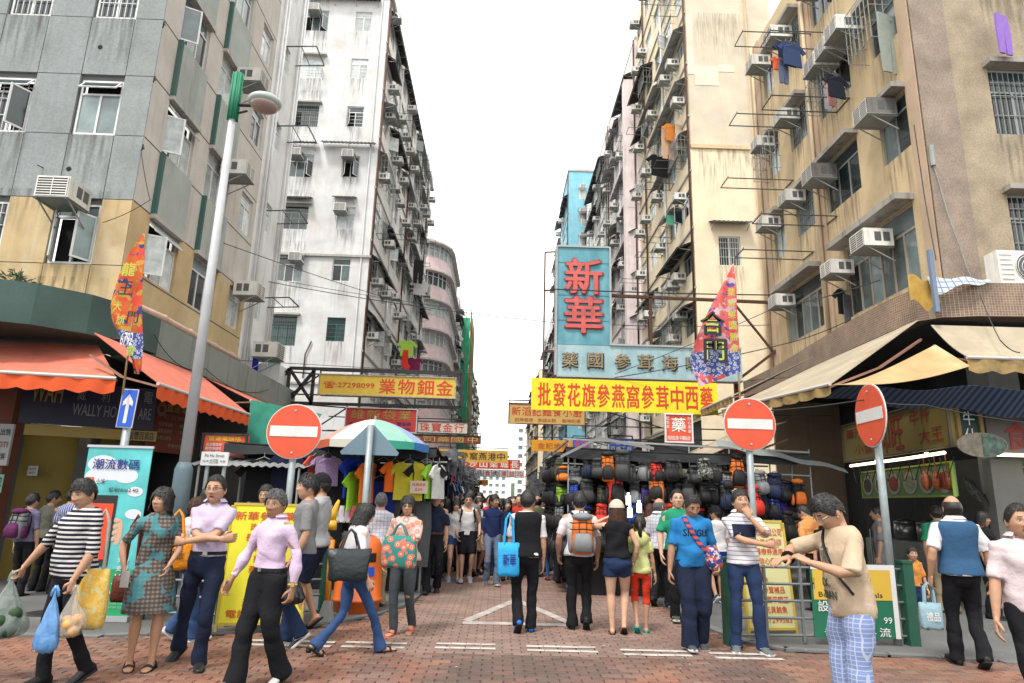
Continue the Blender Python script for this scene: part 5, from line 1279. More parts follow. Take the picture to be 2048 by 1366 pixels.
# lamp post
t = thing('street_lamp', 'tall grey street lamp with green top and round glass head', 'street lamp', (-4.37, 9.5, 0)); b = MB(); b.tube([(-4.37, 9.5, 1.9), (-4.37, 9.5, 7.3)], [.078, .052], 14); b.build('pole', mat('lamp_grey', (.50, .51, .54), .5, .1, var=.08, streak=.2), t, True)
b = MB(); b.tube([(-4.37, 9.5, 0), (-4.37, 9.5, 1.85), (-4.37, 9.5, 1.95)], [.125, .12, .085], 14); b.build('base', mat('lamp_base_blue', (.12, .17, .20), .6, .1, dirt=.4), t, True)
b = MB(); b.tube([(-4.37, 9.5, 7.28), (-4.37, 9.5, 8.1)], .075, 14); [b.tube([(-4.37 + .08 * math.cos(a), 9.5 + .08 * math.sin(a), 7.28), (-4.37 + .08 * math.cos(a), 9.5 + .08 * math.sin(a), 8.1)], .012, 5) for a in np.arange(0, 6.28, .8)]; b.build('green_sleeve', mat('lamp_green', (.02, .22, .12), .5), t, True)
b = MB(); b.tube([(-4.3, 9.5, 7.55), (-4.1, 9.5, 7.55)], .03, 8); b.tube([(-4.3, 9.5, 7.4), (-4.15, 9.5, 7.45)], .018, 6); b.build('arm', DARKM, t); b = MB(); b.ball((-3.86, 9.42, 7.56), (.26, .26, .11), 20, 10); b.build('lamp_head', mat('lamp_shell', (.45, .50, .48), .4, .2), t, True)
b = MB(); b.ball((-3.86, 9.42, 7.50), (.215, .215, .10), 20, 10); b.build('lens', mat('lamp_lens', (.40, .30, .27), .2, spec=.6), t, True)
# street name plate
t = board('white street name plate reading Pei Ho Street on two posts', (-4.2, 9.6), (-3.82, 9.6), 1.92, 2.11, WPL, None, [('Pei Ho Street', .5, .26, .72, .24, INKK), ('106-98', .19, .68, .22, .16, INKK), ('北河街', .5, .68, .32, .34, INKK), ('96-88', .82, .68, .18, .16, INKK)], t=.03, name='street_name_plate', cat='street sign', bold=.004)
b = MB(); [b.tube([(x, 9.66, 0), (x, 9.66, 2.0)], .03, 8) for x in (-4.12, -3.88)]; b.build('post', ZINC, t)
# ---- flags
WAVP = pat('wave_print', 'floral', [(.06, .08, .28), (.45, .47, .55), (.07, .10, .35), (.5, .5, .55)], 22, .7)
def flag(label, pole0, pole1, left, right_, Y, m, glyphs, polem, seed, band_=(.10, .30)):
    t = thing('festival_flag', label, 'flag', tuple(at(*pole0, Y)), group='printed festival flags on poles'); b = MB(); b.tube([at(*pole0, Y), at(*pole1, Y)], .014, 8); b.build('pole', polem, t, True)
    def ip(P, v):
        k = min(int(v * (len(P) - 1)), len(P) - 2); f = v * (len(P) - 1) - k; return (P[k][0] * (1 - f) + P[k + 1][0] * f, P[k][1] * (1 - f) + P[k + 1][1] * f)
    def fn(u, v):
        l, r_ = ip(left, v), ip(right_, v); p = at(r_[0] + (l[0] - r_[0]) * u, r_[1] + (l[1] - r_[1]) * u, Y); p.y += .10 * math.sin(u * 9 + v * 6 + seed) * v * u - .02; return p
    b = MB(); b.sheet(fn, 14, 22, .004); ws = [0.0] * 0
    for f in b.f: vv = sum(b.v[i][2] for i in f) / len(f); ws.append(vv)
    hi, lo = max(ws), min(ws); b.m = [1 if lo + (hi - lo) * band_[0] < q < lo + (hi - lo) * band_[1] else 0 for q in ws]
    b.build('cloth', [m, WAVP], t, True); by = {}
    for (s_, px, py, w_, m_, bd) in glyphs:
        by.setdefault((m_.name), (m_, MB())); text_mb(by[m_.name][1], s_, at(px, py, Y) + V3(0, -.13, 0), (1, .0, .0), (.02, 0, 1), w_ / 1330 * Y, w_ * 1.1 / 1330 * Y, bd, .004, True)
    for m_, mb in by.values(): mb.build('lettering', m_, t)
FL = pat('flag_print_red', 'camo', [(.62, .07, .04), (.55, .12, .03), (.5, .28, .05), (.03, .05, .2)], 5, .7); FR = pat('flag_print_pink', 'camo', [(.62, .13, .14), (.60, .10, .08), (.55, .38, .40), (.08, .08, .30)], 4.5, .7)
LIME = mat('flag_lime', (.42, .50, .06), .6); FBK = mat('flag_black', (.02, .015, .03), .6); PNK = mat('flag_pink', (.60, .16, .18), .6); WAVE = mat('flag_blue', (.10, .13, .42), .6); BAM = mat('bamboo_pole', (.45, .30, .14), .6, var=.2, vs=6)
flag('narrow red festival flag with lime lettering on a bamboo pole, left side', (245, 790), (288, 468), [(286, 470), (262, 505), (240, 555), (222, 610), (222, 640), (240, 680), (262, 720), (272, 748)], [(289, 470), (291, 520), (287, 560), (285, 610), (286, 650), (288, 690), (286, 715), (284, 742)], 8.9, FL,
     [('龍', 268, 545, 26, LIME, .05), ('王', 262, 582, 26, FBK, .05), ('大', 246, 618, 17, LIME, .03), ('旗', 252, 645, 17, LIME, .03), ('6792', 264, 682, 24, INKW, .0), ('會', 272, 705, 20, LIME, .03), ('門', 276, 640, 22, FBK, .05)], BAM, 1)
flag('large pink festival flag with black and lime lettering on a bamboo pole, right side', (1485, 900), (1466, 528), [(1462, 535), (1440, 578), (1418, 620), (1398, 665), (1378, 715), (1382, 745), (1394, 776)], [(1467, 532), (1472, 575), (1473, 620), (1476, 660), (1478, 700), (1480, 722), (1480, 744)], 8.9, FR,
     [('合', 1419, 652, 46, FBK, .13), ('門', 1425, 706, 44, FBK, .13), ('合', 1418, 650, 38, LIME, .03), ('門', 1424, 705, 36, LIME, .03), ('葉', 1456, 590, 15, LIME, .03), ('群', 1457, 612, 15, LIME, .03), ('樂', 1457, 634, 15, LIME, .03), ('園', 1459, 656, 15, LIME, .03), ('勝', 1461, 678, 15, LIME, .03), ('會', 1463, 700, 15, LIME, .03)], BAM, 3)
# ---- awnings with valances
ORG = mat('orange_awning_cloth', (.56, .15, .10), .85, var=.12, vs=3, dirt=.35, dcol=(.58, .32, .22)); ORV = mat('orange_valance', (.66, .09, .02), .8, var=.08); BEI = mat('beige_awning_cloth', (.37, .315, .23), .85, var=.18, vs=2, dirt=.6, dcol=(.24, .17, .10), streak=.4); BEV = mat('stained_valance', (.32, .22, .09), .9, var=.3, vs=6, dirt=.6, dcol=(.06, .05, .04))
def awning(label, A, B, A2, B2, m, mv, drop=.22, sag=.0, root=None):
    A, B, A2, B2 = map(Vector, (A, B, A2, B2)); t = thing('shop_awning', label, 'awning', tuple((A + B) / 2)); b = MB()
    b.sheet(lambda u, v: (A.lerp(B, u)).lerp(A2.lerp(B2, u), v) + V3(0, 0, -sag * math.sin(PI * v) - .012 * math.sin(u * 40) * v), 24, 8, .012); b.build('cloth', m, t, True)
    if mv:
        n = max(5, int((B2 - A2).length / .33)); b = MB(); b.sheet(lambda u, v: A2.lerp(B2, u) + V3(.02 * math.sin(u * n * 6.28), .02 * math.sin(u * n * 5), -.03 - drop * v * (.8 + .2 * abs(math.sin(u * n * PI)))), n * 8, 3, .006); b.build('valance', mv, t, True)
    b = MB(); b.tube([A2, B2], .028, 8); b.build('front_bar', mat('awning_bar', (.55, .50, .47), .5), t)
    for (p, q) in ((A, A2), (B, B2)): b = MB(); r_ = p + V3(0, 0, -.35); k = r_.lerp(q, .5) + V3(0, 0, -.12); b.bar(r_, k, .035); b.bar(k, q - V3(0, 0, .04), .03); b.build('arm', mat('awning_arm', (.28, .14, .10), .5), t)
    return t
awning('orange awning with scalloped valance at the left edge of the photo', (-12, 11.0, 3.95), (-6.95, 11.3, 3.95), (-11.5, 9.2, 3.22), (-5.85, 10.1, 3.2), ORG, ORV)
awning('long orange awning behind the street lamp, middle of the three', (-6.40, 10.25, 3.93), (-6.34, 14.0, 3.93), (-5.09, 9.86, 3.1), (-5.07, 13.55, 3.1), ORG, ORV)
awning('orange awning nearest the red no entry disc, farthest of the three', (-6.34, 14.2, 3.93), (-6.34, 19.2, 3.93), (-5.25, 14.0, 3.45), (-5.1, 18.0, 3.4), ORG, ORV)
awning('long beige awning sloping down from the mosaic canopy on the right', (7.05, 10.75, 4.72), (7.15, 14.6, 4.72), (4.78, 9.45, 3.32), (4.15, 12.3, 3.30), BEI, BEV, .14)
awning('farther beige awning beyond the first on the right', (7.15, 14.8, 4.95), (7.4, 20, 4.9), (4.95, 14.0, 3.85), (5.3, 18.6, 4.0), BEI, BEV, .14)
awning('beige awning over the food shop front at the right edge', (7.25, 10.75, 4.62), (12, 10.7, 4.62), (7.15, 9.86, 3.88), (12, 9.7, 3.85), BEI, BEV, .22, .06)
awning('low slack beige awning hanging behind the left half of the right no entry disc', (5.6, 12.9, 3.2), (5.4, 15.5, 3.2), (3.55, 11.9, 2.35), (3.6, 14.2, 2.45), BEI, None)
t = thing('shade_cloth', 'tan shade cloth slung low under the beige awnings on the right', 'cloth'); b = MB()
q0, q1, q2, q3 = V3(4.73, 9.25, 3.28), V3(7.1, 9.75, 3.72), V3(7.05, 10.4, 4.2), V3(5.0, 9.6, 3.36)
b.sheet(lambda u, v: q0.lerp(q1, u).lerp(q3.lerp(q2, u ** 1.6), v) + V3(0, 0, -.10 * math.sin(PI * u) * (1 - .3 * v)), 20, 8, .006); b.build('cloth', mat('tan_cloth', (.42, .29, .14), .85, var=.15, vs=3, dirt=.4, dcol=(.6, .52, .38)), t, True)
b = MB(); b.sheet(lambda u, v: V3(5.1 + 6 * u, 9.85 + .3 * u + .5 * v, 3.34 + .38 * u * (1 - v) * .6 - .30 * v * (.3 + u) + .04 * math.sin(u * 22)), 30, 6, .006)
tag(b.build('tarpaulin', pat('striped_tarp', 'stripe', [(.035, .05, .09), (.09, .12, .20)], 9, .8, 0), None, True), 'dark blue striped tarpaulin sagging under the right awnings', 'tarpaulin')
b = MB(); b.sheet(lambda u, v: V3(7.35 + 1.1 * u, 10.84 - .1 * v + .03 * math.sin(u * 8), 5.52 - (.32 - .26 * u) * v * (1 + .25 * math.sin(u * 11)) + .02 * math.sin(u * 13)), 24, 8, .006)
tag(b.build('tarpaulin', pat('check_tarp', 'check', [(.50, .50, .45), (.12, .22, .45)], 9, .8), None, True), 'blue and white checked tarpaulin draped over the mosaic canopy edge', 'tarpaulin')
b = MB(); b.sheet(lambda u, v: V3(6.95 + .65 * u, 10.75 + .2 * u, 5.5 - .55 * v * (1 - .4 * abs(u - .5)) + .05 * math.sin(u * 9)), 12, 8, .006)
tag(b.build('tarpaulin', mat('ochre_tarp', (.50, .30, .06), .8, var=.2, dirt=.3), None, True), 'ochre tarpaulin corner hanging from the mosaic canopy beside the blue post', 'tarpaulin')
b = MB(); b.box((7.25, 10.55, 5.35), (.07, .07, 1.1)); tag(b.build('canopy_post', mat('post_blue', (.16, .22, .32), .6, streak=.4)), 'short blue grey post standing at the corner of the mosaic canopy', 'post')
t = thing('green_drape', 'green netting drape hanging below the farthest orange awning', 'cloth', (-4.6, 13.5, 2.6)); b = MB(); b.sheet(lambda u, v: V3(-5.2 + 1.6 * u * (1 - .3 * v), 13.9 - .4 * u, 3.45 - 1.25 * v - .3 * u * (1 - v)), 10, 8, .01); b.build('cloth', mat('teal_cloth', (.04, .26, .19), .85, var=.2), t, True)
# ---- left shop signs
NAV = mat('navy_board', (.015, .017, .045), .5); GRY = mat('dim_letters', (.22, .22, .24), .6); OCH = mat('dim_ochre', (.30, .22, .06), .6); BRN = mat('brown_red_board', (.17, .03, .018), .5); DPK = mat('dull_cream_ink', (.34, .22, .17), .6); DRK = mat('dull_red_ink', (.26, .025, .018), .6)
a_, b_ = at(50, 770, 11.5), at(315, 795, 12.35)
board('navy shop sign reading WALLY HO with ochre logo, under the left awning', a_, b_, 2.62, 3.38, NAV, None, [('WAH', .17, .25, .22, .5, OCH), ('威', .42, .28, .06, .24, GRY), ('利', .60, .28, .06, .24, GRY), ('電', .93, .22, .07, .28, GRY), ('WALLY HO', .535, .62, .33, .27, GRY), ('USEW', .76, .64, .1, .2, GRY), ('ARE', .92, .62, .10, .27, GRY)], group=None)
board('narrow ochre fascia strip beneath the navy shop sign', at(52, 840, 11.48), at(312, 880, 12.3), 2.42, 2.60, OCH, None, [('金豐百貨店', .88, .5, .2, .8, INKK)])
for i, (a, c) in enumerate((((62, 852), (138, 864)), ((144, 866), (212, 876)))): o = MB(); o.tube([at(*a, 11.9 + .2 * i), at(*c, 12.1 + .2 * i)], .022, 8); tag(o.build('tube_lamp', mat('tube_light', (1, .93, .65), emit=2.2)), ['lit fluorescent tube under the ochre fascia, left one', 'lit fluorescent tube under the ochre fascia, right one'][i], 'lamp', 'lit tubes of the left shop')
board('dark red phone shop sign reading FU TAY PHONE with service list', (-6.42, 12.4), (-6.02, 13.4), 2.25, 3.3, BRN, None, [('富達電話', .58, .2, .6, .14, GOLD), ('FU TAY PHONE CO', .6, .37, .7, .08, DPK), ('長途電話咭', .3, .5, .3, .07, DPK), ('購買電話', .75, .5, .3, .07, DPK), ('國際漫遊咭', .3, .62, .3, .07, DPK), ('手機充值', .75, .62, .3, .07, DPK), ('全國上網咭', .3, .74, .3, .07, DPK), ('一切齊全', .75, .74, .3, .07, DPK), ('零售批發', .55, .87, .3, .07, DPK), ('◎', .17, .25, .2, .24, DPK)], t=.06)
board('small lit red phone card sign with yellow heading above the street name plate', (-5.03, 11.5), (-4.3, 11.5), 2.14, 2.52, RED, DARKM, [('富達電話咭', .5, .2, .74, .2, YEL), ('長途電話咭', .26, .47, .36, .13, INKW), ('國際漫遊咭', .26, .64, .36, .13, INKW), ('全國上網咭', .26, .81, .36, .13, INKW), ('儲值上網咭', .74, .47, .36, .13, INKW), ('手機充值咭', .74, .64, .36, .13, INKW), ('一切長途服務咭', .72, .81, .44, .13, INKW)], t=.12)
board('grey shutter notice board with black characters at the left edge', at(0, 845, 11.6), at(28, 850, 11.6), 1.9, 2.6, PLG, None, [('出售', .55, .2, .7, .16, INKK), ('OTI', .5, .5, .7, .14, DRK), ('記客', .5, .78, .7, .16, INKK)], t=.05)
board('pale green notice on the dark pier at the left edge', at(0, 942, 11.5), at(10, 942, 11.5), 1.45, 1.75, mat('mint_paper', (.2, .4, .3), .8), None, [('2', .5, .4, .5, .5, INKK)], t=.01)
board('white paper notice taped on the ochre shop wall', at(55, 943, 12.0), at(75, 943, 12.0), 1.75, 1.92, mat('paper', (.3, .3, .3), .8), None, [('ABC文字', .5, .3, .7, .2, INKK), ('告示', .5, .7, .6, .2, INKK)], t=.008)
# phone poster on a roll-up stand
t = board('tall turquoise and green roll-up phone poster standing on the left pavement', (-5.18, 8.6), (-4.38, 8.6), .06, 2.07, mat('poster_turquoise', (.10, .48, .50), .4, var=.25, vs=3), None, [], t=.012, name='rollup_poster', cat='poster')
def patch(t, x0, x1, z0, z1, m, o, nm): b = MB(); b.ext(x0, x1, -o - .003, -o, z0, z1); b.build(nm, m, t, local=True)
CLD = mat('poster_cloud', (.62, .66, .72), .45); PGR = mat('poster_green', (.02, .30, .12), .45); PRD = mat('poster_red', (.72, .07, .02), .4)
[(lambda b: (b.disc((x, -.0012 - .0006 * i, z), r_, 18, 'y', .0008, r_ * .6), b.build('printed_cloud', CLD, t, local=True)))(MB()) for i, (x, z, r_) in enumerate(((-.2, .80, .18), (-.05, .72, .20), (-.24, .65, .15), (.12, .66, .15), (.26, .47, .10), (.28, .2, .10)))]
patch(t, -.4, .4, -.99, -.45, PGR, .001, 'green_band'); patch(t, -.40, .06, -.42, .42, INKK, .006, 'phone_body'); patch(t, -.385, .03, -.34, .32, PRD, .010, 'phone_screen'); patch(t, -.37, -.27, .555, .635, PRD, .008, 'logo_patch')
b = MB(); [b.ball((.09 - .01 * i, -.006, .12 - .075 * i), (.045, .003, .026), 10, 6) for i in range(4)]; b.ball((.13, -.003, -.02), (.05, .002, .16), 10, 6); b.build('printed_hand', SK['a'], t, local=True)
def ptxt(t, its, m, bold=.015, o=-.014, nm='lettering'):
    mb = MB()
    for s_, x, z, w_, h_ in its: text_mb(mb, s_, V3(x, o, z), (1, 0, 0), (0, 0, 1), w_, h_, bold, 0, True)
    mb.build(nm, m, t, local=True)
ptxt(t, [('潮流數碼', -.02, .80, .58, .13)], INKB, .03); ptxt(t, [('小米', -.18, .59, .11, .06), ('紅米Note2 4G', .12, .49, .36, .055)], INKK); ptxt(t, [('mi', -.32, .595, .06, .05)], INKW, .03)
ptxt(t, [('永远相信', -.22, .22, .2, .05), ('美好的事情', -.2, .14, .25, .05), ('即将发生', -.23, .06, .2, .05), ('支持', .25, -.34, .14, .06), ('支援', .25, -.44, .14, .06), ('16', .22, -.53, .08, .06), ('像素', .22, -.62, .14, .06), ('市場支持4G', .05, -.72, .4, .06)], INKW, .01)
ptxt(t, [('旺角西洋菜街 2730 1188', .1, -.84, .5, .028), ('深水埗北河街 2720 5281', .1, -.88, .5, .028)], mat('pale_green_ink', (.3, .55, .4), .6), 0)
b = MB(); b.box((-.0, .02, -1.01), (.84, .14, .06)); b.box((0, 0, 1.02), (.83, .03, .03)); b.build('stand', mat('stand_alu', (.5, .5, .55), .35, .5), t, local=True)
# ---- hanging signs over the street
def span(label, a, b, Y, face, edge, texts, t=.14, group=SG, nm='hanging_sign', toleft=True, bold=.02):
    p, q = at(*a, Y), at(*b, Y); r_ = board(label, p, (q.x, Y), q.z, p.z, face, edge, texts, t, nm, 'sign', group, bold=bold); zc = (p.z + q.z) / 2; X = (-7.2 if toleft else 8.7)
    e = p.x if toleft else q.x
    hang(r_, [((e, Y + .07, p.z), (X, Y + .07, p.z + .1)), ((e, Y + .07, q.z), (X, Y + .07, q.z)), ((e, Y + .07, p.z), (e + (X - e) * .5, Y + .07, q.z)), ((p.x, Y + .07, p.z + .12), (q.x, Y + .07, p.z + .12)), ((p.x, Y + .07, p.z + .12), (p.x, Y + .07, p.z)), ((q.x, Y + .07, p.z + .12), (q.x, Y + .07, p.z))], DARKM, .04, 'support_frame'); return r_
DYEL = mat('sign_mustard', (.66, .46, .06), .55, var=.1, dirt=.25, dcol=(.4, .28, .08), streak=.3); STN = mat('stone_print_frame', (.35, .34, .31), .6, var=.5, vs=14)
s1 = span('mustard hanging sign with telephone number 27298099 and four red characters', (640, 748), (910, 797), 20, DYEL, STN, [('☎:27298099', .22, .5, .37, .34, INKR), ] + spread('業物鈿金', .43, .99, .5, .72, INKR), .35, bold=.035)
b = MB(); [b.bar(p_, q_, .09) for p_, q_ in (((-6.5, 20.2, 5.3), (-6.5, 20.2, 4.2)), ((-5.75, 20.2, 5.3), (-5.75, 20.2, 4.2)), ((-6.5, 20.2, 5.3), (-5.75, 20.2, 4.3)), ((-6.5, 20.2, 4.2), (-5.75, 20.2, 5.25)), ((-7.3, 20.2, 4.2), (-6.5, 20.2, 5.3)), ((-7.3, 20.2, 4.25), (-1.2, 20.2, 4.25)), ((-6.5, 20.2, 5.32), (-1.2, 20.2, 5.32)), ((-1.2, 20.2, 5.32), (-1.2, 20.2, 4.25)))]; b.build('truss', DARKM, s1)
SRD = mat('sign_pinkred', (.68, .07, .06), .55); CRL = mat('cream_board', (.62, .55, .50), .6, dirt=.2); MAR = mat('maroon_board', (.22, .045, .03), .6, dirt=.2); GLD = mat('gold_cloth', (.58, .34, .05), .6, var=.1)
span('pink red hanging sign with four outlined gold characters above the parasol', (693, 815), (832, 866), 22, SRD, INKW, spread('維新袋業', .06, .94, .27, .40, GOLD) + [('各款膠袋', .2, .68, .3, .16, INKB), ('尼龍袋', .56, .68, .2, .16, INKB), ('環保袋', .82, .64, .2, .16, INKB), ('購物袋。', .82, .86, .26, .14, INKB)])
span('cream hanging sign with four red characters for the goldsmith', (835, 842), (935, 868), 28, CRL, DARKM, spread('珠寶金行', .04, .94, .5, .74, INKR))
span('maroon hanging sign with pale gold characters just below the cream sign', (800, 868), (961, 888), 30, MAR, DARKM, spread('公司藥國', .1, .8, .55, .7, GOLD) + [('中', .9, .5, .12, .85, GOLD)])
span('gold cloth banner with black characters advertising ginseng and bird nest', (877, 898), (1015, 926), 33, GLD, None, [('業', .05, .28, .06, .3, INKK), ('藥', .13, .28, .06, .3, INKK), ('司', .05, .70, .06, .3, INKK), ('公', .13, .70, .06, .3, INKK)] + spread('茸參窩燕港中', .18, .97, .5, .62, INKK), .04)
tiles = board('row of red sign tiles with white characters', (-3.4, 37), (1.17, 37), 3.18, 3.7, DARKM, None, [], .1, 'hanging_sign', 'sign', SG)
for i, ch in enumerate('小谷牛沙山梁城長'): b = MB(); b.box(((i - 3.5) * .57, -.02, 0), (.54, .03, .48)); b.build('tile', RED, tiles, local=True); ptxt(tiles, [(ch, (i - 3.5) * .57, .0, .42, .38)], INKW, .04, -.045)
hang(tiles, [((-3.4, 37.1, 3.75), (-7, 37.1, 3.9)), ((-3.4, 37.1, 3.2), (-7, 37.1, 3.3))])
tiles = board('row of white sign tiles with red and black characters', (-2.6, 45), (1.7, 45), 3.0, 3.48, DARKM, None, [], .1, 'hanging_sign', 'sign', SG)
for i, ch in enumerate('場市品食肉凍益均'): b = MB(); b.box(((i - 3.5) * .535, -.02, 0), (.5, .03, .44)); b.build('tile', WPL, tiles, local=True); ptxt(tiles, [(ch, (i - 3.5) * .535, .0, .38, .34)], INKR if ch in '食凍均益' else INKK, .04, -.045)
hang(tiles, [((-2.6, 45.1, 3.5), (-7, 45.1, 3.6)), ((-2.6, 45.1, 3.0), (-7, 45.1, 3.1))])
span('small gold hanging sign with faint characters farthest down the street', (953, 959), (976, 971), 60, GLD, None, spread('大新地庄', .1, .9, .5, .6, INKR), .05)
# big blue sign in L shape
SKB = mat('sign_sky_blue', (.10, .31, .39), .55, var=.2, vs=2, dirt=.55, dcol=(.20, .38, .42), streak=.5); SKP = mat('sign_pale_blue', (.30, .46, .52), .55, var=.14, vs=2, dirt=.45, dcol=(.5, .55, .55), streak=.4); COR = mat('coral_red', (.60, .11, .10), .55, var=.15, vs=4, streak=.4); TAR = mat('tarnished_brass', (.30, .24, .15), .5, .5, var=.4, vs=8)
t = thing('hanging_sign', 'huge sky blue sign with two coral red characters and a lower row of brass characters', 'sign', (2.5, 20, 7), group=None)
b = MB(); b.ext(1.68, 3.32, 19.95, 20.25, 6.28, 9.46); b.build('tower_panel', SKB, t); b = MB(); b.ext(1.68, 7.4, 19.96, 20.25, 5.3, 6.275); b.build('lower_panel', SKP, t)
for (x0, x1, z0, z1) in ((1.62, 1.68, 5.3, 9.5), (3.32, 3.38, 6.28, 9.5), (1.68, 3.32, 9.46, 9.52), (3.38, 7.4, 6.275, 6.33), (1.68, 7.4, 5.25, 5.3)): b = MB(); b.ext(x0, x1, 19.9, 20.28, z0, z1); b.build('rim', PLG, t)
for z in (7.05, 7.87, 8.95): b = MB(); b.ext(1.69, 3.31, 19.94, 19.95, z - .006, z + .006); b.build('seam', mat('seam_line', (.05, .2, .26)), t)
for ch, z in (('新', 8.48), ('華', 7.22)):
    mb = MB(); text_mb(mb, ch, V3(2.52, 19.94, z), (1, 0, 0), (0, 0, 1), 1.2, 1.22, .075, .02, True); mb.build('lettering_back', mat('coral_dark', (.30, .04, .05), .6), t); mb = MB(); text_mb(mb, ch, V3(2.5, 19.93, z), (1, 0, 0), (0, 0, 1), 1.12, 1.14, .055, .06, True); mb.build('lettering', COR, t)
for ch, x in (('藥', 2.08), ('國', 2.86), ('參', 3.7), ('茸', 4.4), ('海', 5.15), ('味', 5.9), ('行', 6.6)):
    mb = MB(); text_mb(mb, ch, V3(x + .015, 19.93, 5.77), (1, 0, 0), (0, 0, 1), .5, .5, .05, .01, True); mb.build('lettering_back', DARKM, t); mb = MB(); text_mb(mb, ch, V3(x, 19.92, 5.79), (1, 0, 0), (0, 0, 1), .46, .46, .03, .03, True); mb.build('lettering', TAR, t)
b = MB(); b.bar((1.3, 20.3, 9.4), (1.3, 20.3, 5.2), .05); b.bar((1.3, 20.3, 9.4), (1.68, 20.2, 9.4), .04); b.bar((1.3, 20.3, 8.1), (1.68, 20.2, 8.1), .05); b.bar((1.3, 20.3, 6.1), (1.68, 20.2, 6.1), .06); b.bar((1.3, 20.3, 5.4), (1.68, 20.2, 5.4), .06)
b.bar((3.3, 20.35, 8.02), (9, 20.35, 7.95), .09); b.bar((7.35, 20.4, 8.6), (7.35, 20.4, 4.6), .12); b.bar((7.35, 20.4, 8.0), (8.7, 20.4, 6.2), .06); b.bar((7.4, 20.3, 5.4), (8.7, 20.3, 6.4), .08); b.bar((4.7, 20.35, 8.0), (4.7, 20.35, 6.3), .09); b.build('support_frame', RUST, t)
# yellow banner
YB = mat('banner_yellow', (.78, .64, .02), .7, var=.1, vs=2.5, dirt=.2, dcol=(.5, .36, .04), bump=.8, bs=5)
t = board('long bright yellow banner with twelve red characters, right of the street', (.79, 17), (5.62, 17), 3.83, 4.66, YB, None, spread('批發花旗參燕窩參茸中西藥', .03, .98, .5, .72, INKR, .84), .03, 'hanging_banner', 'banner', bold=.03)
hang(t, [((.79, 17.05, 4.68), (-7, 17.05, 4.9)), ((5.6, 17.05, 4.66), (8.6, 17.05, 5.0)), ((5.6, 17.05, 3.83), (8.6, 17.05, 3.9))], DARKM, .012)
ORN = mat('sign_orange', (.66, .42, .14), .6, dirt=.1); ORB = mat('orange_banner', (.70, .30, .02), .6); IN3 = mat('ink_rust', (.45, .12, .04), .6)
span('orange restaurant sign with seven brush characters, behind the yellow banner', (1018, 806), (1170, 851), 24, ORN, RUST, spread('新滔記麵食小廚', .03, .97, .38, .42, INKR) + [('招牌雲吞', .2, .8, .24, .18, IN3), ('京城水餃', .5, .8, .24, .18, IN3), ('咖啡奶茶', .82, .8, .24, .18, IN3)], .1, None, toleft=False)
span('faded orange banner with a blue end panel under the restaurant sign', (1063, 879), (1180, 905), 29, ORB, None, spread('金記燒臘', .1, .65, .5, .5, IN3), .03, None, toleft=False); span('blue piece of banner with red marks beside the faded orange banner', (1146, 877), (1177, 900), 28.9, BLUE, None, spread('會堂', .05, .95, .5, .7, COR), .03, None, toleft=False)
span('blue estate sign with two lines of white characters above the backpack stall', (1218, 878), (1266, 905), 22, BLUE, None, spread('川龍地產', .04, .96, .27, .36, INKW) + spread('百福工程', .04, .96, .74, .36, INKW), .06, None, toleft=False)
board('square red medicine sign with a large white character', (3.49, 14), (4.06, 14), 2.83, 3.42, RED, WPL, [('藥', .5, .38, .52, .5, INKW), ('配', .1, .15, .1, .12, INKW), ('製', .1, .3, .1, .12, INKW), ('部', .1, .45, .1, .12, INKW), ('中', .9, .15, .1, .12, INKW), ('心', .9, .3, .1, .12, INKW), ('保', .9, .45, .1, .12, INKW), ('證', .9, .6, .1, .12, INKW), ('政府註冊 中醫駐診', .5, .85, .86, .15, INKW)], bold=.03)
board('dark red medicine sign half hidden behind the right no entry disc', (4.3, 14.2), (5.3, 14.2), 2.1, 2.8, mat('dark_red_board', (.22, .03, .02), .5), None, [('藥', .4, .45, .35, .5, INKW), ('中西保健', .75, .3, .3, .1, INKW), ('政府註冊', .7, .85, .4, .12, INKW)])
# ---- right food shop
DYB = mat('dim_yellow_board', (.25, .19, .05), .6); a_ = G(1645, 864, 3.42); b_ = G(1893, 792, 3.42); A5 = (8.1, 15.6); B5 = (7.5, 10.95)
board('dull yellow food shop sign with red brush characters along the right pavement', A5, B5, 2.62, 3.45, DYB, mat('board_edge', (.12, .10, .08)), [('藥汁', .14, .28, .2, .26, DRK), ('小食', .24, .72, .2, .26, DRK), ('印旺', .53, .5, .22, .86, DRK), ('牛什', .79, .26, .16, .34, DRK), ('大王', .86, .7, .18, .32, DRK)], .12, bold=.04)
board('dark green shop panel with two white characters at the food shop corner', (7.6, 10.9), (7.98, 10.9), 2.62, 3.26, mat('deep_green_board', (.008, .035, .03), .5), mat('ochre_edge', (.25, .17, .06)), [('牛', .5, .28, .5, .36, INKW), ('什', .5, .72, .5, .36, INKW)], frame=.06)
board('dull board with red characters at the far right edge above the food shop', (8.15, 11.0), (10.6, 11.0), 2.5, 3.3, mat('dim_grey_board', (.12, .10, .09), .6), None, [('食小', .3, .6, .36, .6, DRK), ('汁牛', .4, .15, .3, .3, DRK)], bold=.04)
t = thing('oval_sign', 'oval shop emblem panel of two food pictures hung at the corner of the food shop', 'sign', (7.85, 10.75, 2.62)); b = MB(); b.disc((7.85, 10.75, 2.63), .42, 28, 'y', .03, .2); b.build('panel', mat('pale_oval', (.24, .21, .16), .5, var=.35, vs=9), t)
b = MB(); b.loft([[V3(7.85 + .4 * math.cos(a), y_, 2.63 + .185 * math.sin(a)) for a in np.linspace(-PI / 2, PI / 2, 12)] for y_ in (10.728, 10.733)]); b.build('right_picture', mat('green_food', (.10, .16, .13), .5, var=.6, vs=12), t)
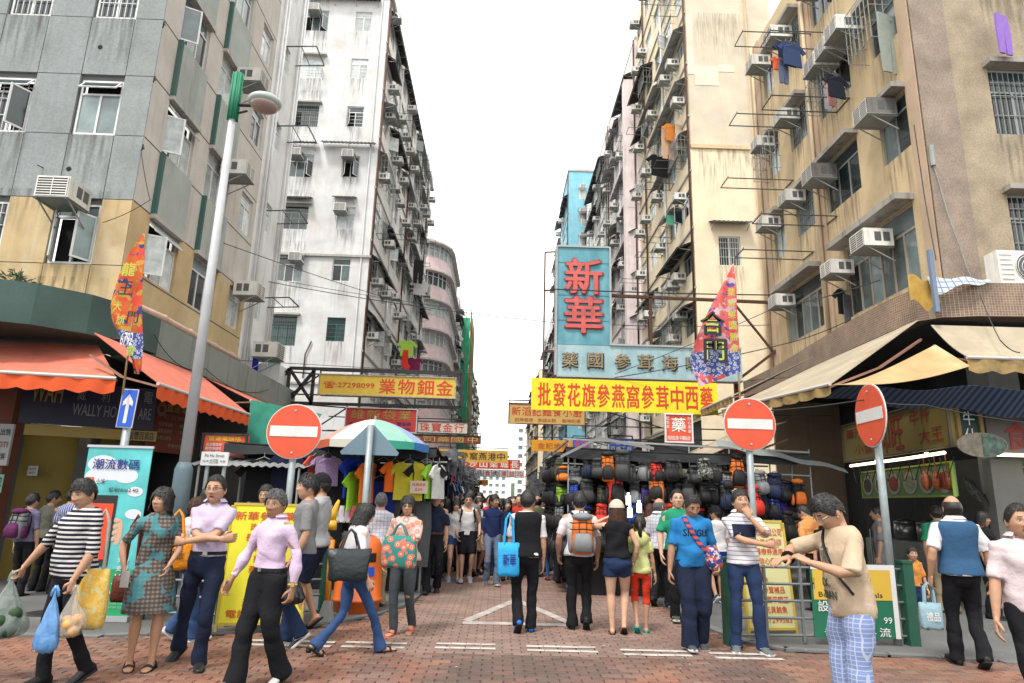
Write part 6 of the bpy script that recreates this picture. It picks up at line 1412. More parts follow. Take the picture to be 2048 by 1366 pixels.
for i, (p, q) in enumerate((((8.05, 15.3, 2.52), (7.7, 12.5, 2.52)), ((7.68, 12.4, 2.52), (7.45, 11.1, 2.52)), ((8.2, 10.95, 2.5), (10, 10.95, 2.5)))): b = MB(); b.tube([p, q], .028, 8); b.box((Vector(p) + Vector(q)) / 2 + V3(0, 0, .04), (.05, .05, .02)); tag(b.build('tube_lamp', mat('tube_light_warm', (1, .92, .55), emit=1.7)), ['long lit tube lamp below the dull yellow food shop sign, far half', 'lit tube lamp below the dull yellow food shop sign, near half', 'lit tube lamp over the food shop at the right edge'][i], 'lamp', 'lit tubes of the food shop')
MB_ = mat('menu_green', (.16, .27, .12), .5, emit=.0)
t = board('green illuminated menu board with six pictures of dishes', (8.35, 15.4), (7.65, 11.25), 1.82, 2.38, MB_, mat('lime_edge', (.32, .42, .05), .5), [('鮮甜湯', .07, .2, .08, .15, DRK), ('粥粉麵', .4, .25, .08, .2, INKR), ('招牌', .58, .2, .08, .2, INKR), ('燒味', .78, .2, .07, .2, INKR)], .05, 'menu_board', 'menu board')
for i, (u, m_) in enumerate(((-.42, (.05, .03, .03)), (-.25, (.10, .05, .04)), (-.08, (.34, .05, .03)), (.1, (.30, .32, .22)), (.27, (.34, .06, .03)), (.43, (.40, .10, .04)))):
    b = MB(); b.disc((u * 4.2, -.01, -.02), .30, 18, 'y', .01, .21); b.build('plate_picture', mat('dish_rim', (.38, .42, .36), .5), t, local=True); b = MB(); b.disc((u * 4.2, -.018, -.02), .22, 16, 'y', .008, .15); b.build('dish_picture', mat('dish_%d' % i, m_, .5, var=.5, vs=25), t, local=True)
board('small price board with food pictures at the right edge', (8.6, 11.6), (9.6, 11.6), 1.85, 2.35, mat('menu_dark', (.05, .09, .09), .5, var=.5, vs=9), mat('lime_edge', (.32, .42, .05), .5), [('明爐燒味', .3, .3, .4, .2, INKR)], .05, 'menu_board', 'menu board')
# hanging hooks, fan, counter
t = thing('food_counter', 'dark stainless food counter with pots inside the right shop', 'counter', (8.6, 13, 0)); b = MB(); b.ext(8.3, 9.2, 11.9, 15.4, 0, .95); b.build('cabinet', STEEL, t)
for k in range(4): b = MB(); b.tube([(8.75, 12.2 + k * .8, .95), (8.75, 12.2 + k * .8, 1.3)], .22, 16); b.tube([(8.75, 12.2 + k * .8, 1.3), (8.75, 12.2 + k * .8, 1.34), (8.75, 12.2 + k * .8, 1.4)], [.23, .2, .03], 16); b.build('pot', mat('steel_pot', (.35, .36, .37), .3, .8), t, True)
b = MB(); b.ext(9.5, 9.6, 11.2, 14.2, 0, 2.6); b.build('tiled_partition', wallm('kitchen_tiles', (.15, .15, .145)), t)
t = thing('wall_fan', 'round wall fan on the white column of the food shop', 'fan', (8.3, 11.55, 1.9)); b = MB(); Mf = Matrix.Translation((8.1, 11.4, 1.9)) @ Matrix.Rotation(R(35), 4, 'Z') @ Matrix.Rotation(R(-30), 4, 'X')
[b.tube([Mf @ V3(r_ * math.cos(a), -.05 * (1 - r_ / .3), r_ * math.sin(a)) for a in np.linspace(0, 2 * PI, 25)], .006, 4) for r_ in (.06, .12, .18, .24, .29)]; [b.bar(Mf @ V3(.05 * math.cos(a), -.05, .05 * math.sin(a)), Mf @ V3(.29 * math.cos(a), 0, .29 * math.sin(a)), .005) for a in np.arange(0, 6.28, .26)]; b.build('guard', DARKM, t)
b = MB(); [b.ball(Mf @ V3(.13 * math.cos(a), 0, .13 * math.sin(a)), (.1, .012, .06), 8, 5, Mf.to_3x3() @ Matrix.Rotation(-a, 3, 'Y')) for a in (0, 2.1, 4.2)]; b.ball(Mf @ V3(0, .05, 0), .06); b.bar(Mf @ V3(0, .08, 0), (8.75, 11.8, 1.85), .04); b.build('blades', ACD, t)
b = MB(); b.ext(8.35, 8.9, 11.3, 11.5, .0, 2.45); tag(b.build('wall_panel', wallm('white_tile_pier', (.20, .20, .19), streak=.5)), 'white tiled pier beside the food shop at the right', 'pier')
rs = random.Random(4); t = thing('wire_hooks', 'row of looped wires and hooks strung beneath the food shop lamps', 'wires', (7.9, 13, 2.4)); b = MB()
for k in range(11): y = 15.2 - k * .38; x = 8.05 - (15.2 - y) * .13; b.tube([(x, y, 2.46), (x - .02, y - .12, 2.2 - .1 * rs.random()), (x - .02, y - .2, 2.12), (x, y - .38, 2.46)], .009, 4)
b.build('loop', DARKM, t)
for k in range(3): b = MB(); b.ball((7.62, 11.35 + k * .3, 2.08), (.07, .07, .17), 8, 6); b.tube([(7.62, 11.35 + k * .3, 2.22), (7.62, 11.35 + k * .3, 2.5)], .01, 5); tag(b.build('roast_duck', mat('roast', (.30, .08, .03), .35, var=.3)), 'glazed roast duck hanging on a hook, %s of three at the food shop' % ('nearest', 'middle', 'farthest')[k], 'roast meat', 'roast ducks hung at the food shop')
# ---- parasol
t = thing('parasol', 'striped street parasol in blue, pink, cream, green over the clothes stall', 'parasol', (-2.07, 11.1, 0)); pc = [(.05, .20, .55), (.58, .30, .22), (.62, .56, .32), (.04, .36, .26), (.25, .40, .55), (.60, .58, .52), (.50, .12, .05), (.03, .30, .24)]; n = 8
C_ = V3(-2.07, 11.1, 2.80)
for k in range(n):
    a0, a1 = 2 * PI * (k + .2) / n, 2 * PI * (k + 1.2) / n; col = pc[[3, 1, 2, 0, 6, 5, 3, 0][k]]
    b = MB(); b.sheet(lambda u, v: C_ + V3(math.cos(a0 + (a1 - a0) * u) * v * .90 * (1 - .05 * math.sin(PI * u) * v), math.sin(a0 + (a1 - a0) * u) * v * .90, -.40 * v ** 1.7 - .02 * math.sin(PI * u) * v), 6, 8, .004); b.build('panel', mat('parasol_%d' % (k % 8), tuple(.6 * c + .2 for c in col), .7, var=.06), t, True)
    b = MB(); b.sheet(lambda u, v: C_ + V3(math.cos(a0 + (a1 - a0) * u) * .91 * (1 - .05 * math.sin(PI * u)), math.sin(a0 + (a1 - a0) * u) * .91, -.40 - .13 * v * (1 - .25 * abs(u - .5))), 6, 2, .004); b.build('valance', mat('parasol_edge_%d' % (k % 8), tuple(c * .9 for c in col), .7), t, True)
b = MB(); b.tube([(-2.07, 11.1, 0), (-2.07, 11.1, 2.86)], .02, 8); [b.tube([C_, C_ + V3(math.cos(a) * .9, math.sin(a) * .9, -.40)], .006, 4) for a in np.arange(0, 6.2, PI / 4)]; b.build('pole', STEEL, t)
# ---- orange litter bin
BIN = mat('bin_orange', (.72, .14, .015), .4, var=.05, dirt=.2, dcol=(.3, .08, .02), spec=.5); t = thing('litter_bin', 'round orange litter bin with domed top beside the floral woman', 'bin', (-1.9, 9.8, 0))
b = MB(); rr = [(.0, .27), (.02, .30), (.16, .32), (.165, .345), (.20, .345), (.205, .325), (.62, .31), (.78, .305), (.9, .29), (.97, .25), (1.02, .18), (1.04, .08)]; b.tube([(-1.9, 9.8, z) for z, _ in rr], [r_ for _, r_ in rr], 32); b.build('body', BIN, t, True)
for a in (R(-60), R(120)): b = MB(); b.sheet(lambda u, v: V3(-1.9 + .312 * math.cos(a + (u - .5) * .9), 9.8 + .312 * math.sin(a + (u - .5) * .9), .68 + .12 * v), 8, 2, .004); b.build('opening', BLK, t)
b = MB(); b.sheet(lambda u, v: V3(-1.9 + .322 * math.cos(R(-50) + (u - .5) * .4), 9.8 + .322 * math.sin(R(-50) + (u - .5) * .4), .50 + .12 * v), 6, 2, .003); b.build('emblem', BLUE, t)
# ---- green barriers
GPO = mat('barrier_green', (.015, .085, .055), .5, var=.15, dirt=.2); RAIL = mat('barrier_rail', (.16, .18, .18), .5, .3)
def barrier(label, A, B, n=5, h=.95, posts=(1, 1)):
    A, B = Vector((*A, 0)), Vector((*B, 0)); t = thing('railing', label, 'railing', tuple((A + B) / 2), group='green post railings at the pavement edge'); d = (B - A).normalized()
    for p, on in ((A, posts[0]), (B, posts[1])):
        if on: b = MB(); b.box(p + V3(0, 0, h / 2), (.13, .13, h), rz=math.atan2(d.y, d.x)); b.box(p + V3(0, 0, h + .01), (.15, .15, .03), rz=math.atan2(d.y, d.x)); b.build('post', GPO, t)
    for k in range(n): b = MB(); z = .12 + k * (h - .2) / (n - 1); b.tube([A + V3(0, 0, z), B + V3(0, 0, z)], .017, 6); b.build('rail', RAIL, t)
    b = MB(); m_ = int((B - A).length / .55)
    for k in range(1, m_ + 1): p = A.lerp(B, k / (m_ + 1)); b.bar(p + V3(0, 0, .05), p + V3(0, 0, h - .06), .03)
    b.build('upright', RAIL, t); return t
barrier('green post railing left of the orange bin behind the man in grey', (-2.19, 9.16), (-3.3, 8.65)); barrier('green post railing behind the woman in the plaid dress', (-3.3, 8.65), (-4.35, 8.75), posts=(0, 1))
barrier('green post railing carrying the yellow and green banner on the right', (2.72, 8.15), (4.93, 8.33))
t = board('yellow and green cloth banner about building works tied to the right railing', (3.72, 8.2), (4.76, 8.26), .10, .92, mat('banner_lower_green', (.012, .14, .075), .6, var=.06), None, [], .015, 'cloth_banner', 'banner')
patch(t, -.50, .50, .01, .35, mat('banner_upper_yellow', (.62, .40, .05), .6), .002, 'upper_half'); patch(t, -.52, .52, .35, .41, WPL, .003, 'hem'); patch(t, .46, .52, -.41, .35, WPL, .004, 'hem')
ptxt(t, [('H', -.50, .19, .03, .13), ('建', -.24, .19, .19, .2), ('材', .12, .19, .19, .2), ('Building Materials', -.05, .06, .78, .075)], INKK, .015, -.006)
ptxt(t, [('設計 + 工程', -.1, -.06, .72, .12), ('查詢電話', -.08, -.2, .5, .09), ('99', .38, -.21, .10, .07), ('去水管 — 流', .0, -.34, .8, .10)], INKW, .015, -.006)
b = MB(); b.ext(-.36, -.26, -.0, 0, 0, 0); 
# sandwich boards
def aboard(label, A, B, h, lines, face, edge, head, tel):
    A, B = Vector((*A, 0)), Vector((*B, 0)); d = (B - A); L = d.length; t = thing('sandwich_board', label, 'board', tuple((A + B) / 2), math.atan2(d.y, d.x), 'yellow medicine shop boards on the pavement')
    tl = Matrix.Rotation(R(-7), 4, 'X'); b = MB(); b.ext(-L / 2, L / 2, -.012, .012, .12, h); b.build('panel', face, t, local=True).matrix_basis = tl
    for (x0, x1, z0, z1) in ((-L / 2 - .03, -L / 2, 0, h), (L / 2, L / 2 + .03, 0, h), (-L / 2, L / 2, h, h + .03), (-L / 2, L / 2, .09, .12)): b = MB(); b.ext(x0, x1, -.02, .02, z0, z1); b.build('frame', edge, t, local=True).matrix_basis = tl
    b = MB(); M2 = Matrix.Translation((0, .34, 0)) @ Matrix.Rotation(R(8), 4, 'X')
    for s_ in (-1, 1): b.bar(M2 @ V3(s_ * L / 2, 0, 0), M2 @ V3(s_ * L / 2, 0, h), .04)
    b.bar(M2 @ V3(-L / 2, 0, .3), M2 @ V3(L / 2, 0, .3), .03); b.build('rear_frame', edge, t, local=True)
    mb = MB(); z = h - .12; text_mb(mb, head, V3(0, -.014, z), (1, 0, 0), (0, 0, 1), L * .92, .10, .02, .002, True)
    st_ = (h - .34) / len(lines)
    for i, l in enumerate(lines): w_ = min(L * .9, .075 * len(l)); text_mb(mb, l, V3(0 if len(l) > 3 else -L * .16, -.014, z - .06 - st_ * (i + .55)), (1, 0, 0), (0, 0, 1), w_, min(.085, st_ * .7), .015, .002, True)
    o = mb.build('lettering', INKR, t, local=True); o.matrix_basis = tl
aboard('bright yellow medicine shop board with red characters behind the lavender shirt man', (-3.12, 8.12), (-2.25, 8.3), 1.42, ['政府注册中醫', '長者醫療券通用', '精配正藥', '批發零售', '燕窩花旗參', '冬蟲草參茸', '中西成藥', '海味', '電話27299563'], LEM, mat('board_wood', (.50, .36, .05), .7), '新華參茸藥業', '')
aboard('pale yellow medicine shop board with red characters beside the thinking man', (3.12, 8.62), (3.72, 8.72), 1.37, ['政府注册中醫師', '長者醫療券通用', '正藥信心保證', '零售', '花旗參', '蟲草參茸補品', '中西成藥平靚正', '海味元貝鮑魚', '電話27299563'], mat('pale_yellow_board', (.58, .56, .28), .7, var=.06), mat('board_wood', (.50, .36, .05), .7), '新華參茸藥業公司', '')
# work-site lanterns and barrier feet
BARR = mat('warning_orange', (.72, .24, .02), .45); 
t = thing('warning_post', 'orange works barrier post with yellow lantern beside the orange bin', 'barrier', (-2.12, 9.0, 0)); b = MB(); b.tube([(-2.12, 9.0, .1), (-2.12, 9.0, 1.0)], .035, 8); b.tube([(-2.35, 9.0, .95), (-2.3, 9.0, 1.05), (-2.2, 9.0, 1.07), (-2.12, 9.0, 1.0)], .02, 6); b.build('frame', BARR, t, True)
b = MB(); b.box((-2.14, 8.98, 1.18), (.12, .1, .12)); b.tube([(-2.14, 8.98, 1.22), (-2.12, 8.98, 1.34), (-2.09, 8.98, 1.44), (-2.07, 8.98, 1.5)], [.05, .045, .03, .014], 10); b.build('lantern', mat('lantern_yellow', (.75, .42, .03), .35), t, True); b = MB(); b.add([V3(-2.12 + a, 9 + c, 0) for a, c in ((-.09, -.12), (.09, -.12), (.09, .12), (-.09, .12))] + [V3(-2.12 + a, 9 + c, .26) for a, c in ((-.03, -.05), (.03, -.05), (.03, .05), (-.03, .05))], [(0, 1, 5, 4), (1, 2, 6, 5), (2, 3, 7, 6), (3, 0, 4, 7), (4, 5, 6, 7)]); b.build('foot', STEEL, t)
t = thing('works_barrier', 'orange works barrier with grey concrete foot at the left edge', 'barrier', (-5.6, 9.1, 0)); b = MB(); b.tube([(-5.45, 9.1, .22), (-5.5, 9.1, .3), (-5.35, 9.1, .9)], .03, 6); b.tube([(-5.5, 9.1, .3), (-5.2, 9.1, .3)], .03, 6); b.tube([(-5.2, 9.1, .3), (-5.25, 9.1, .9)], .03, 6); b.tube([(-5.35, 9.1, .9), (-5.25, 9.1, .9)], .03, 6); b.build('frame', BARR, t, True)
b = MB(); b.add([V3(-5.42 + a, 9.05 + c, 0) for a, c in ((-.2, -.13), (.2, -.13), (.2, .13), (-.2, .13))] + [V3(-5.42 + a, 9.05 + c, .32) for a, c in ((-.07, -.06), (.07, -.06), (.07, .06), (-.07, .06))], [(0, 1, 5, 4), (1, 2, 6, 5), (2, 3, 7, 6), (3, 0, 4, 7), (4, 5, 6, 7)]); b.build('foot', mat('foot_grey', (.10, .11, .11), .7), t)
# ---- stalls
SHD = mat('stall_tarp_dark', (.03, .032, .035), .8, var=.3, vs=2); TIN2 = mat('stall_tin', (.30, .31, .31), .6, .2, var=.15, dirt=.4); TBL = mat('stall_table', (.10, .08, .06), .8, var=.2); GOODS = [mat('goods_%d' % i, c, .8, var=.3, vs=8) for i, c in enumerate([(.03, .03, .035), (.25, .04, .03), (.05, .07, .2), (.35, .33, .3), (.06, .12, .06), (.3, .2, .1)])]
def stall(label, x0, x1, y0, y1, z, m, tilt, seed, goods=8):
    r_ = random.Random(seed); t = thing('market_stall', label, 'market stall', ((x0 + x1) / 2, (y0 + y1) / 2, 0), group='covered market stalls lining the street')
    b = MB(); b.sheet(lambda u, v: V3(x0 - .2 + (x1 - x0 + .4) * u, y0 - .35 + (y1 - y0 + .5) * v, z + tilt * (u - .5) + .04 * math.sin(v * 9 + seed) - .05 * math.sin(PI * u)), 12, 6, .015); b.build('roof', m, t)
    b = MB(); b.sheet(lambda u, v: V3(x0 - .2 + (x1 - x0 + .4) * u, y0 - .36, z + tilt * (u - .5) - .05 * math.sin(PI * u) - .15 * v - .02 * math.sin(u * 23) * v), 16, 2, .01); b.build('roof_edge', m, t)
    for px, py in ((x0, y0), (x1, y0), (x0, y1), (x1, y1)): b = MB(); b.tube([(px, py, 0), (px, py, z - .05 + tilt * (.5 if px == x1 else -.5))], .022, 6); b.build('post', STEEL, t)
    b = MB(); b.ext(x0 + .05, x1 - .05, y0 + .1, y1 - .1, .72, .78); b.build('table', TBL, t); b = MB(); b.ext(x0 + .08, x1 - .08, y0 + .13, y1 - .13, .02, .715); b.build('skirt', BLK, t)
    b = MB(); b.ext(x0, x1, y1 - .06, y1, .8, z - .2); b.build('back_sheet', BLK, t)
    for k in range(goods): g = MB(); w_ = .2 + r_.random() * .2; x = r_.uniform(x0 + .2, x1 - .2); y = r_.uniform(y0 + .2, y0 + .9); g.ball((x, y, .84 + r_.random() * .05), (w_, .16, .09), 8, 5); g.build('goods', r_.choice(GOODS), t, True)
    b = MB()
    for k in range(3): yy = y0 + (y1 - y0) * k / 2 - .1; b.bar((x0 - .2, yy, z - .1), (x1 + .2, yy, z - .1 + tilt), .03)
    b.build('rafters', DARKM, t); return t
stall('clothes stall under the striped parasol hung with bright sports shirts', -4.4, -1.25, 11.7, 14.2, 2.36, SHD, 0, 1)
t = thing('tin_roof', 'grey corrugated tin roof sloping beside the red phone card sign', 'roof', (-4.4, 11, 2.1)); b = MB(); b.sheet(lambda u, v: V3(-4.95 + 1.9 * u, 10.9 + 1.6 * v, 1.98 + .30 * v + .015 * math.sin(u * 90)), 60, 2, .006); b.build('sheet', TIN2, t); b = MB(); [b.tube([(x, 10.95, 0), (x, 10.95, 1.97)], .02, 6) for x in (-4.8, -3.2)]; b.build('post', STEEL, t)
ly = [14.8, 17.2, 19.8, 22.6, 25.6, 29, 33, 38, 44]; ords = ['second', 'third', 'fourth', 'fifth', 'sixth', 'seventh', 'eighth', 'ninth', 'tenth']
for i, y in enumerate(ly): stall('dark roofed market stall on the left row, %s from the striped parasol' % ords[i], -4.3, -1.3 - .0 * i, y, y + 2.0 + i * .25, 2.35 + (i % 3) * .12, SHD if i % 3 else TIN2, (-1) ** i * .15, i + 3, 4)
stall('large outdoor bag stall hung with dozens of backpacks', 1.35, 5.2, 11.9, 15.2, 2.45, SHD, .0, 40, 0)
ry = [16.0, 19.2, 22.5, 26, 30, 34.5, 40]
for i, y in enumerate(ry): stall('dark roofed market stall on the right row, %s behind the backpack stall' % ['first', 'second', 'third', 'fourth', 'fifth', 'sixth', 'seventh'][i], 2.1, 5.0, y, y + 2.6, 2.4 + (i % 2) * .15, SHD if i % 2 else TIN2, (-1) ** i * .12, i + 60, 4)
# tangle of rods, clips and rags hanging under the stall roofs
rj = random.Random(8); b = MB()
for k in range(420):
    if k % 2: x, y = rj.uniform(-1.5, -1.05) - .0, rj.uniform(15.6, 34)
    else: x, y = rj.uniform(1.5, 2.2), rj.uniform(15.5, 34)
    z = rj.uniform(1.9, 2.75); L_ = rj.uniform(.1, .6)
    if rj.random() < .5: b.bar((x, y, z), (x + rj.uniform(-.5, .5), y + rj.uniform(-.6, .6), z + rj.uniform(-.15, .15)), .014)
    else: w_ = rj.uniform(.05, .16); b.add([(x - w_, y, z), (x + w_, y + .03, z), (x + w_ * .8, y + .02, z - L_), (x - w_ * .7, y, z - L_ * .9)], [(0, 1, 2, 3)])
o = b.build('stall_clutter', mat('clutter', (.10, .10, .11), .8, var=.8, vs=3)); o['kind'] = 'stuff'; o['label'] = 'tangle of rods, clips and rags hanging along the stall roofs'
# clothes hanging from the left stall
def garment(kind, w_, h_):
    key = ('gm', kind, w_, h_)
    if key in _wt: return _wt[key]
    b = MB()
    if kind == 'shirt':
        out = [(-.09, 0), (-.22, -.03), (-.40, -.20), (-.31, -.27), (-.23, -.17), (-.24, -.62), (.24, -.62), (.23, -.17), (.31, -.27), (.40, -.20), (.22, -.03), (.09, 0), (.05, -.05), (-.05, -.05)]
    elif kind == 'trousers': out = [(-.18, 0), (-.2, -.4), (-.17, -.95), (-.03, -.95), (0, -.4), (.03, -.95), (.17, -.95), (.2, -.4), (.18, 0)]
    else: out = [(-.04, 0), (-.06, -.12), (-.06, -.24), (-.02, -.30), (.07, -.31), (.08, -.26), (.04, -.2), (.04, 0)]
    r0 = [V3(x * w_, -.02 - .012 * math.sin(x * 30 + z * 9), z * h_) for x, z in out]; r1 = [p + V3(0, .035, 0) for p in r0]; n = len(out); b.add(r0 + r1, [tuple(range(n)), tuple(range(2 * n - 1, n - 1, -1))] + [(i, (i + 1) % n, n + (i + 1) % n, n + i) for i in range(n)])
    me = b.mesh(kind, [cl('blank', (.5, .5, .5))]); _wt[key] = me; return me
def hang_cloth(label, kind, x, y, z, col, s=1.0, rz=0.0, group='clothes hanging for sale or drying', name=None):
    me = garment(kind, s, s); me = me.copy(); me.materials[0] = col if not isinstance(col, tuple) else cl('cloth_%02x%02x%02x' % tuple(int(c * 255) for c in col), col)
    o = link(name or {'shirt': 'hanging_shirt', 'trousers': 'hanging_trousers', 'sock': 'hanging_socks'}[kind], me, None, MT(x, y, z, rz)); h = MB()
    if kind == 'shirt': h.tube([(-.16 * s, 0, -.03), (0, 0, .05), (.16 * s, 0, -.03)], .006, 4); h.tube([(0, 0, .05), (0, 0, .12)], .005, 4); h.build('hanger', STEEL, o, local=True)
    return tag(o, label, 'clothing', group)
HC = [('navy T-shirt with small red print', 'shirt', -3.52, 11.3, 2.2, (.012, .015, .04), 1.0, 0), ('coral red T-shirt turned edge on', 'shirt', -3.05, 11.35, 2.2, (.55, .08, .06), .8, 1.2), ('royal blue long shirt turned edge on', 'shirt', -2.38, 11.2, 2.2, (.02, .05, .42), 1.1, 1.25), ('lime green sports shirt', 'shirt', -2.30, 11.15, 1.95, (.30, .62, .03), 1.0, 1.2),
      ('neon orange sports shirt nearest the lime shirt', 'shirt', -2.12, 11.15, 2.1, (.80, .18, .02), 1.05, 1.25), ('black T-shirt with small orange square', 'shirt', -1.93, 11.35, 2.15, (.012, .012, .014), 1.0, 0), ('dark blue T-shirt', 'shirt', -1.95, 11.3, 1.85, (.01, .02, .16), 1.1, 0), ('orange and black sports shirt', 'shirt', -1.72, 11.25, 2.13, (.75, .14, .02), .8, .9),
      ('mustard yellow T-shirt with navy sides', 'shirt', -1.47, 11.2, 2.13, (.52, .46, .04), 1.0, 0), ('black vest top', 'shirt', -1.2, 11.3, 2.15, (.015, .015, .015), 1.0, .5), ('green and black sports shirt', 'shirt', -1.1, 11.35, 2.1, (.25, .55, .05), .9, 1.2), ('white sports shirt', 'shirt', -1.0, 11.4, 2.1, (.6, .6, .6), .9, 1.25), ('charcoal trousers', 'trousers', -1.55, 11.35, 1.55, (.05, .055, .06), 1.1, 0), ('grey trousers', 'trousers', -1.3, 11.45, 1.5, (.08, .085, .09), 1.1, .3), ('dark floral blouse', 'shirt', -2.85, 11.3, 2.2, pat('blouse', 'floral', [(.35, .25, .45), (.5, .35, .5), (.1, .05, .2), (.6, .5, .6)], 30), .8, .4), ('black jacket', 'shirt', -3.9, 11.3, 2.1, (.01, .01, .012), 1.1, .2), ('black trousers', 'trousers', -2.75, 11.4, 1.9, (.012, .012, .015), 1.2, 0), ('black patterned leggings', 'trousers', -2.5, 11.5, 2.0, pat('leg', 'camo', [(.012, .012, .012), (.1, .1, .11), (.02, .02, .02)], 25), 1.1, .1)]
for lb, kd, x, y, z, c, s_, rz in HC: hang_cloth(lb + ' hanging at the clothes stall', kd, x, y, z, c, s_, rz)
o = MB(); o.ext(-1.42, -1.14, 11.05, 11.07, 1.62, 1.82); t = tag(o.build('price_card', mat('card', (.55, .45, .38), .8)), 'handwritten cardboard price card at the clothes stall', 'card'); ptxt(t, [('特價清貨', -1.28, 1.76, .22, .05), ('$39', -1.28, 1.68, .12, .05)], INKR, .0, 11.045)
sk_c = [(.6, .58, .6), (.5, .4, .42), (.6, .12, .1), (.35, .4, .55), (.62, .6, .5)]
for k in range(12): hang_cloth('%s socks pegged at the clothes stall, %s pair along the rail' % (['white', 'pinkish', 'red', 'blue', 'cream'][k % 5], ORD[k]), 'sock', -2.95 + k * .095, 11.0, 1.40 - .0 * (k % 2), sk_c[k % 5], .85, .2, 'socks pegged at the clothes stall')
# goods hung along farther left stalls
rc = random.Random(17); DC = [('black', (.015, .015, .017)), ('navy', (.02, .025, .08)), ('grey', (.14, .14, .15)), ('white', (.55, .55, .55)), ('red', (.4, .04, .03)), ('blue', (.03, .08, .35)), ('denim', (.06, .09, .18)), ('purple', (.12, .04, .25))]
kk = 0; pos = ['lowest rail', 'front rail', 'side rail', 'upper rail']
for y in (15.0, 16.2, 17.4, 18.8, 20.2, 21.8, 23.4):
    for j in range(3):
        nm, c = DC[kk % 8]; hang_cloth('%s garment on the %s of the %s left stall behind the parasol' % (nm, pos[j], ORD[int((y - 14) / 1.5)]), 'shirt' if j else 'trousers', -1.2 + .06 * j, y + j * .35, (2.2, 2.15, 1.9)[j], c, .9, PI / 2 + .2 * j, 'clothes hanging along the left stalls'); kk += 1
# ---- backpacks
def backpack_mesh(cm, tm):
    key = ('bp', cm.name, tm.name)
    if key in _wt: return _wt[key]
    b = MB(); n = 16
    def rg(z, hw, dp, o=0): return [V3(math.copysign(abs(math.cos(2 * PI * i / n)) ** .55, math.cos(2 * PI * i / n)) * hw, -dp / 2 + o + math.copysign(abs(math.sin(2 * PI * i / n)) ** .6, math.sin(2 * PI * i / n)) * dp / 2, z) for i in range(n)]
    b.loft([rg(0, .09, .12), rg(.02, .125, .18), (rg(.15, .138, .20)), rg(.3, .130, .18), rg(.42, .118, .14), rg(.48, .085, .09), rg(.50, .04, .04)]); A_ = b.mesh('body', [cm], True); f = MB(); f.loft([[p + V3(0, -.13, 0) for p in rg(z, hw, dp)] for z, hw, dp in ((.03, .09, .08), (.05, .115, .12), (.16, .12, .13), (.24, .10, .10), (.27, .06, .05))]); B_ = f.mesh('front_pocket', [tm], True)
    t = MB()
    for s_ in (-1, 1): t.tube([(s_ * .06, .0, .46), (s_ * .075, .05, .42), (s_ * .085, .07, .28), (s_ * .10, .04, .10), (s_ * .12, .0, .05)], [(.028, .008)] * 5, 6)
    t.tube([(-.03, 0, .48), (-.025, 0, .53), (.025, 0, .53), (.03, 0, .48)], .008, 5); [t.tube([(-.15, -.06, zz), (-.13, -.19, zz), (0, -.213, zz + .01), (.13, -.19, zz), (.15, -.06, zz)], .008, 5) for zz in (.30, .38)]; [t.bar((s_ * .05, -.215, .12), (s_ * .045, -.15, .47), .016, .006) for s_ in (-1, 1)]; C_m = t.mesh('strap', [STRAP])
    DD = []
    for s_ in (-1, 1): t = MB(); t.ball((s_ * .145, -.09, .12), (.035, .06, .11), 8, 6); DD.append(t.mesh('side_pocket', [tm], True))
    t = MB(); t.ball((0, -.09, .455), (.135, .11, .055), 10, 6); L_ = t.mesh('lid', [tm], True); t = MB(); t.box((0, -.205, .20), (.05, .006, .03)); E_ = t.mesh('patch', [WPL])
    _wt[key] = (A_, B_, C_m, *DD, L_, E_); return _wt[key]
def backpack(label, M, cm, tm, group=None, cat='backpack'):
    ms = backpack_mesh(cm, tm); t = thing('backpack', label, cat, M=M, group=group)
    for me, nm in zip(ms, ('body', 'front_pocket', 'strap', 'side_pocket', 'side_pocket', 'lid', 'patch')): link(nm, me, t)
    return t
def bc(n, c): return n, cl('pack_' + n.replace(' ', '_'), c, .65, spec=.3, bump=.35, bs=90)
PKC = dict([bc('black', (.012, .012, .013)), bc('charcoal', (.04, .042, .045)), bc('orange', (.72, .17, .02)), bc('red', (.60, .035, .02)), bc('blue', (.02, .06, .42)), bc('lime', (.22, .42, .02)), bc('purple', (.07, .03, .22)), bc('navy', (.012, .02, .06)), bc('grey', (.20, .21, .22)), bc('olive', (.07, .075, .04)), bc('camouflage', (.10, .11, .08)), bc('teal', (.02, .16, .18))])
PKC['camouflage'] = pat('pack_camo', 'camo', [(.03, .035, .03), (.13, .14, .12), (.3, .3, .28)], 14)
rb = random.Random(23); special = {(1, 0): 'lime', (1, 1): 'blue', (1, 4): 'red', (0, 4): 'orange', (1, 7): 'purple', (0, 8): 'red', (1, 8): 'orange', (2, 9): 'red', (2, 10): 'red', (2, 11): 'purple', (0, 13): 'camouflage', (1, 13): 'camouflage', (0, 12): 'camouflage', (0, 15): 'orange', (1, 16): 'red', (1, 18): 'blue', (1, 19): 'purple', (2, 3): 'red', (0, 0): 'charcoal', (0, 5): 'charcoal'}
rows_n = ['top', 'second', 'third', 'bottom']; cnt = 0; used = {}
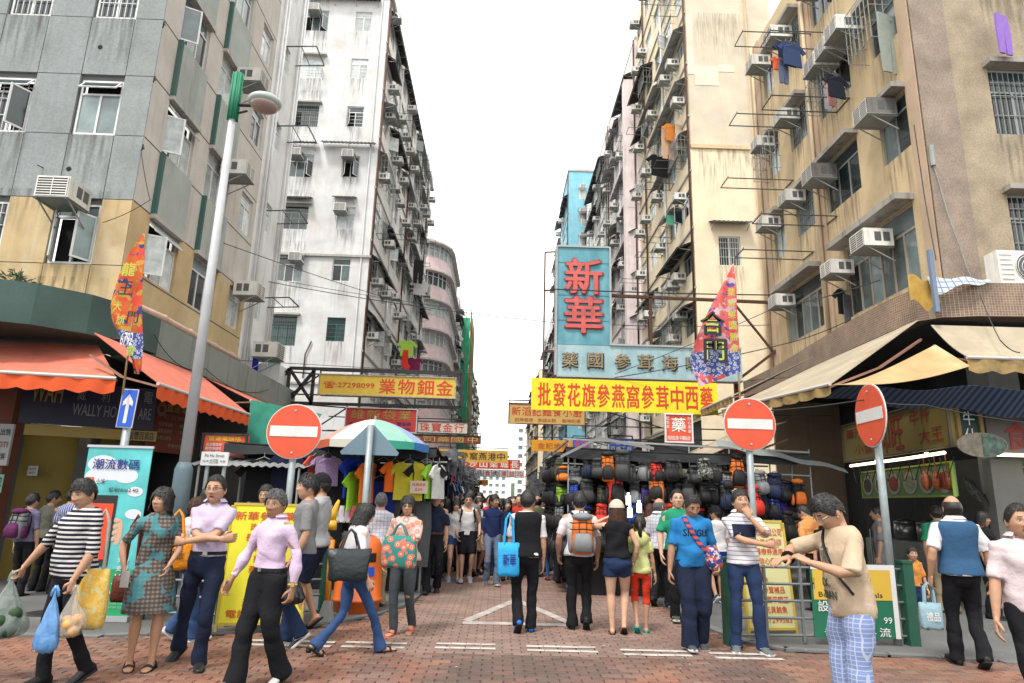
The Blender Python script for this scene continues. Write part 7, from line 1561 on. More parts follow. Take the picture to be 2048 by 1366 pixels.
for r_ in range(4):
    for c in range(21 if r_ < 3 else 15):
        k = special.get((r_, c)) or rb.choice(['black', 'black', 'charcoal', 'black', 'navy', 'charcoal', 'olive', 'grey', 'black'])
        x = 1.12 + c * .20 + rb.uniform(-.045, .045); z = 2.05 - r_ * .39 + rb.uniform(-.05, .05) - (.10 if c < 2 else 0) - (.045 * max(0, c - 12) if r_ == 0 else .03 * max(0, c - 12)); y = 11.62 + rb.uniform(-.12, .12) - (.0 if c > 2 else -.1 * (2 - c)) + r_ * .07
        if z < .5: continue
        s_ = rb.uniform(.64, .90) * (1.12 if k in ('red', 'orange') else 1); o2 = PKC[k] if rb.random() < .35 else PKC['black' if k not in ('black', 'charcoal') else rb.choice(['charcoal', 'black', 'red', 'blue', 'grey', 'navy', 'orange', 'charcoal'])]
        backpack('%s backpack, %s row of the bag stall, %s from its left end' % (k, rows_n[r_], ORD[c]), Matrix.Translation((x, y, z - .1)) @ Matrix.Rotation(rb.uniform(-.5, .5), 4, 'Z') @ Matrix.Rotation(rb.uniform(-.1, .1), 4, 'Y') @ Matrix.Diagonal((s_ * rb.uniform(.8, 1.2), s_ * rb.uniform(.8, 1.2), s_ * rb.uniform(.8, 1.25), 1)), PKC[k], o2, 'backpacks hanging from the bag stall')
for r_ in range(4):
    for c in range(7):
        k = rb.choice(['black', 'charcoal', 'black', 'navy', 'grey', 'olive']); backpack('%s backpack, %s row on the street side of the bag stall, %s one back' % (k, rows_n[r_], ORD[c]), Matrix.Translation((1.18, 12.1 + c * .36 + rb.uniform(-.04, .04), 1.9 - r_ * .42)) @ Matrix.Rotation(-PI / 2 + rb.uniform(-.3, .3), 4, 'Z'), PKC[k], PKC['black'], 'backpacks hanging from the bag stall')
b = MB(); b.bar((1.1, 11.62, 2.62), (5.4, 11.62, 2.5), .03); b.bar((1.1, 11.62, 2.2), (5.4, 11.62, 2.1), .02); b.bar((1.2, 11.6, 2.6), (1.2, 15, 2.6), .03); [b.bar((1.2 + k * .7, 11.62, 2.55), (1.2 + k * .7, 11.62, .1), .02) for k in range(7)]; o = b.build('display_rail', STEEL); tag(o, 'steel display rails holding the backpacks of the bag stall', 'rail')
for i, (x, z) in enumerate(((2.18, 1.62), (2.36, 1.5), (2.2, 1.42))): b = MB(); b.tube([(x, 11.35, z - .09), (x, 11.35, z + .06), (x, 11.35, z + .07), (x, 11.35, z + .11)], [.04, .04, .02, .02], 12); tag(b.build('bulb_lamp', mat('bulb', (1, 1, .98), emit=1.6)), 'glowing white bulb among the backpacks, %s' % ('upper left', 'right', 'lower left')[i], 'lamp', 'lit bulbs at the bag stall')
b = MB(); b.sheet(lambda u, v: V3(3.75 + 2.2 * u, 11.5 - .1 * v, 2.66 - .42 * u - .12 * v * (1 - .4 * u) + .02 * math.sin(u * 17)), 16, 3, .008); tag(b.build('stall_tarp', mat('pale_grey_tarp', (.22, .235, .235), .7, var=.1)), 'pale grey tarpaulin edge over the right end of the bag stall', 'tarpaulin')
b = MB(); b.sheet(lambda u, v: V3(1.05 + (1.0 if u < .5 else 1.0) * u * 1.6, 11.45, 2.32 + .42 * (u * 2 if u < .4 else .8 - (u - .4) * .6) - .05 * v), 12, 1, .01); tag(b.build('stall_ridge', mat('white_ridge', (.22, .22, .22), .6)), 'white edged gable of the bag stall roof', 'roof')
# cables
rw = random.Random(9); CB = mat('cable', (.03, .03, .032), .7)
def cable(label, pts, sag=.4, r=.012):
    b = MB(); P = [Vector(p) for p in pts]; q = []
    for i in range(len(P) - 1):
        for k in range(13): u = k / 12; p = P[i].lerp(P[i + 1], u); p.z -= sag * 4 * u * (1 - u); q.append(p)
    b.tube(q, r, 4); tag(b.build('cable', CB), label, 'cable', 'cables strung across the street')
A_ = at
cable('thin cable sagging from the grey corner block across the white block', [A_(75, 330, 12.2), A_(430, 480, 16), A_(860, 620, 33)], .1)
cable('cable running from the ochre wall past the street lamp to the right blue sign', [A_(0, 580, 12.2), A_(350, 530, 15.5), A_(520, 560, 20), A_(1110, 645, 20)], .12)
cable('cable looping down the corner edge of the grey block', [A_(282, 300, 12.1), A_(300, 400, 12.1), A_(205, 445, 12.1)], .05, .008)
cable('straight wire from the left white block over the street to the right', [A_(560, 560, 30), A_(1110, 640, 30), A_(1540, 650, 19)], .15)
cable('wire crossing in front of the big blue sign', [A_(1100, 578, 19.5), A_(1540, 590, 19.5)], .03, .02)
cable('wires from the blue sign down to the right canopy', [A_(1230, 748, 19.6), A_(1540, 620, 18), A_(1760, 560, 12.5)], .05); cable('lower wire from the yellow banner to the right canopy', [A_(1230, 755, 17), A_(1560, 690, 16), A_(1700, 640, 13)], .05)
cable('wire hanging against the mosaic pier of the right corner block', [A_(1828, 250, 12.2), A_(1850, 400, 12.1), A_(1872, 520, 11.5)], .02, .012)
cable('cord hanging in front of the beige awning at the right', [A_(1960, 590, 10.7), A_(2000, 680, 9.8), A_(2040, 705, 9.7)], .05, .01)
cable('dark cable draped along the left canopy below the pinkish pipe', [(-6.3, 11.8, 4.3), (-6.28, 14, 4.1), (-6.3, 18, 4.3)], .25, .01)
cable('rope across the food shop awnings to the sideways disc', [A_(1520, 822, 9.6), A_(1725, 800, 8.4), A_(1850, 810, 9.0), A_(2048, 845, 9.5)], .02, .008)
# laundry
LA = [('purple cloth', 'trousers', at(2000, 30, 11.9), (.28, .16, .52), 1.0), ('red garment', 'shirt', at(1555, 115, 14.5), (.72, .12, .04), .6), ('navy jacket', 'shirt', at(1572, 85, 14.6), (.02, .03, .08), 1.1), ('navy stripy shirt', 'shirt', at(1582, 85, 14.3), (.04, .06, .14), 1.1), ('grey blue trousers', 'trousers', at(1565, 120, 14.4), (.10, .12, .2), .7), ('dark jacket', 'shirt', at(1670, 150, 13.9), (.015, .018, .03), 1.0), ('pink towel', 'trousers', at(1660, 170, 14.2), (.5, .25, .25), .6), ('pale grey curtain cloth', 'trousers', at(1773, 30, 12.9), (.30, .34, .31), 1.6), ('orange shirt', 'shirt', at(1345, 248, 30.5), (.62, .22, .05), 1.6), ('peach trousers', 'trousers', at(1335, 255, 30.7), (.62, .40, .26), 1.9), ('beige towel', 'trousers', at(1360, 250, 30.2), (.6, .45, .3), 1.5), ('black coat', 'shirt', at(1318, 310, 31.5), (.012, .012, .012), 2.0), ('dark shirt', 'shirt', at(1690, 578, 16), (.03, .035, .045), 1.1), ('grey striped trousers', 'trousers', at(1695, 590, 15.8), (.09, .09, .11), .8), ('lime towel', 'shirt', at(815, 680, 38), (.35, .55, .08), 1.6), ('red bag', 'sock', at(812, 700, 36), (.5, .03, .02), 3.5), ('maroon cloth', 'shirt', at(830, 715, 39), (.2, .02, .08), 1.4), ('blue folded umbrella', 'sock', at(512, 715, 19.5), (.02, .03, .45), 2.2), ('yellow bag', 'shirt', at(532, 738, 19.7), (.65, .45, .04), .5), ('white shirt', 'shirt', at(840, 560, 45), (.6, .6, .6), 1.8), ('black trousers', 'trousers', at(838, 520, 44), (.02, .02, .02), 1.8), ('green cloth', 'shirt', at(1340, 430, 31), (.1, .35, .25), .9)]
for lb, kd, p, c, s_ in LA: hang_cloth(lb + (' hanging out on the right corner block' if p.y < 20 and p.x > 0 else ' hanging out on the tall cream block' if p.x > 0 else ' hanging out on the left side buildings'), kd, p.x, p.y, p.z, c, s_, .3, 'laundry hanging on the buildings', 'laundry')
# roof plant on the left canopy
t = thing('shrub', 'small leafy weed growing on top of the green canopy at the left', 'plant', (-8.0, 10.6, 4.66)); b = MB(); rl = random.Random(2)
for k in range(14):
    a = rl.uniform(-1.2, 1.2); L_ = rl.uniform(.25, .55); tip = V3(-8.0 + math.sin(a) * L_ * .8, 10.6 + rl.uniform(-.15, .15), 4.68 + math.cos(a) * L_ * .8); b.tube([(-8.0, 10.6, 4.64), (V3(-8, 10.6, 4.66) + tip) / 2 + V3(0, 0, .05), tip], .005, 4)
    for j in range(7): p = V3(-8, 10.6, 4.68).lerp(tip, .3 + .1 * j); d = V3(rl.uniform(-1, 1), rl.uniform(-.6, .2), rl.uniform(-.8, .5)).normalized(); s_ = d.cross(V3(0, 1, .3)).normalized() * .016; b.add([p, p + d * .05 + s_, p + d * .13, p + d * .05 - s_], [(0, 1, 2, 3)])
b.build('foliage', mat('weed_leaf', (.05, .085, .035), .7, var=.3, vs=20), t)
# ------------------------------------------------------------ the people
CW = cl('white_cotton', (.62, .60, .62)); CLV = cl('lavender_shirt', (.50, .42, .56)); CPV = cl('pink_lavender_shirt', (.60, .46, .62)); CNV = cl('navy_cloth', (.012, .018, .042)); CBK = cl('black_cloth', (.010, .010, .013)); CGT = cl('grey_tee', (.20, .20, .21)); CLG = cl('light_grey_tee', (.33, .34, .36))
JN = cl('jeans_blue', (.035, .075, .19), bump=.4); JD = cl('jeans_dark', (.018, .035, .09), bump=.4); JG = cl('jeans_grey', (.06, .07, .08)); CBE = cl('beige_tee', (.50, .38, .27)); CTQ = cl('blue_tee', (.02, .17, .42)); CGN = cl('green_tee', (.02, .24, .13)); COR2 = cl('orange_polo', (.66, .28, .09)); CLM = cl('pale_yellow_top', (.60, .62, .26)); CRD = cl('red_leggings', (.68, .05, .02)); CPK = cl('pale_pink_polo', (.60, .50, .52)); BRB = cl('brown_belt', (.10, .05, .03), .5)
STR = pat('black_white_stripe', 'stripe', [(.55, .53, .54), (.012, .012, .02)], 26, thr=.45); STW = pat('white_grey_line', 'stripe', [(.60, .58, .62), (.10, .10, .16)], 22, thr=.84); PLD = pat('brown_teal_plaid', 'plaid', [(.10, .075, .065), (.20, .17, .15), (.05, .045, .045), (.06, .26, .30)], 26)
FLO = pat('coral_floral', 'floral', [(.60, .42, .38), (.62, .22, .16), (.25, .38, .50), (.62, .55, .4)], 11); BST = pat('blue_white_vstripe', 'stripe', [(.40, .42, .55), (.04, .06, .22)], 28, axis=0); BCK = pat('white_blue_check', 'check', [(.56, .56, .60), (.30, .35, .50)], 18); PJ = pat('blue_check_trousers', 'check', [(.20, .27, .50), (.45, .48, .62)], 34)
TEL = pat('teal_print', 'floral', [(.02, .16, .18), (.02, .05, .08), (.03, .20, .22), (.3, .3, .3)], 14)
def PP(label, px, fy, cy, yaw, z=None, **k):
    g = G(px, fy); H = at(px, cy, g.y).z / 1.005
    return person(label, g.x, g.y, yaw, max(1.2, min(1.82, H)), **k)
def decal(root, s, cx, cz, w_, h_, m, back=False, nm='print', bold=.03):
    I = INFO[root.name]; top = I['top']; bv = BVHTree.FromPolygons([v.co for v in top.data.vertices], [p.vertices for p in top.data.polygons]); mb = MB(); text_mb(mb, s, (0, 0, 0), (-1, 0, 0) if not back else (1, 0, 0), (0, 0, 1), w_, h_, bold, 0, True)
    sg = -1 if back else 1; vs = []
    for v in mb.v:
        h = bv.ray_cast(Vector((v[0] + cx, sg * 2, v[2] + cz)), Vector((0, -sg, 0))); y = h[0].y if h[0] else sg * .12; vs.append((v[0] + cx, y + sg * .005, v[2] + cz))
    mb.v = vs; mb.build(nm, m, root, local=True)
def plastic_bag(label, p, h, w_, m, fill=None, group='carrier bags held by passers-by', d=.6, n=0):
    t = thing('carrier_bag', label, 'bag', tuple(p), group=group); b = MB(); PR = [(0, .05), (.12, .13), (.28, .36), (.45, .64), (.65, .90), (.82, 1.0), (.93, .88), (1.0, .35)]; ph = len(label)
    def fn(u, v):
        a = 2 * PI * u; r_ = float(np.interp(v, [q[0] for q in PR], [q[1] for q in PR])); c_ = noise.noise(Vector((math.cos(a) * 1.5, math.sin(a) * 1.5, v * 3 + ph))) * .22 + noise.noise(Vector((math.cos(a) * 5, math.sin(a) * 5, v * 5 + ph))) * .16 + .10 * math.sin(a * 9 + 2 * math.sin(v * 6)) * (1 - v)
        r_ *= 1 + c_; return Vector(p) + V3(math.cos(a) * r_ * w_ / 2, math.sin(a) * r_ * w_ / 2 * d, -v * h + .02 * noise.noise(Vector((a, v * 4, ph))))
    b.grid(fn, 44, 24); b.build('bag', m, t, True)
    b = MB(); [b.tube([Vector(p) + V3(s_ * .03, 0, -.10 * h), Vector(p) + V3(s_ * .02, 0, .0), Vector(p) + V3(0, 0, .035)], [(.014, .004)] * 3, 5) for s_ in (-1, 1)]; b.build('handle', m, t, True)
    if fill:
        for k in range(7): f = MB(); a = k * 2.4; f.ball(Vector(p) + V3(math.cos(a) * w_ * .22, math.sin(a) * w_ * .13, -h * (.62 + .045 * k)), w_ * .19, 10, 7); f.build('content', fill, t, True)
    return t
def film(name, c, a): m = mat(name, c, .3, spec=.6, alpha=a, var=.15, vs=14, bump=.6, bs=24); return m
def tote(label, top, w_, h, d, rz, m, strap, topz, txt=None, group=None, name='tote_bag', soft=.0, ink=None):
    """bag mouth centre at top, straps rise to height topz"""
    t = thing(name, label, 'bag', tuple(top), rz, group); b = MB(); n = 20
    def rg(z, hw, hd): return [V3(math.copysign(abs(math.cos(2 * PI * i / n)) ** .45, math.cos(2 * PI * i / n)) * hw, math.copysign(abs(math.sin(2 * PI * i / n)) ** .6, math.sin(2 * PI * i / n)) * hd + .006 * math.sin(i * 2.3 + z * 20), z + .008 * math.sin(i * 1.9)) for i in range(n)]
    b.loft([rg(0, w_ / 2 * (1 - soft), d * .25), rg(-.25 * h, w_ / 2 * (1 - soft * .4), d * .4), rg(-.6 * h, w_ / 2 * (1 + soft * .3), d / 2), rg(-.9 * h, w_ / 2 * (1 + soft * .2), d / 2), rg(-h, w_ / 2 * .9, d * .42)]); b.build('body', m, t, True, True)
    b = MB(); hh = topz - top[2]
    for s_ in (-1, 1): b.tube([(-w_ * .25, s_ * d * .2, -.06), (-w_ * .22, s_ * d * .2, 0), (-.04, s_ * .02, hh * .8), (0, s_ * .01, hh), (.04, s_ * .02, hh * .8), (w_ * .22, s_ * d * .2, 0), (w_ * .25, s_ * d * .2, -.06)], [(.012, .005)] * 7, 6)
    b.build('strap', strap, t, True, True)
    if txt: mb = MB(); text_mb(mb, txt, (0, -d / 2 - .002, -.5 * h), (1, 0, 0), (0, 0, 1), w_ * .6, h * .35, .02, .006, True); mb.build('print', ink or INKB, t, local=True)
    return t
def strapline(label, root, pts, r_, m, cat='strap', name='shoulder_strap'):
    I = INFO[root.name]; b = MB(); bv = BVHTree.FromPolygons([v.co for v in I['top'].data.vertices], [p.vertices for p in I['top'].data.polygons]); Q = []
    for i in range(len(pts) - 1): Q += [Vector(pts[i]).lerp(Vector(pts[i + 1]), k / 4) for k in range(4)]
    Q.append(Vector(pts[-1])); pts = []
    for p in Q:
        if abs(p.y) > .035:
            sg = 1 if p.y > 0 else -1; h = bv.ray_cast(Vector((p.x, sg * 2, p.z)), Vector((0, -sg, 0)))
            if h[0]: p = Vector((p.x, h[0].y + sg * .009, p.z))
        pts.append(p)
    b.tube([I['M'] @ Vector(p) for p in pts], [(r_, .006)] * len(pts), 6); return tag(b.build(name, m, None, True), label, cat)
D90 = (0, -1, 0)
# --- front left group
P = PP('person in a black and white striped top with plastic bags at the left', 108, 1372, 952, 152, fem=1, skin='b', hair='short', top=STR, sleeve=.62, bottom=CBK, btype='slim', w=1.16, belly=.045, hem=.86, head=(12, -14, 0), feet=((.09, .06, 0, 0, 0), (-.09, -.22, .0, 25, 0)), hands=((.47, .20, .86), (-.22, .12, .87)), elbow=((1, -.8, 0), (-1, -1, 0)), hd=(((.2, .1, -1), (0, 0, 1), (0, 1, 0)), ((0, 0, -1), (1, 0, 0), (0, 1, 0))), curl=(1.0, 1.0), shoe='shoe')
I = INFO[P.name]; hR, hL = I['hd']
b = MB(); RB = cl('grey_hem', (.16, .15, .20))
plastic_bag('clear plastic bag full of dark green vegetables in the striped woman\'s far left hand', hR + V3(-.03, 0, -.0), .50, .34, film('clear_green_film', (.30, .36, .34), .45), mat('leaf_vegetable', (.02, .06, .02), .7, var=.5, vs=30))
plastic_bag('translucent blue plastic bag held low by the striped woman', hL + V3(-.06, -.04, 0), .46, .20, film('blue_film', (.12, .30, .62), .85)); plastic_bag('clear plastic bag of yellow oranges beside the blue bag', hL + V3(.06, .02, 0), .36, .24, film('clear_film', (.55, .52, .48), .35), mat('orange_fruit', (.70, .36, .10), .5, bump=.2))
tote('yellow printed cloth bag on the shoulder of the woman in stripes', I['sh'][1] + V3(.06, .02, -.42), .24, .46, .12, R(20), pat('yellow_print', 'camo', [(.62, .36, .06), (.66, .42, .10), (.55, .5, .25)], 16), cl('grey_strap', (.35, .33, .3)), I['sh'][1].z + .06, soft=.15)
P = PP('person with dark bob in a sheer brown and teal plaid dress holding a phone', 278, 1338, 972, -145, fem=1, skin='b', hair='bob', top=PLD, sleeve=.5, bottom=PLD, btype='dress', head=(-48, 6, 0), hem=.95, feet=((.09, .0, 0, 0, -10), (-.08, .10, 0, 0, -25)), hands=((.26, .04, .92), (-.10, .24, .98)), elbow=((1, -1, 0), (-1, -1, -.3)), shoe='sandal', w=.98, hd=(None, ((.3, .3, -.9), (1, 0, 0), (0, 1, 0))))
I = INFO[P.name]; b = MB(); b.box(I['hd'][0] + V3(.02, -.04, 0), (.07, .012, .14)); o = b.build('phone', mat('phone_white', (.6, .55, .55), .3)); tag(o, 'white phone held by the woman in the plaid dress', 'phone')
tote('brown leather shoulder bag at the back of the woman in the plaid dress', I['sh'][0] + V3(-.12, .12, -.50), .26, .22, .12, R(10), cl('brown_leather', (.12, .03, .018), .45), cl('brown_leather', (.12, .03, .018)), I['sh'][0].z + .05)
P = PP('person in white blouse and jeans with an orange shopping bag, behind the glasses man', 352, 1285, 990, -60, fem=1, skin='b', hair='short', hcol=HR, top=CW, sleeve=.5, bottom=JN, glasses='black', feet=walk(.16), shoe='sneaker', scol=(.45, .5, .5), hair_=0) if False else PP('person in white blouse and jeans with an orange shopping bag, behind the glasses man', 356, 1285, 992, -60, fem=1, skin='b', hair='short', hcol=HR, top=CW, sleeve=.5, bottom=JN, glasses='black', feet=walk(.16), shoe='sneaker', scol=(.45, .5, .5))
I = INFO[P.name]; tote('bright orange shopping bag held in front of the woman in white blouse', at(352, 1075, 7.4), .36, .32, .16, R(15), cl('orange_bag', (.78, .27, .02), .5), cl('orange_bag', (.78, .27, .02)), at(352, 1020, 7.4).z, '自然派', ink=INKK)
P = PP('person in a short sleeved lavender shirt with folded arms and glasses at the left', 388, 1336, 944, -172, skin='b', hair='crew', top=CLV, sleeve=.48, collar=CLV, belt=STRAP, bottom=CNV, tuck=1, glasses='black', mouth=1, w=.97, head=(-6, 0, 0), feet=((.22, -.34, .0, 28, -20), (-.05, .06, 0, 0, 18)), hands=((-.15, .235, 1.135), (.14, .27, 1.11)), elbow=((1, .1, -.7), (-1, .1, -.7)), hd=(((-.85, -.4, .1), (0, -1, 0), (0, 0, 1)), ((.8, -.5, .05), (0, -1, 0), (0, 0, 1))), curl=(.6, .6))
P = PP('grey haired person in a pale pink long sleeved shirt and black trousers walking left', 515, 1376, 975, 150, skin='c', hair='short', hcol=HG, top=CPV, sleeve=.97, collar=CPV, belt=STRAP, bottom=CBK, btype='loose', tuck=1, head=(20, -3, 0), w=.98, feet=walk(.20, 20), hands=((.30, .16, .90), (-.26, -.04, .86)), elbow=((1, -1, 0), (-1, -1, 0)), curl=(.7, .8), shoe='shoe', scol=(.5, .5, .5))
I = INFO[P.name]; b = MB(); b.tube([I['wr'][1] + V3(.034 * math.cos(a), .034 * math.sin(a), .02) for a in np.linspace(0, 6.28, 15)], .009, 6); b.box(I['wr'][1] + V3(.01, -.04, .02), (.03, .012, .03)); tag(b.build('wrist_watch', GOLD), 'gold watch on the wrist of the grey haired person in pink', 'watch')
P = PP('tall young person in a grey T-shirt looking left, behind the grey haired person', 588, 1293, 948, 100, skin='b', hair='messy', top=CGT, sleeve=.5, bottom=JD, head=(12, 4, 0), w=1.02, feet=walk(.12), shoe='sneaker', scol=(.05, .05, .06), hands=((.2, .1, .84), (-.22, .06, .86)), curl=(.9, 1.0))
I = INFO[P.name]; plastic_bag('black plastic bag hanging from the hand of the young person in grey', I['hd'][1] + V3(.02, -.02, .02), .38, .34, film('black_film', (.015, .015, .018), 1.0), d=.5)
P = PP('person in a black cap and light grey T-shirt with sandals beside the railing', 617, 1262, 946, 80, skin='b', hair='short', top=CLG, sleeve=.5, bottom=CNV, btype='shorts', head=(0, 3, 0), shoe='flipflop', feet=walk(-.08))
def cap(P, m, label, back=0, mb_=None):
    I = INFO[P.name]; HM = I['HM']; b = MB(); b.sheet(lambda u, v: HM @ V3((.098) * math.sin(u * 2 * PI) * math.cos(v * 1.35 + .12), .114 * math.cos(u * 2 * PI) * math.cos(v * 1.35 + .12) - .004, .028 + .118 * math.sin(v * 1.35 + .12)), 28, 8, .003)
    s_ = -1 if back else 1; b.sheet(lambda u, v: HM @ V3((u - .5) * .15 * (1 - .25 * v * v), s_ * (.095 - .055 * (2 * u - 1) ** 2 + .075 * v), .038 - .02 * v), 8, 4, .004); t = b.build('cap', m, None, True); tag(t, label, 'hat')
    return t
cap(P, CBK, 'black baseball cap with orange panel worn by the person in light grey')
P = person('person in black with glasses standing behind the bright yellow board', *G(505, 1250).xy, 175, 1.66, skin='b', hair='short', top=CBK, bottom=CBK, glasses='black', q=.9)
P = PP('person in white T-shirt and flared jeans stepping right with a black handbag', 694, 1312, 990, -52, fem=1, skin='a', hair='bob', top=CW, sleeve=.42, bottom=JN, btype='flare', w=.95, head=(-18, -18, 0), feet=((.09, .36, 0, 0, 0), (-.09, -.38, 0, 34, 0)), lean=4, hands=((.24, .06, .88), (-.2, .1, .92)), shoe='heel', hem=.92)
I = INFO[P.name]; tote('large black leather shoulder bag carried by the woman in flared jeans', I['sh'][1] + V3(-.02, -.12, -.36) if False else at(700, 1098, 7.0), .40, .30, .16, R(25), cl('black_leather', (.012, .02, .024), .4, spec=.5), cl('black_leather', (.012, .02, .024)), I['sh'][0].z + .04, soft=-.12)
P = PP('person in coral floral top and grey jeans with sunglasses clutching a printed bag', 800, 1272, 990, 165, fem=1, skin='b', hair='bob', top=FLO, sleeve=.5, bottom=JG, btype='slim', glasses='sun', w=1.12, belly=.03, collar=cl('cream_collar', (.5, .42, .38)), head=(18, 0, 0), feet=((.09, .02, 0, 0, 0), (-.07, -.24, 0, 30, 0)), hands=((.24, .08, .88), (.02, .26, 1.18)), elbow=((1, -1, 0), (-1, -.2, -.8)), shoe='sandal', scol=(.6, .12, .08), curl=(.5, .9), hd=(None, ((.5, .3, .6), (0, -1, 0), (0, 0, 1))))
I = INFO[P.name]; tote('teal and coral flower printed cloth bag hugged by the floral woman', at(800, 1072, 7.85), .40, .34, .14, R(-8), pat('flower_bag', 'floral', [(.04, .22, .20), (.62, .16, .12), (.6, .45, .3), (.5, .05, .04)], 13), cl('flower_strap', (.1, .2, .18)), I['sh'][1].z, soft=.12)
P = PP('older person in a pale checked shirt seen from behind at the clothes stall', 748, 1215, 985, 15, skin='b', hair='short', hcol=HG, top=BCK, sleeve=.5, bottom=cl('khaki', (.25, .2, .13)), q=.9)
P = PP('person in navy polo shirt and dark trousers walking toward the camera', 862, 1188, 982, -176, skin='b', hair='short', top=CNV, sleeve=.5, collar=CNV, belt=BRB, bottom=CBK, tuck=1, w=1.1, belly=.04, glasses='clear', feet=walk(.14), shoe='shoe', q=.9)
P = PP('person in white and striped top with denim shorts behind the navy polo man', 905, 1165, 998, -165, fem=1, skin='a', hair='long', top=CW, bottom=JN, btype='hotpants', shoe='sneaker', scol=(.3, .35, .5), feet=walk(-.1), q=.9)
P = PP('person in white tank top, sunglasses and black shorts', 930, 1166, 986, -175, skin='a', hair='short', top=CW, tank=1, sleeve=0, bottom=CBK, btype='shorts', glasses='sun', w=.95, shoe='sneaker', scol=(.4, .4, .4), feet=walk(.08), hands=((.2, .1, .9), (-.24, .08, .92)), q=.9)
for s_ in (-1, 1): strapline('black backpack strap on the %s shoulder of the person in the tank top' % ('right' if s_ > 0 else 'left'), P, [(s_ * .11, -.10, 1.30), (s_ * .115, -.01, 1.435), (s_ * .12, .10, 1.33), (s_ * .15, .09, 1.15)], .022, STRAP)
P = PP('person in a dark navy shirt and faded jeans looking left mid street', 982, 1172, 988, -170, skin='c', hair='short', top=cl('ink_blue_shirt', (.014, .025, .085)), sleeve=.85, collar=CNV, bottom=cl('faded_jeans', (.13, .17, .24)), head=(38, 0, 0), w=.92, shoe='sneaker', scol=(.1, .1, .12), feet=walk(-.1), q=.9)
P = person('person with cropped hair just behind the dark navy shirt person', *G(1012, 1150).xy, -170, 1.58, skin='c', hair='short', top=CW, bottom=CBK, q=.7)
# --- walking away
P = PP('person in a black vest over white shirt walking away with a blue tote', 1050, 1268, 980, 4, skin='b', hair='short', top=CW, sleeve=.5, vest=CBK, bottom=CBK, btype='trousers', head=(-18, 0, 0), w=1.05, feet=walk(.12), shoe='shoe', scol=(.02, .14, .55))
I = INFO[P.name]; tote('bright blue tote bag with dark lettering on the shoulder of the black vest person', I['sh'][1] + V3(-.06, -.10, -.30), .27, .38, .10, R(12), cl('sky_bag', (.03, .34, .68), .6), cl('sky_bag', (.03, .34, .68)), I['sh'][1].z + .05, '新華', ink=INKB)
P = PP('person in white T-shirt and black trousers walking away with an orange backpack', 1158, 1262, 982, -2, skin='b', hair='short', top=CW, sleeve=.5, bottom=CBK, w=1.06, feet=walk(-.08), hands=((.24, .06, .86), (-.26, .1, .90)))
I = INFO[P.name]; o = backpack('orange and grey backpack worn by the person in white T-shirt', I['M'] @ Matrix.Translation((0.02, -.125, .93)) @ Matrix.Rotation(0, 4, 'Z'), PKC['orange'], PKC['grey'])
strapline('dark straps of the orange backpack over the shoulders of the person in white', P, [(-.13, .10, 1.2), (-.13, .06, 1.40), (-.12, -.03, 1.452), (-.06, -.13, 1.38), (-.03, -.15, 1.30)], .024, STRAP); strapline('right dark strap of the orange backpack over the white T-shirt', P, [(.13, .10, 1.2), (.13, .06, 1.40), (.12, -.03, 1.452), (.06, -.13, 1.38), (.03, -.15, 1.30)], .024, STRAP)
P = PP('person with long brown hair, beige cap, black top and denim shorts walking away', 1236, 1272, 1000, -8, fem=1, skin='a', hair='long', hcol=HR, top=CBK, sleeve=.08, bottom=JD, btype='hotpants', shoe='flipflop', scol=(.05, .02, .015), w=1.06, feet=((.08, -.02, 0, 30, 0), (-.07, .06, 0, 0, 0)), hands=((.22, .1, .9), (-.17, .16, 1.45)), elbow=((1, -1, 0), (-1, -.2, -.6)), hem=.96)
cap(P, cl('beige_cap', (.52, .45, .36)), 'beige baseball cap on the long haired woman in black')
P = PP('girl in a pale yellow hooded top and red knee length leggings walking away', 1283, 1268, 1030, -12, fem=1, skin='b', hair='pony', top=CLM, sleeve=.45, bottom=CRD, btype='capri', shoe='sandal', scol=(.02, .35, .32), w=.84, child=.6, hem=.86, feet=((.07, .05, 0, 0, 0), (-.06, -.14, 0, 34, 0)))
I = INFO[P.name]; b = MB(); b.ball(I['UB']((0, -.10, 1.36)), (.11, .06, .10), 12, 8); tag(b.build('hood', CLM, None, True), 'pale yellow hood lying on the girl\'s back', 'hood')
P = PP('balding elderly person in a white shirt turned away beside the backpack stall', 1322, 1215, 995, -35, skin='b', hair='balding', hcol=HG, top=BCK, sleeve=.5, collar=CW, bottom=CBK, feet=walk(.15), head=(-25, 0, 0), q=.9)
P = PP('person in a green T-shirt and glasses behind the blue T-shirt person', 1362, 1243, 978, -185, skin='a', hair='crew', top=CGN, sleeve=.5, bottom=CBK, glasses='black', w=1.08, head=(0, 6, 0), shoe='sneaker', scol=(.06, .08, .03), hands=((.25, .1, .86), (-.22, .22, 1.2)), elbow=((1, -1, 0), (-1, -.4, -.6)), feet=walk(.1))
P = PP('person in a bright blue T-shirt printed SINGLE looking down', 1390, 1300, 985, -178, skin='c', hair='crew', top=CTQ, sleeve=.52, bottom=CNV, btype='loose', w=1.10, belly=.05, head=(4, -26, 0), lean=3, hands=((.27, .04, .84), (-.24, .14, .92)), curl=(.7, .9), shoe='sneaker', scol=(.06, .07, .08), feet=walk(.12, 25), hem=.88)
decal(P, 'SINGLE', -.02, 1.26, .30, .075, CBK); STP = pat('stripe_tape', 'stripe', [(.5, .08, .05), (.03, .05, .2)], 16)
strapline('red white and blue woven strap across the blue T-shirt', P, [(.09, -.08, 1.42), (.10, .04, 1.425), (.07, .12, 1.33), (-.02, .165, 1.17), (-.14, .14, 1.02), (-.2, .06, .98)], .028, STP)
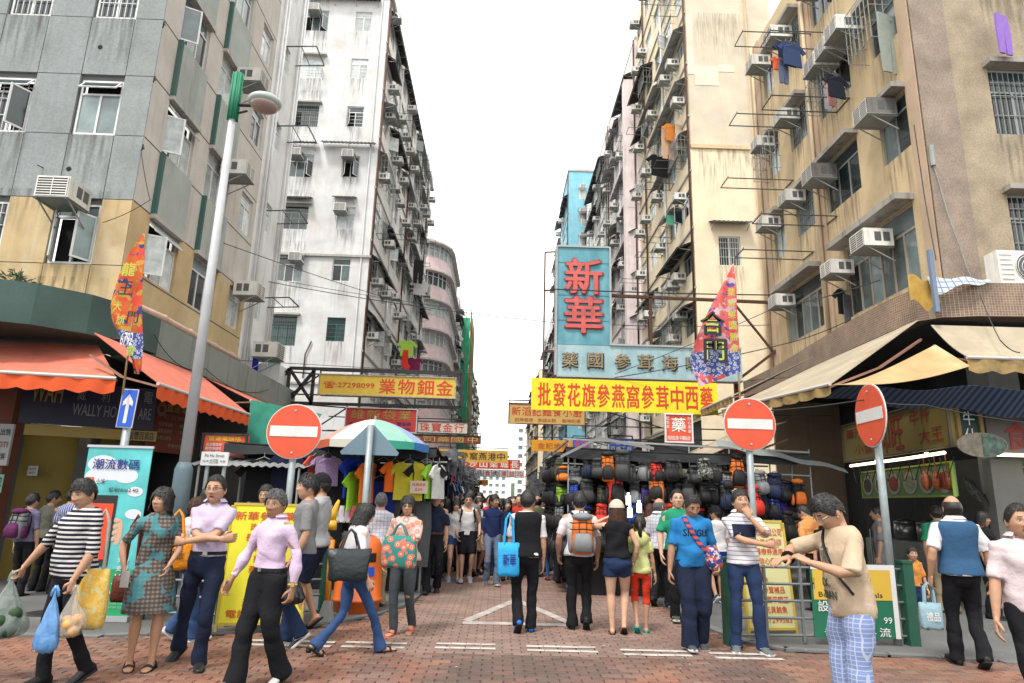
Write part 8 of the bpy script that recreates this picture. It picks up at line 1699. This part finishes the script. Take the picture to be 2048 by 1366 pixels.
I = INFO[P.name]; b = MB(); b.ball(I['M'] @ V3(-.21, .11, .98), (.10, .07, .15), 14, 10, Matrix.Rotation(R(-20), 3, 'Y')); tag(b.build('sling_bag', pat('woven_rwb', 'camo', [(.5, .07, .05), (.03, .06, .25), (.5, .48, .46)], 16), None, True), 'red white and blue woven sling bag on the hip of the blue T-shirt person', 'bag')
P = PP('person in white T-shirt, black cap and blue shorts seen from behind', 1440, 1208, 1012, 10, skin='b', hair='short', top=CW, sleeve=.5, bottom=cl('bright_blue', (.015, .06, .42)), btype='shorts', shoe='sneaker', scol=(.03, .06, .12), head=(30, 0, 0), feet=walk(.12), q=.9)
cap(P, CBK, 'black baseball cap on the person in blue shorts')
P = PP('person in a white and navy striped polo with hand on chin and crossed arm', 1496, 1304, 979, 172, skin='b', hair='short', top=STW, sleeve=.5, collar=CW, bottom=JD, w=1.0, head=(8, 7, 0), shoe='sneaker', scol=(.12, .14, .15), feet=((.12, .0, 0, 0, -10), (-.14, .05, 0, 0, 14)), hands=((-.17, .25, 1.13), (-.06, .19, 1.40)), elbow=((1, .2, -.6), (-.8, .4, -1)), hd=(((-1, .2, .05), (0, -1, 0), (0, 0, 1)), ((.35, -.15, .85), (0, -1, .2), (0, 0, 1))), curl=(.4, .9), hem=.9)
I = INFO[P.name]
bv = BVHTree.FromPolygons([v.co for v in I['top'].data.vertices], [p.vertices for p in I['top'].data.polygons]); b = MB()
def fn(u, v): x, z = -.125 + .25 * u, 1.33 - .14 * v; h = bv.ray_cast(Vector((x, 2, z)), Vector((0, -1, 0))); return Vector((x, (h[0].y if h[0] else .1) + .006, z))
b.grid(fn, 14, 8); b.build('chest_panel', CNV, P, True, True)
P = PP('person checking a watch in a beige T-shirt and blue checked trousers, right foreground', 1728, 1500, 980, 97, skin='b', hair='short', top=CBE, sleeve=.55, bottom=PJ, btype='loose', w=.99, belly=.03, glasses='clear', head=(0, -32, 0), lean=7, hem=.84, tfit=.02, hands=((.06, .42, 1.22), (-.10, .34, 1.20)), elbow=((1, -.2, .05), (-1, -.5, -.8)), hd=(((-.25, .95, -.1), (0, 0, -1), (-1, 0, 0)), ((.6, .5, .35), (0, -.3, -1), (1, 0, 0))), curl=(.4, .7))
I = INFO[P.name]; w0 = I['wr'][0]; b = MB(); e_ = (I['hd'][0] - w0).normalized(); s0 = e_.orthogonal().normalized(); s1 = e_.cross(s0); b.tube([w0 + (s0 * math.cos(a) + s1 * math.sin(a)) * .036 - e_ * .01 for a in np.linspace(0, 6.28, 17)], [(.016, .012)] * 17, 6); tag(b.build('wrist_watch', CBK, None, True), 'black watch on the raised wrist of the person in beige', 'watch')
strapline('black shoulder strap over the beige T-shirt', P, [(.06, -.08, 1.42), (.07, .02, 1.44), (.02, .12, 1.33), (-.08, .17, 1.15), (-.15, .15, 1.0)], .014, STRAP)
decal(P, 'BACK\nURBAN', .05, 1.02, .20, .14, GPO); decal(P, '木', .04, 1.24, .14, .26, cl('tree_print', (.22, .2, .18)), nm='tree_print', bold=-.01)
P = PP('person in a blue denim vest over a white shirt walking away on the right', 1945, 1338, 990, -14, skin='b', hair='balding', top=CPV if False else CW, sleeve=.5, collar=CW, vest=cl('denim_vest', (.035, .095, .19), bump=.5), bottom=CBK, w=1.10, feet=walk(-.14, 30), hands=((.28, .02, .86), (-.28, .0, .88)), tfit=.02)
I = INFO[P.name]; tote('small pale blue paper bag near the feet of the denim vest person', I['hd'][1] + V3(-.02, .02, -.20), .22, .26, .10, R(-10), cl('pale_blue_bag', (.25, .38, .45), .5), cl('pale_blue_bag', (.25, .38, .45)), I['hd'][1].z, '禮品', ink=INKW)
P = person('person in a pale pink polo shirt cut by the right edge of the photo', at(2030, 1000, 5.1).x, 5.1, 160, 1.64, skin='b', hair='crew', top=CPK, sleeve=.5, collar=CPK, bottom=CBK, w=1.02, mouth=1, head=(6, 0, 0), hands=((.26, .1, .84), (-.24, .0, .88)), feet=walk(.2))
P = PP('person in an orange polo shirt bending by the pale yellow board', 1640, 1225, 1005, 20, skin='b', hair='short', top=COR2, sleeve=.5, collar=COR2, bottom=CBK, lean=14, head=(20, -20, 0), w=1.05, q=.9)
P = PP('dark haired person in black looking right beside the denim vest person', 1990, 1240, 1022, -150, fem=1, skin='c', hair='bob', top=CBK, sleeve=.2, bottom=CBK, w=1.15, hands=((.25, .1, .84), (.1, .3, 1.15)), q=.9)
P = person('person in a green T-shirt seen from behind at the food counter', 7.15, 11.0, -25, 1.66, skin='b', hair='short', top=CGN, bottom=cl('khaki', (.25, .2, .13)), w=1.12, lean=12, q=.9)
P = person('cook in grey top, apron and face mask at the food counter', 6.5, 11.6, 60, 1.62, skin='b', hair='short', top=CGT, bottom=CGT, apron=cl('grey_apron', (.3, .31, .30)), q=.9)
P = person('child in an orange top near the green post at the food shop', 5.75, 9.5, 170, 1.06, skin='b', hair='short', top=cl('child_orange', (.55, .22, .05)), bottom=JD, btype='shorts', w=.85, child=1, shoe='sneaker', q=.9)
P = person('person in black behind the counter of the food shop', 6.0, 12.6, -160, 1.6, skin='b', hair='short', top=CBK, bottom=CBK, q=.7)
P = person('dark haired woman in black seated behind the watch checking person', 5.1, 10.6, 150, 1.5, fem=1, skin='b', hair='long', top=CBK, bottom=CBK, q=.7)
P = PP('person in a purple grey T-shirt with a backpack at the far left edge', 28, 1195, 985, -10, skin='b', hair='short', top=cl('purple_grey_tee', (.15, .13, .22)), bottom=CBK, q=.9)
I = INFO[P.name]; backpack('grey and purple backpack worn by the person at the far left edge', I['M'] @ Matrix.Translation((.03, -.14, .95)), PKC['grey'], cl('plum', (.10, .02, .08)))
P = PP('person in an olive grey T-shirt seen from behind at the left shop', 72, 1185, 980, -15, skin='b', hair='short', top=cl('olive_grey_tee', (.13, .13, .11)), bottom=CBK, head=(-30, 0, 0), q=.9)
P = PP('person in a blue and white striped shirt seen from behind at the left shop', 112, 1190, 975, -5, skin='b', hair='short', top=BST, sleeve=.5, bottom=CBK, w=1.08, q=.9)
P = person('person with black hair behind the street name plate', *G(385, 1230).xy, 60, 1.6, skin='b', hair='short', top=CGT, bottom=CNV, q=.7)
P = PP('long haired person in a teal print dress and red boots seen from behind', 1103, 1162, 1015, 5, fem=1, skin='a', hair='long', hcol=HR, top=TEL, sleeve=.5, bottom=JN, btype='slim', shoe='boot', scol=(.25, .03, .02), hem=.78, q=.9)
# --- crowd further down the street: a few figures copied with their own labels
rc = random.Random(77); CT = [('white', CW), ('black', CBK), ('grey', CGT), ('navy', CNV), ('pink', cl('pink_top', (.5, .22, .25))), ('pale blue', cl('pale_blue_top', (.25, .35, .48))), ('red', cl('red_top', (.45, .04, .03))), ('beige', CBE), ('olive', cl('olive_top', (.10, .11, .06))), ('striped', STW)]
CB_ = [('black trousers', CBK, 'trousers'), ('jeans', JD, 'trousers'), ('blue shorts', JN, 'shorts'), ('grey trousers', JG, 'trousers'), ('beige shorts', CBE, 'shorts')]
spots = [(830, 1010, 12.5), (893, 1012, 15), (915, 1018, 17), (950, 1015, 16), (962, 1008, 18.5), (1000, 1012, 16.5), (1028, 1012, 15.5), (1022, 1018, 20), (1075, 1012, 14.5), (1085, 1018, 18), (1120, 1010, 15.5), (1135, 1020, 18), (1205, 1022, 13), (1225, 1030, 13.4), (1250, 1035, 13.8), (1185, 1010, 14.5), (1095, 1015, 22), (1060, 1010, 24), (1040, 1008, 28), (1010, 1005, 25), (985, 1005, 29), (965, 1005, 24), (945, 1008, 26), (925, 1010, 22), (1075, 1005, 33), (1050, 1003, 38), (1020, 1002, 36), (995, 1002, 40), (975, 1003, 34), (955, 1005, 31), (1035, 1002, 46), (1005, 1001, 50), (985, 1001, 46), (1065, 1004, 29), (880, 1016, 14), (865, 1020, 16), (1145, 1014, 14), (1110, 1012, 27), (1012, 1002, 60), (1028, 1002, 55), (992, 1002, 64), (1046, 1003, 52), (972, 1002, 52), (1300, 1040, 11.6), (1220, 1015, 15.6)] + [(rc.uniform(905, 1190), rc.uniform(1002, 1014), rc.uniform(13.5, 27)) for _ in range(50)] + [(rc.uniform(940, 1090), rc.uniform(1001, 1006), rc.uniform(28, 60)) for _ in range(22)]
proto = []
for k in range(10):
    tn, tm = CT[k % 10]; bn, bm, bt = CB_[k % 5]; fem = k % 2; away = k % 3 != 0
    p = person('%s in %s top and %s, %s' % ('woman' if fem else 'man', tn, bn, 'walking away' if away else 'coming closer'), 0, 0, 0, 1.7, fem=fem, skin='abc'[k % 3], hair=['short', 'long', 'short', 'bob', 'messy', 'pony', 'crew', 'long', 'balding', 'bob'][k], hcol=HR if k in (7,) else None, top=tm, bottom=bm, btype=bt, feet=walk(rc.choice((.1, -.12, .16))), q=.6, w=rc.uniform(.94, 1.12), group='people thronging the far street')
    proto.append((p, fem, tn, bn, away)); 
crowd = {}
for i, (px, cy, Y) in enumerate(spots):
    p, fem, tn, bn, away = proto[i % 10] if i < 10 else proto[rc.randrange(10)]; q_ = at(px, cy, Y); H = (1.6 if fem else 1.68) * rc.uniform(.96, 1.03); yaw = R(rc.uniform(-25, 25) + (0 if away else 180))
    k_ = '%s in %s top and %s %s' % ('woman' if fem else 'man', tn, bn, 'facing away' if away else 'facing us')
    M = MT(q_.x, Y, 0, yaw, H / 1.7)
    if i < 10: p.matrix_basis = M; WM[p.name] = M; c = p
    else: c = tree_copy(p, M, None)
    crowd.setdefault(k_, []).append((Y, px, c))
for k_, L_ in crowd.items():
    for i, (Y, px, c) in enumerate(sorted(L_, key=lambda q: q[0])): c['label'] = '%s, %s' % (k_, 'nearest one so dressed' if i == 0 else ORD[i] + ' nearest so dressed')
# litter specks on the paving
b = MB(); rl = random.Random(31)
for k in range(90):
    x, y = rl.uniform(-6, 6), rl.uniform(6.3, 12); a = rl.uniform(0, 6); w_ = rl.uniform(.006, .02); h_ = w_ * rl.uniform(.4, 1); z = .030
    b.add([(x + math.cos(a) * w_, y + math.sin(a) * w_, z), (x - math.sin(a) * h_, y + math.cos(a) * h_, z + .003), (x - math.cos(a) * w_, y - math.sin(a) * w_, z), (x + math.sin(a) * h_, y - math.cos(a) * h_, z + .004)], [(0, 1, 2, 3)])
o = b.build('litter', mat('paper_scrap', (.5, .48, .45), .8, rnd=.3)); o['kind'] = 'stuff'; o['label'] = 'small scraps of litter scattered over the paving'
for o in TEMPLATES: bpy.data.objects.remove(o)
bpy.data.scenes.remove(TMP)
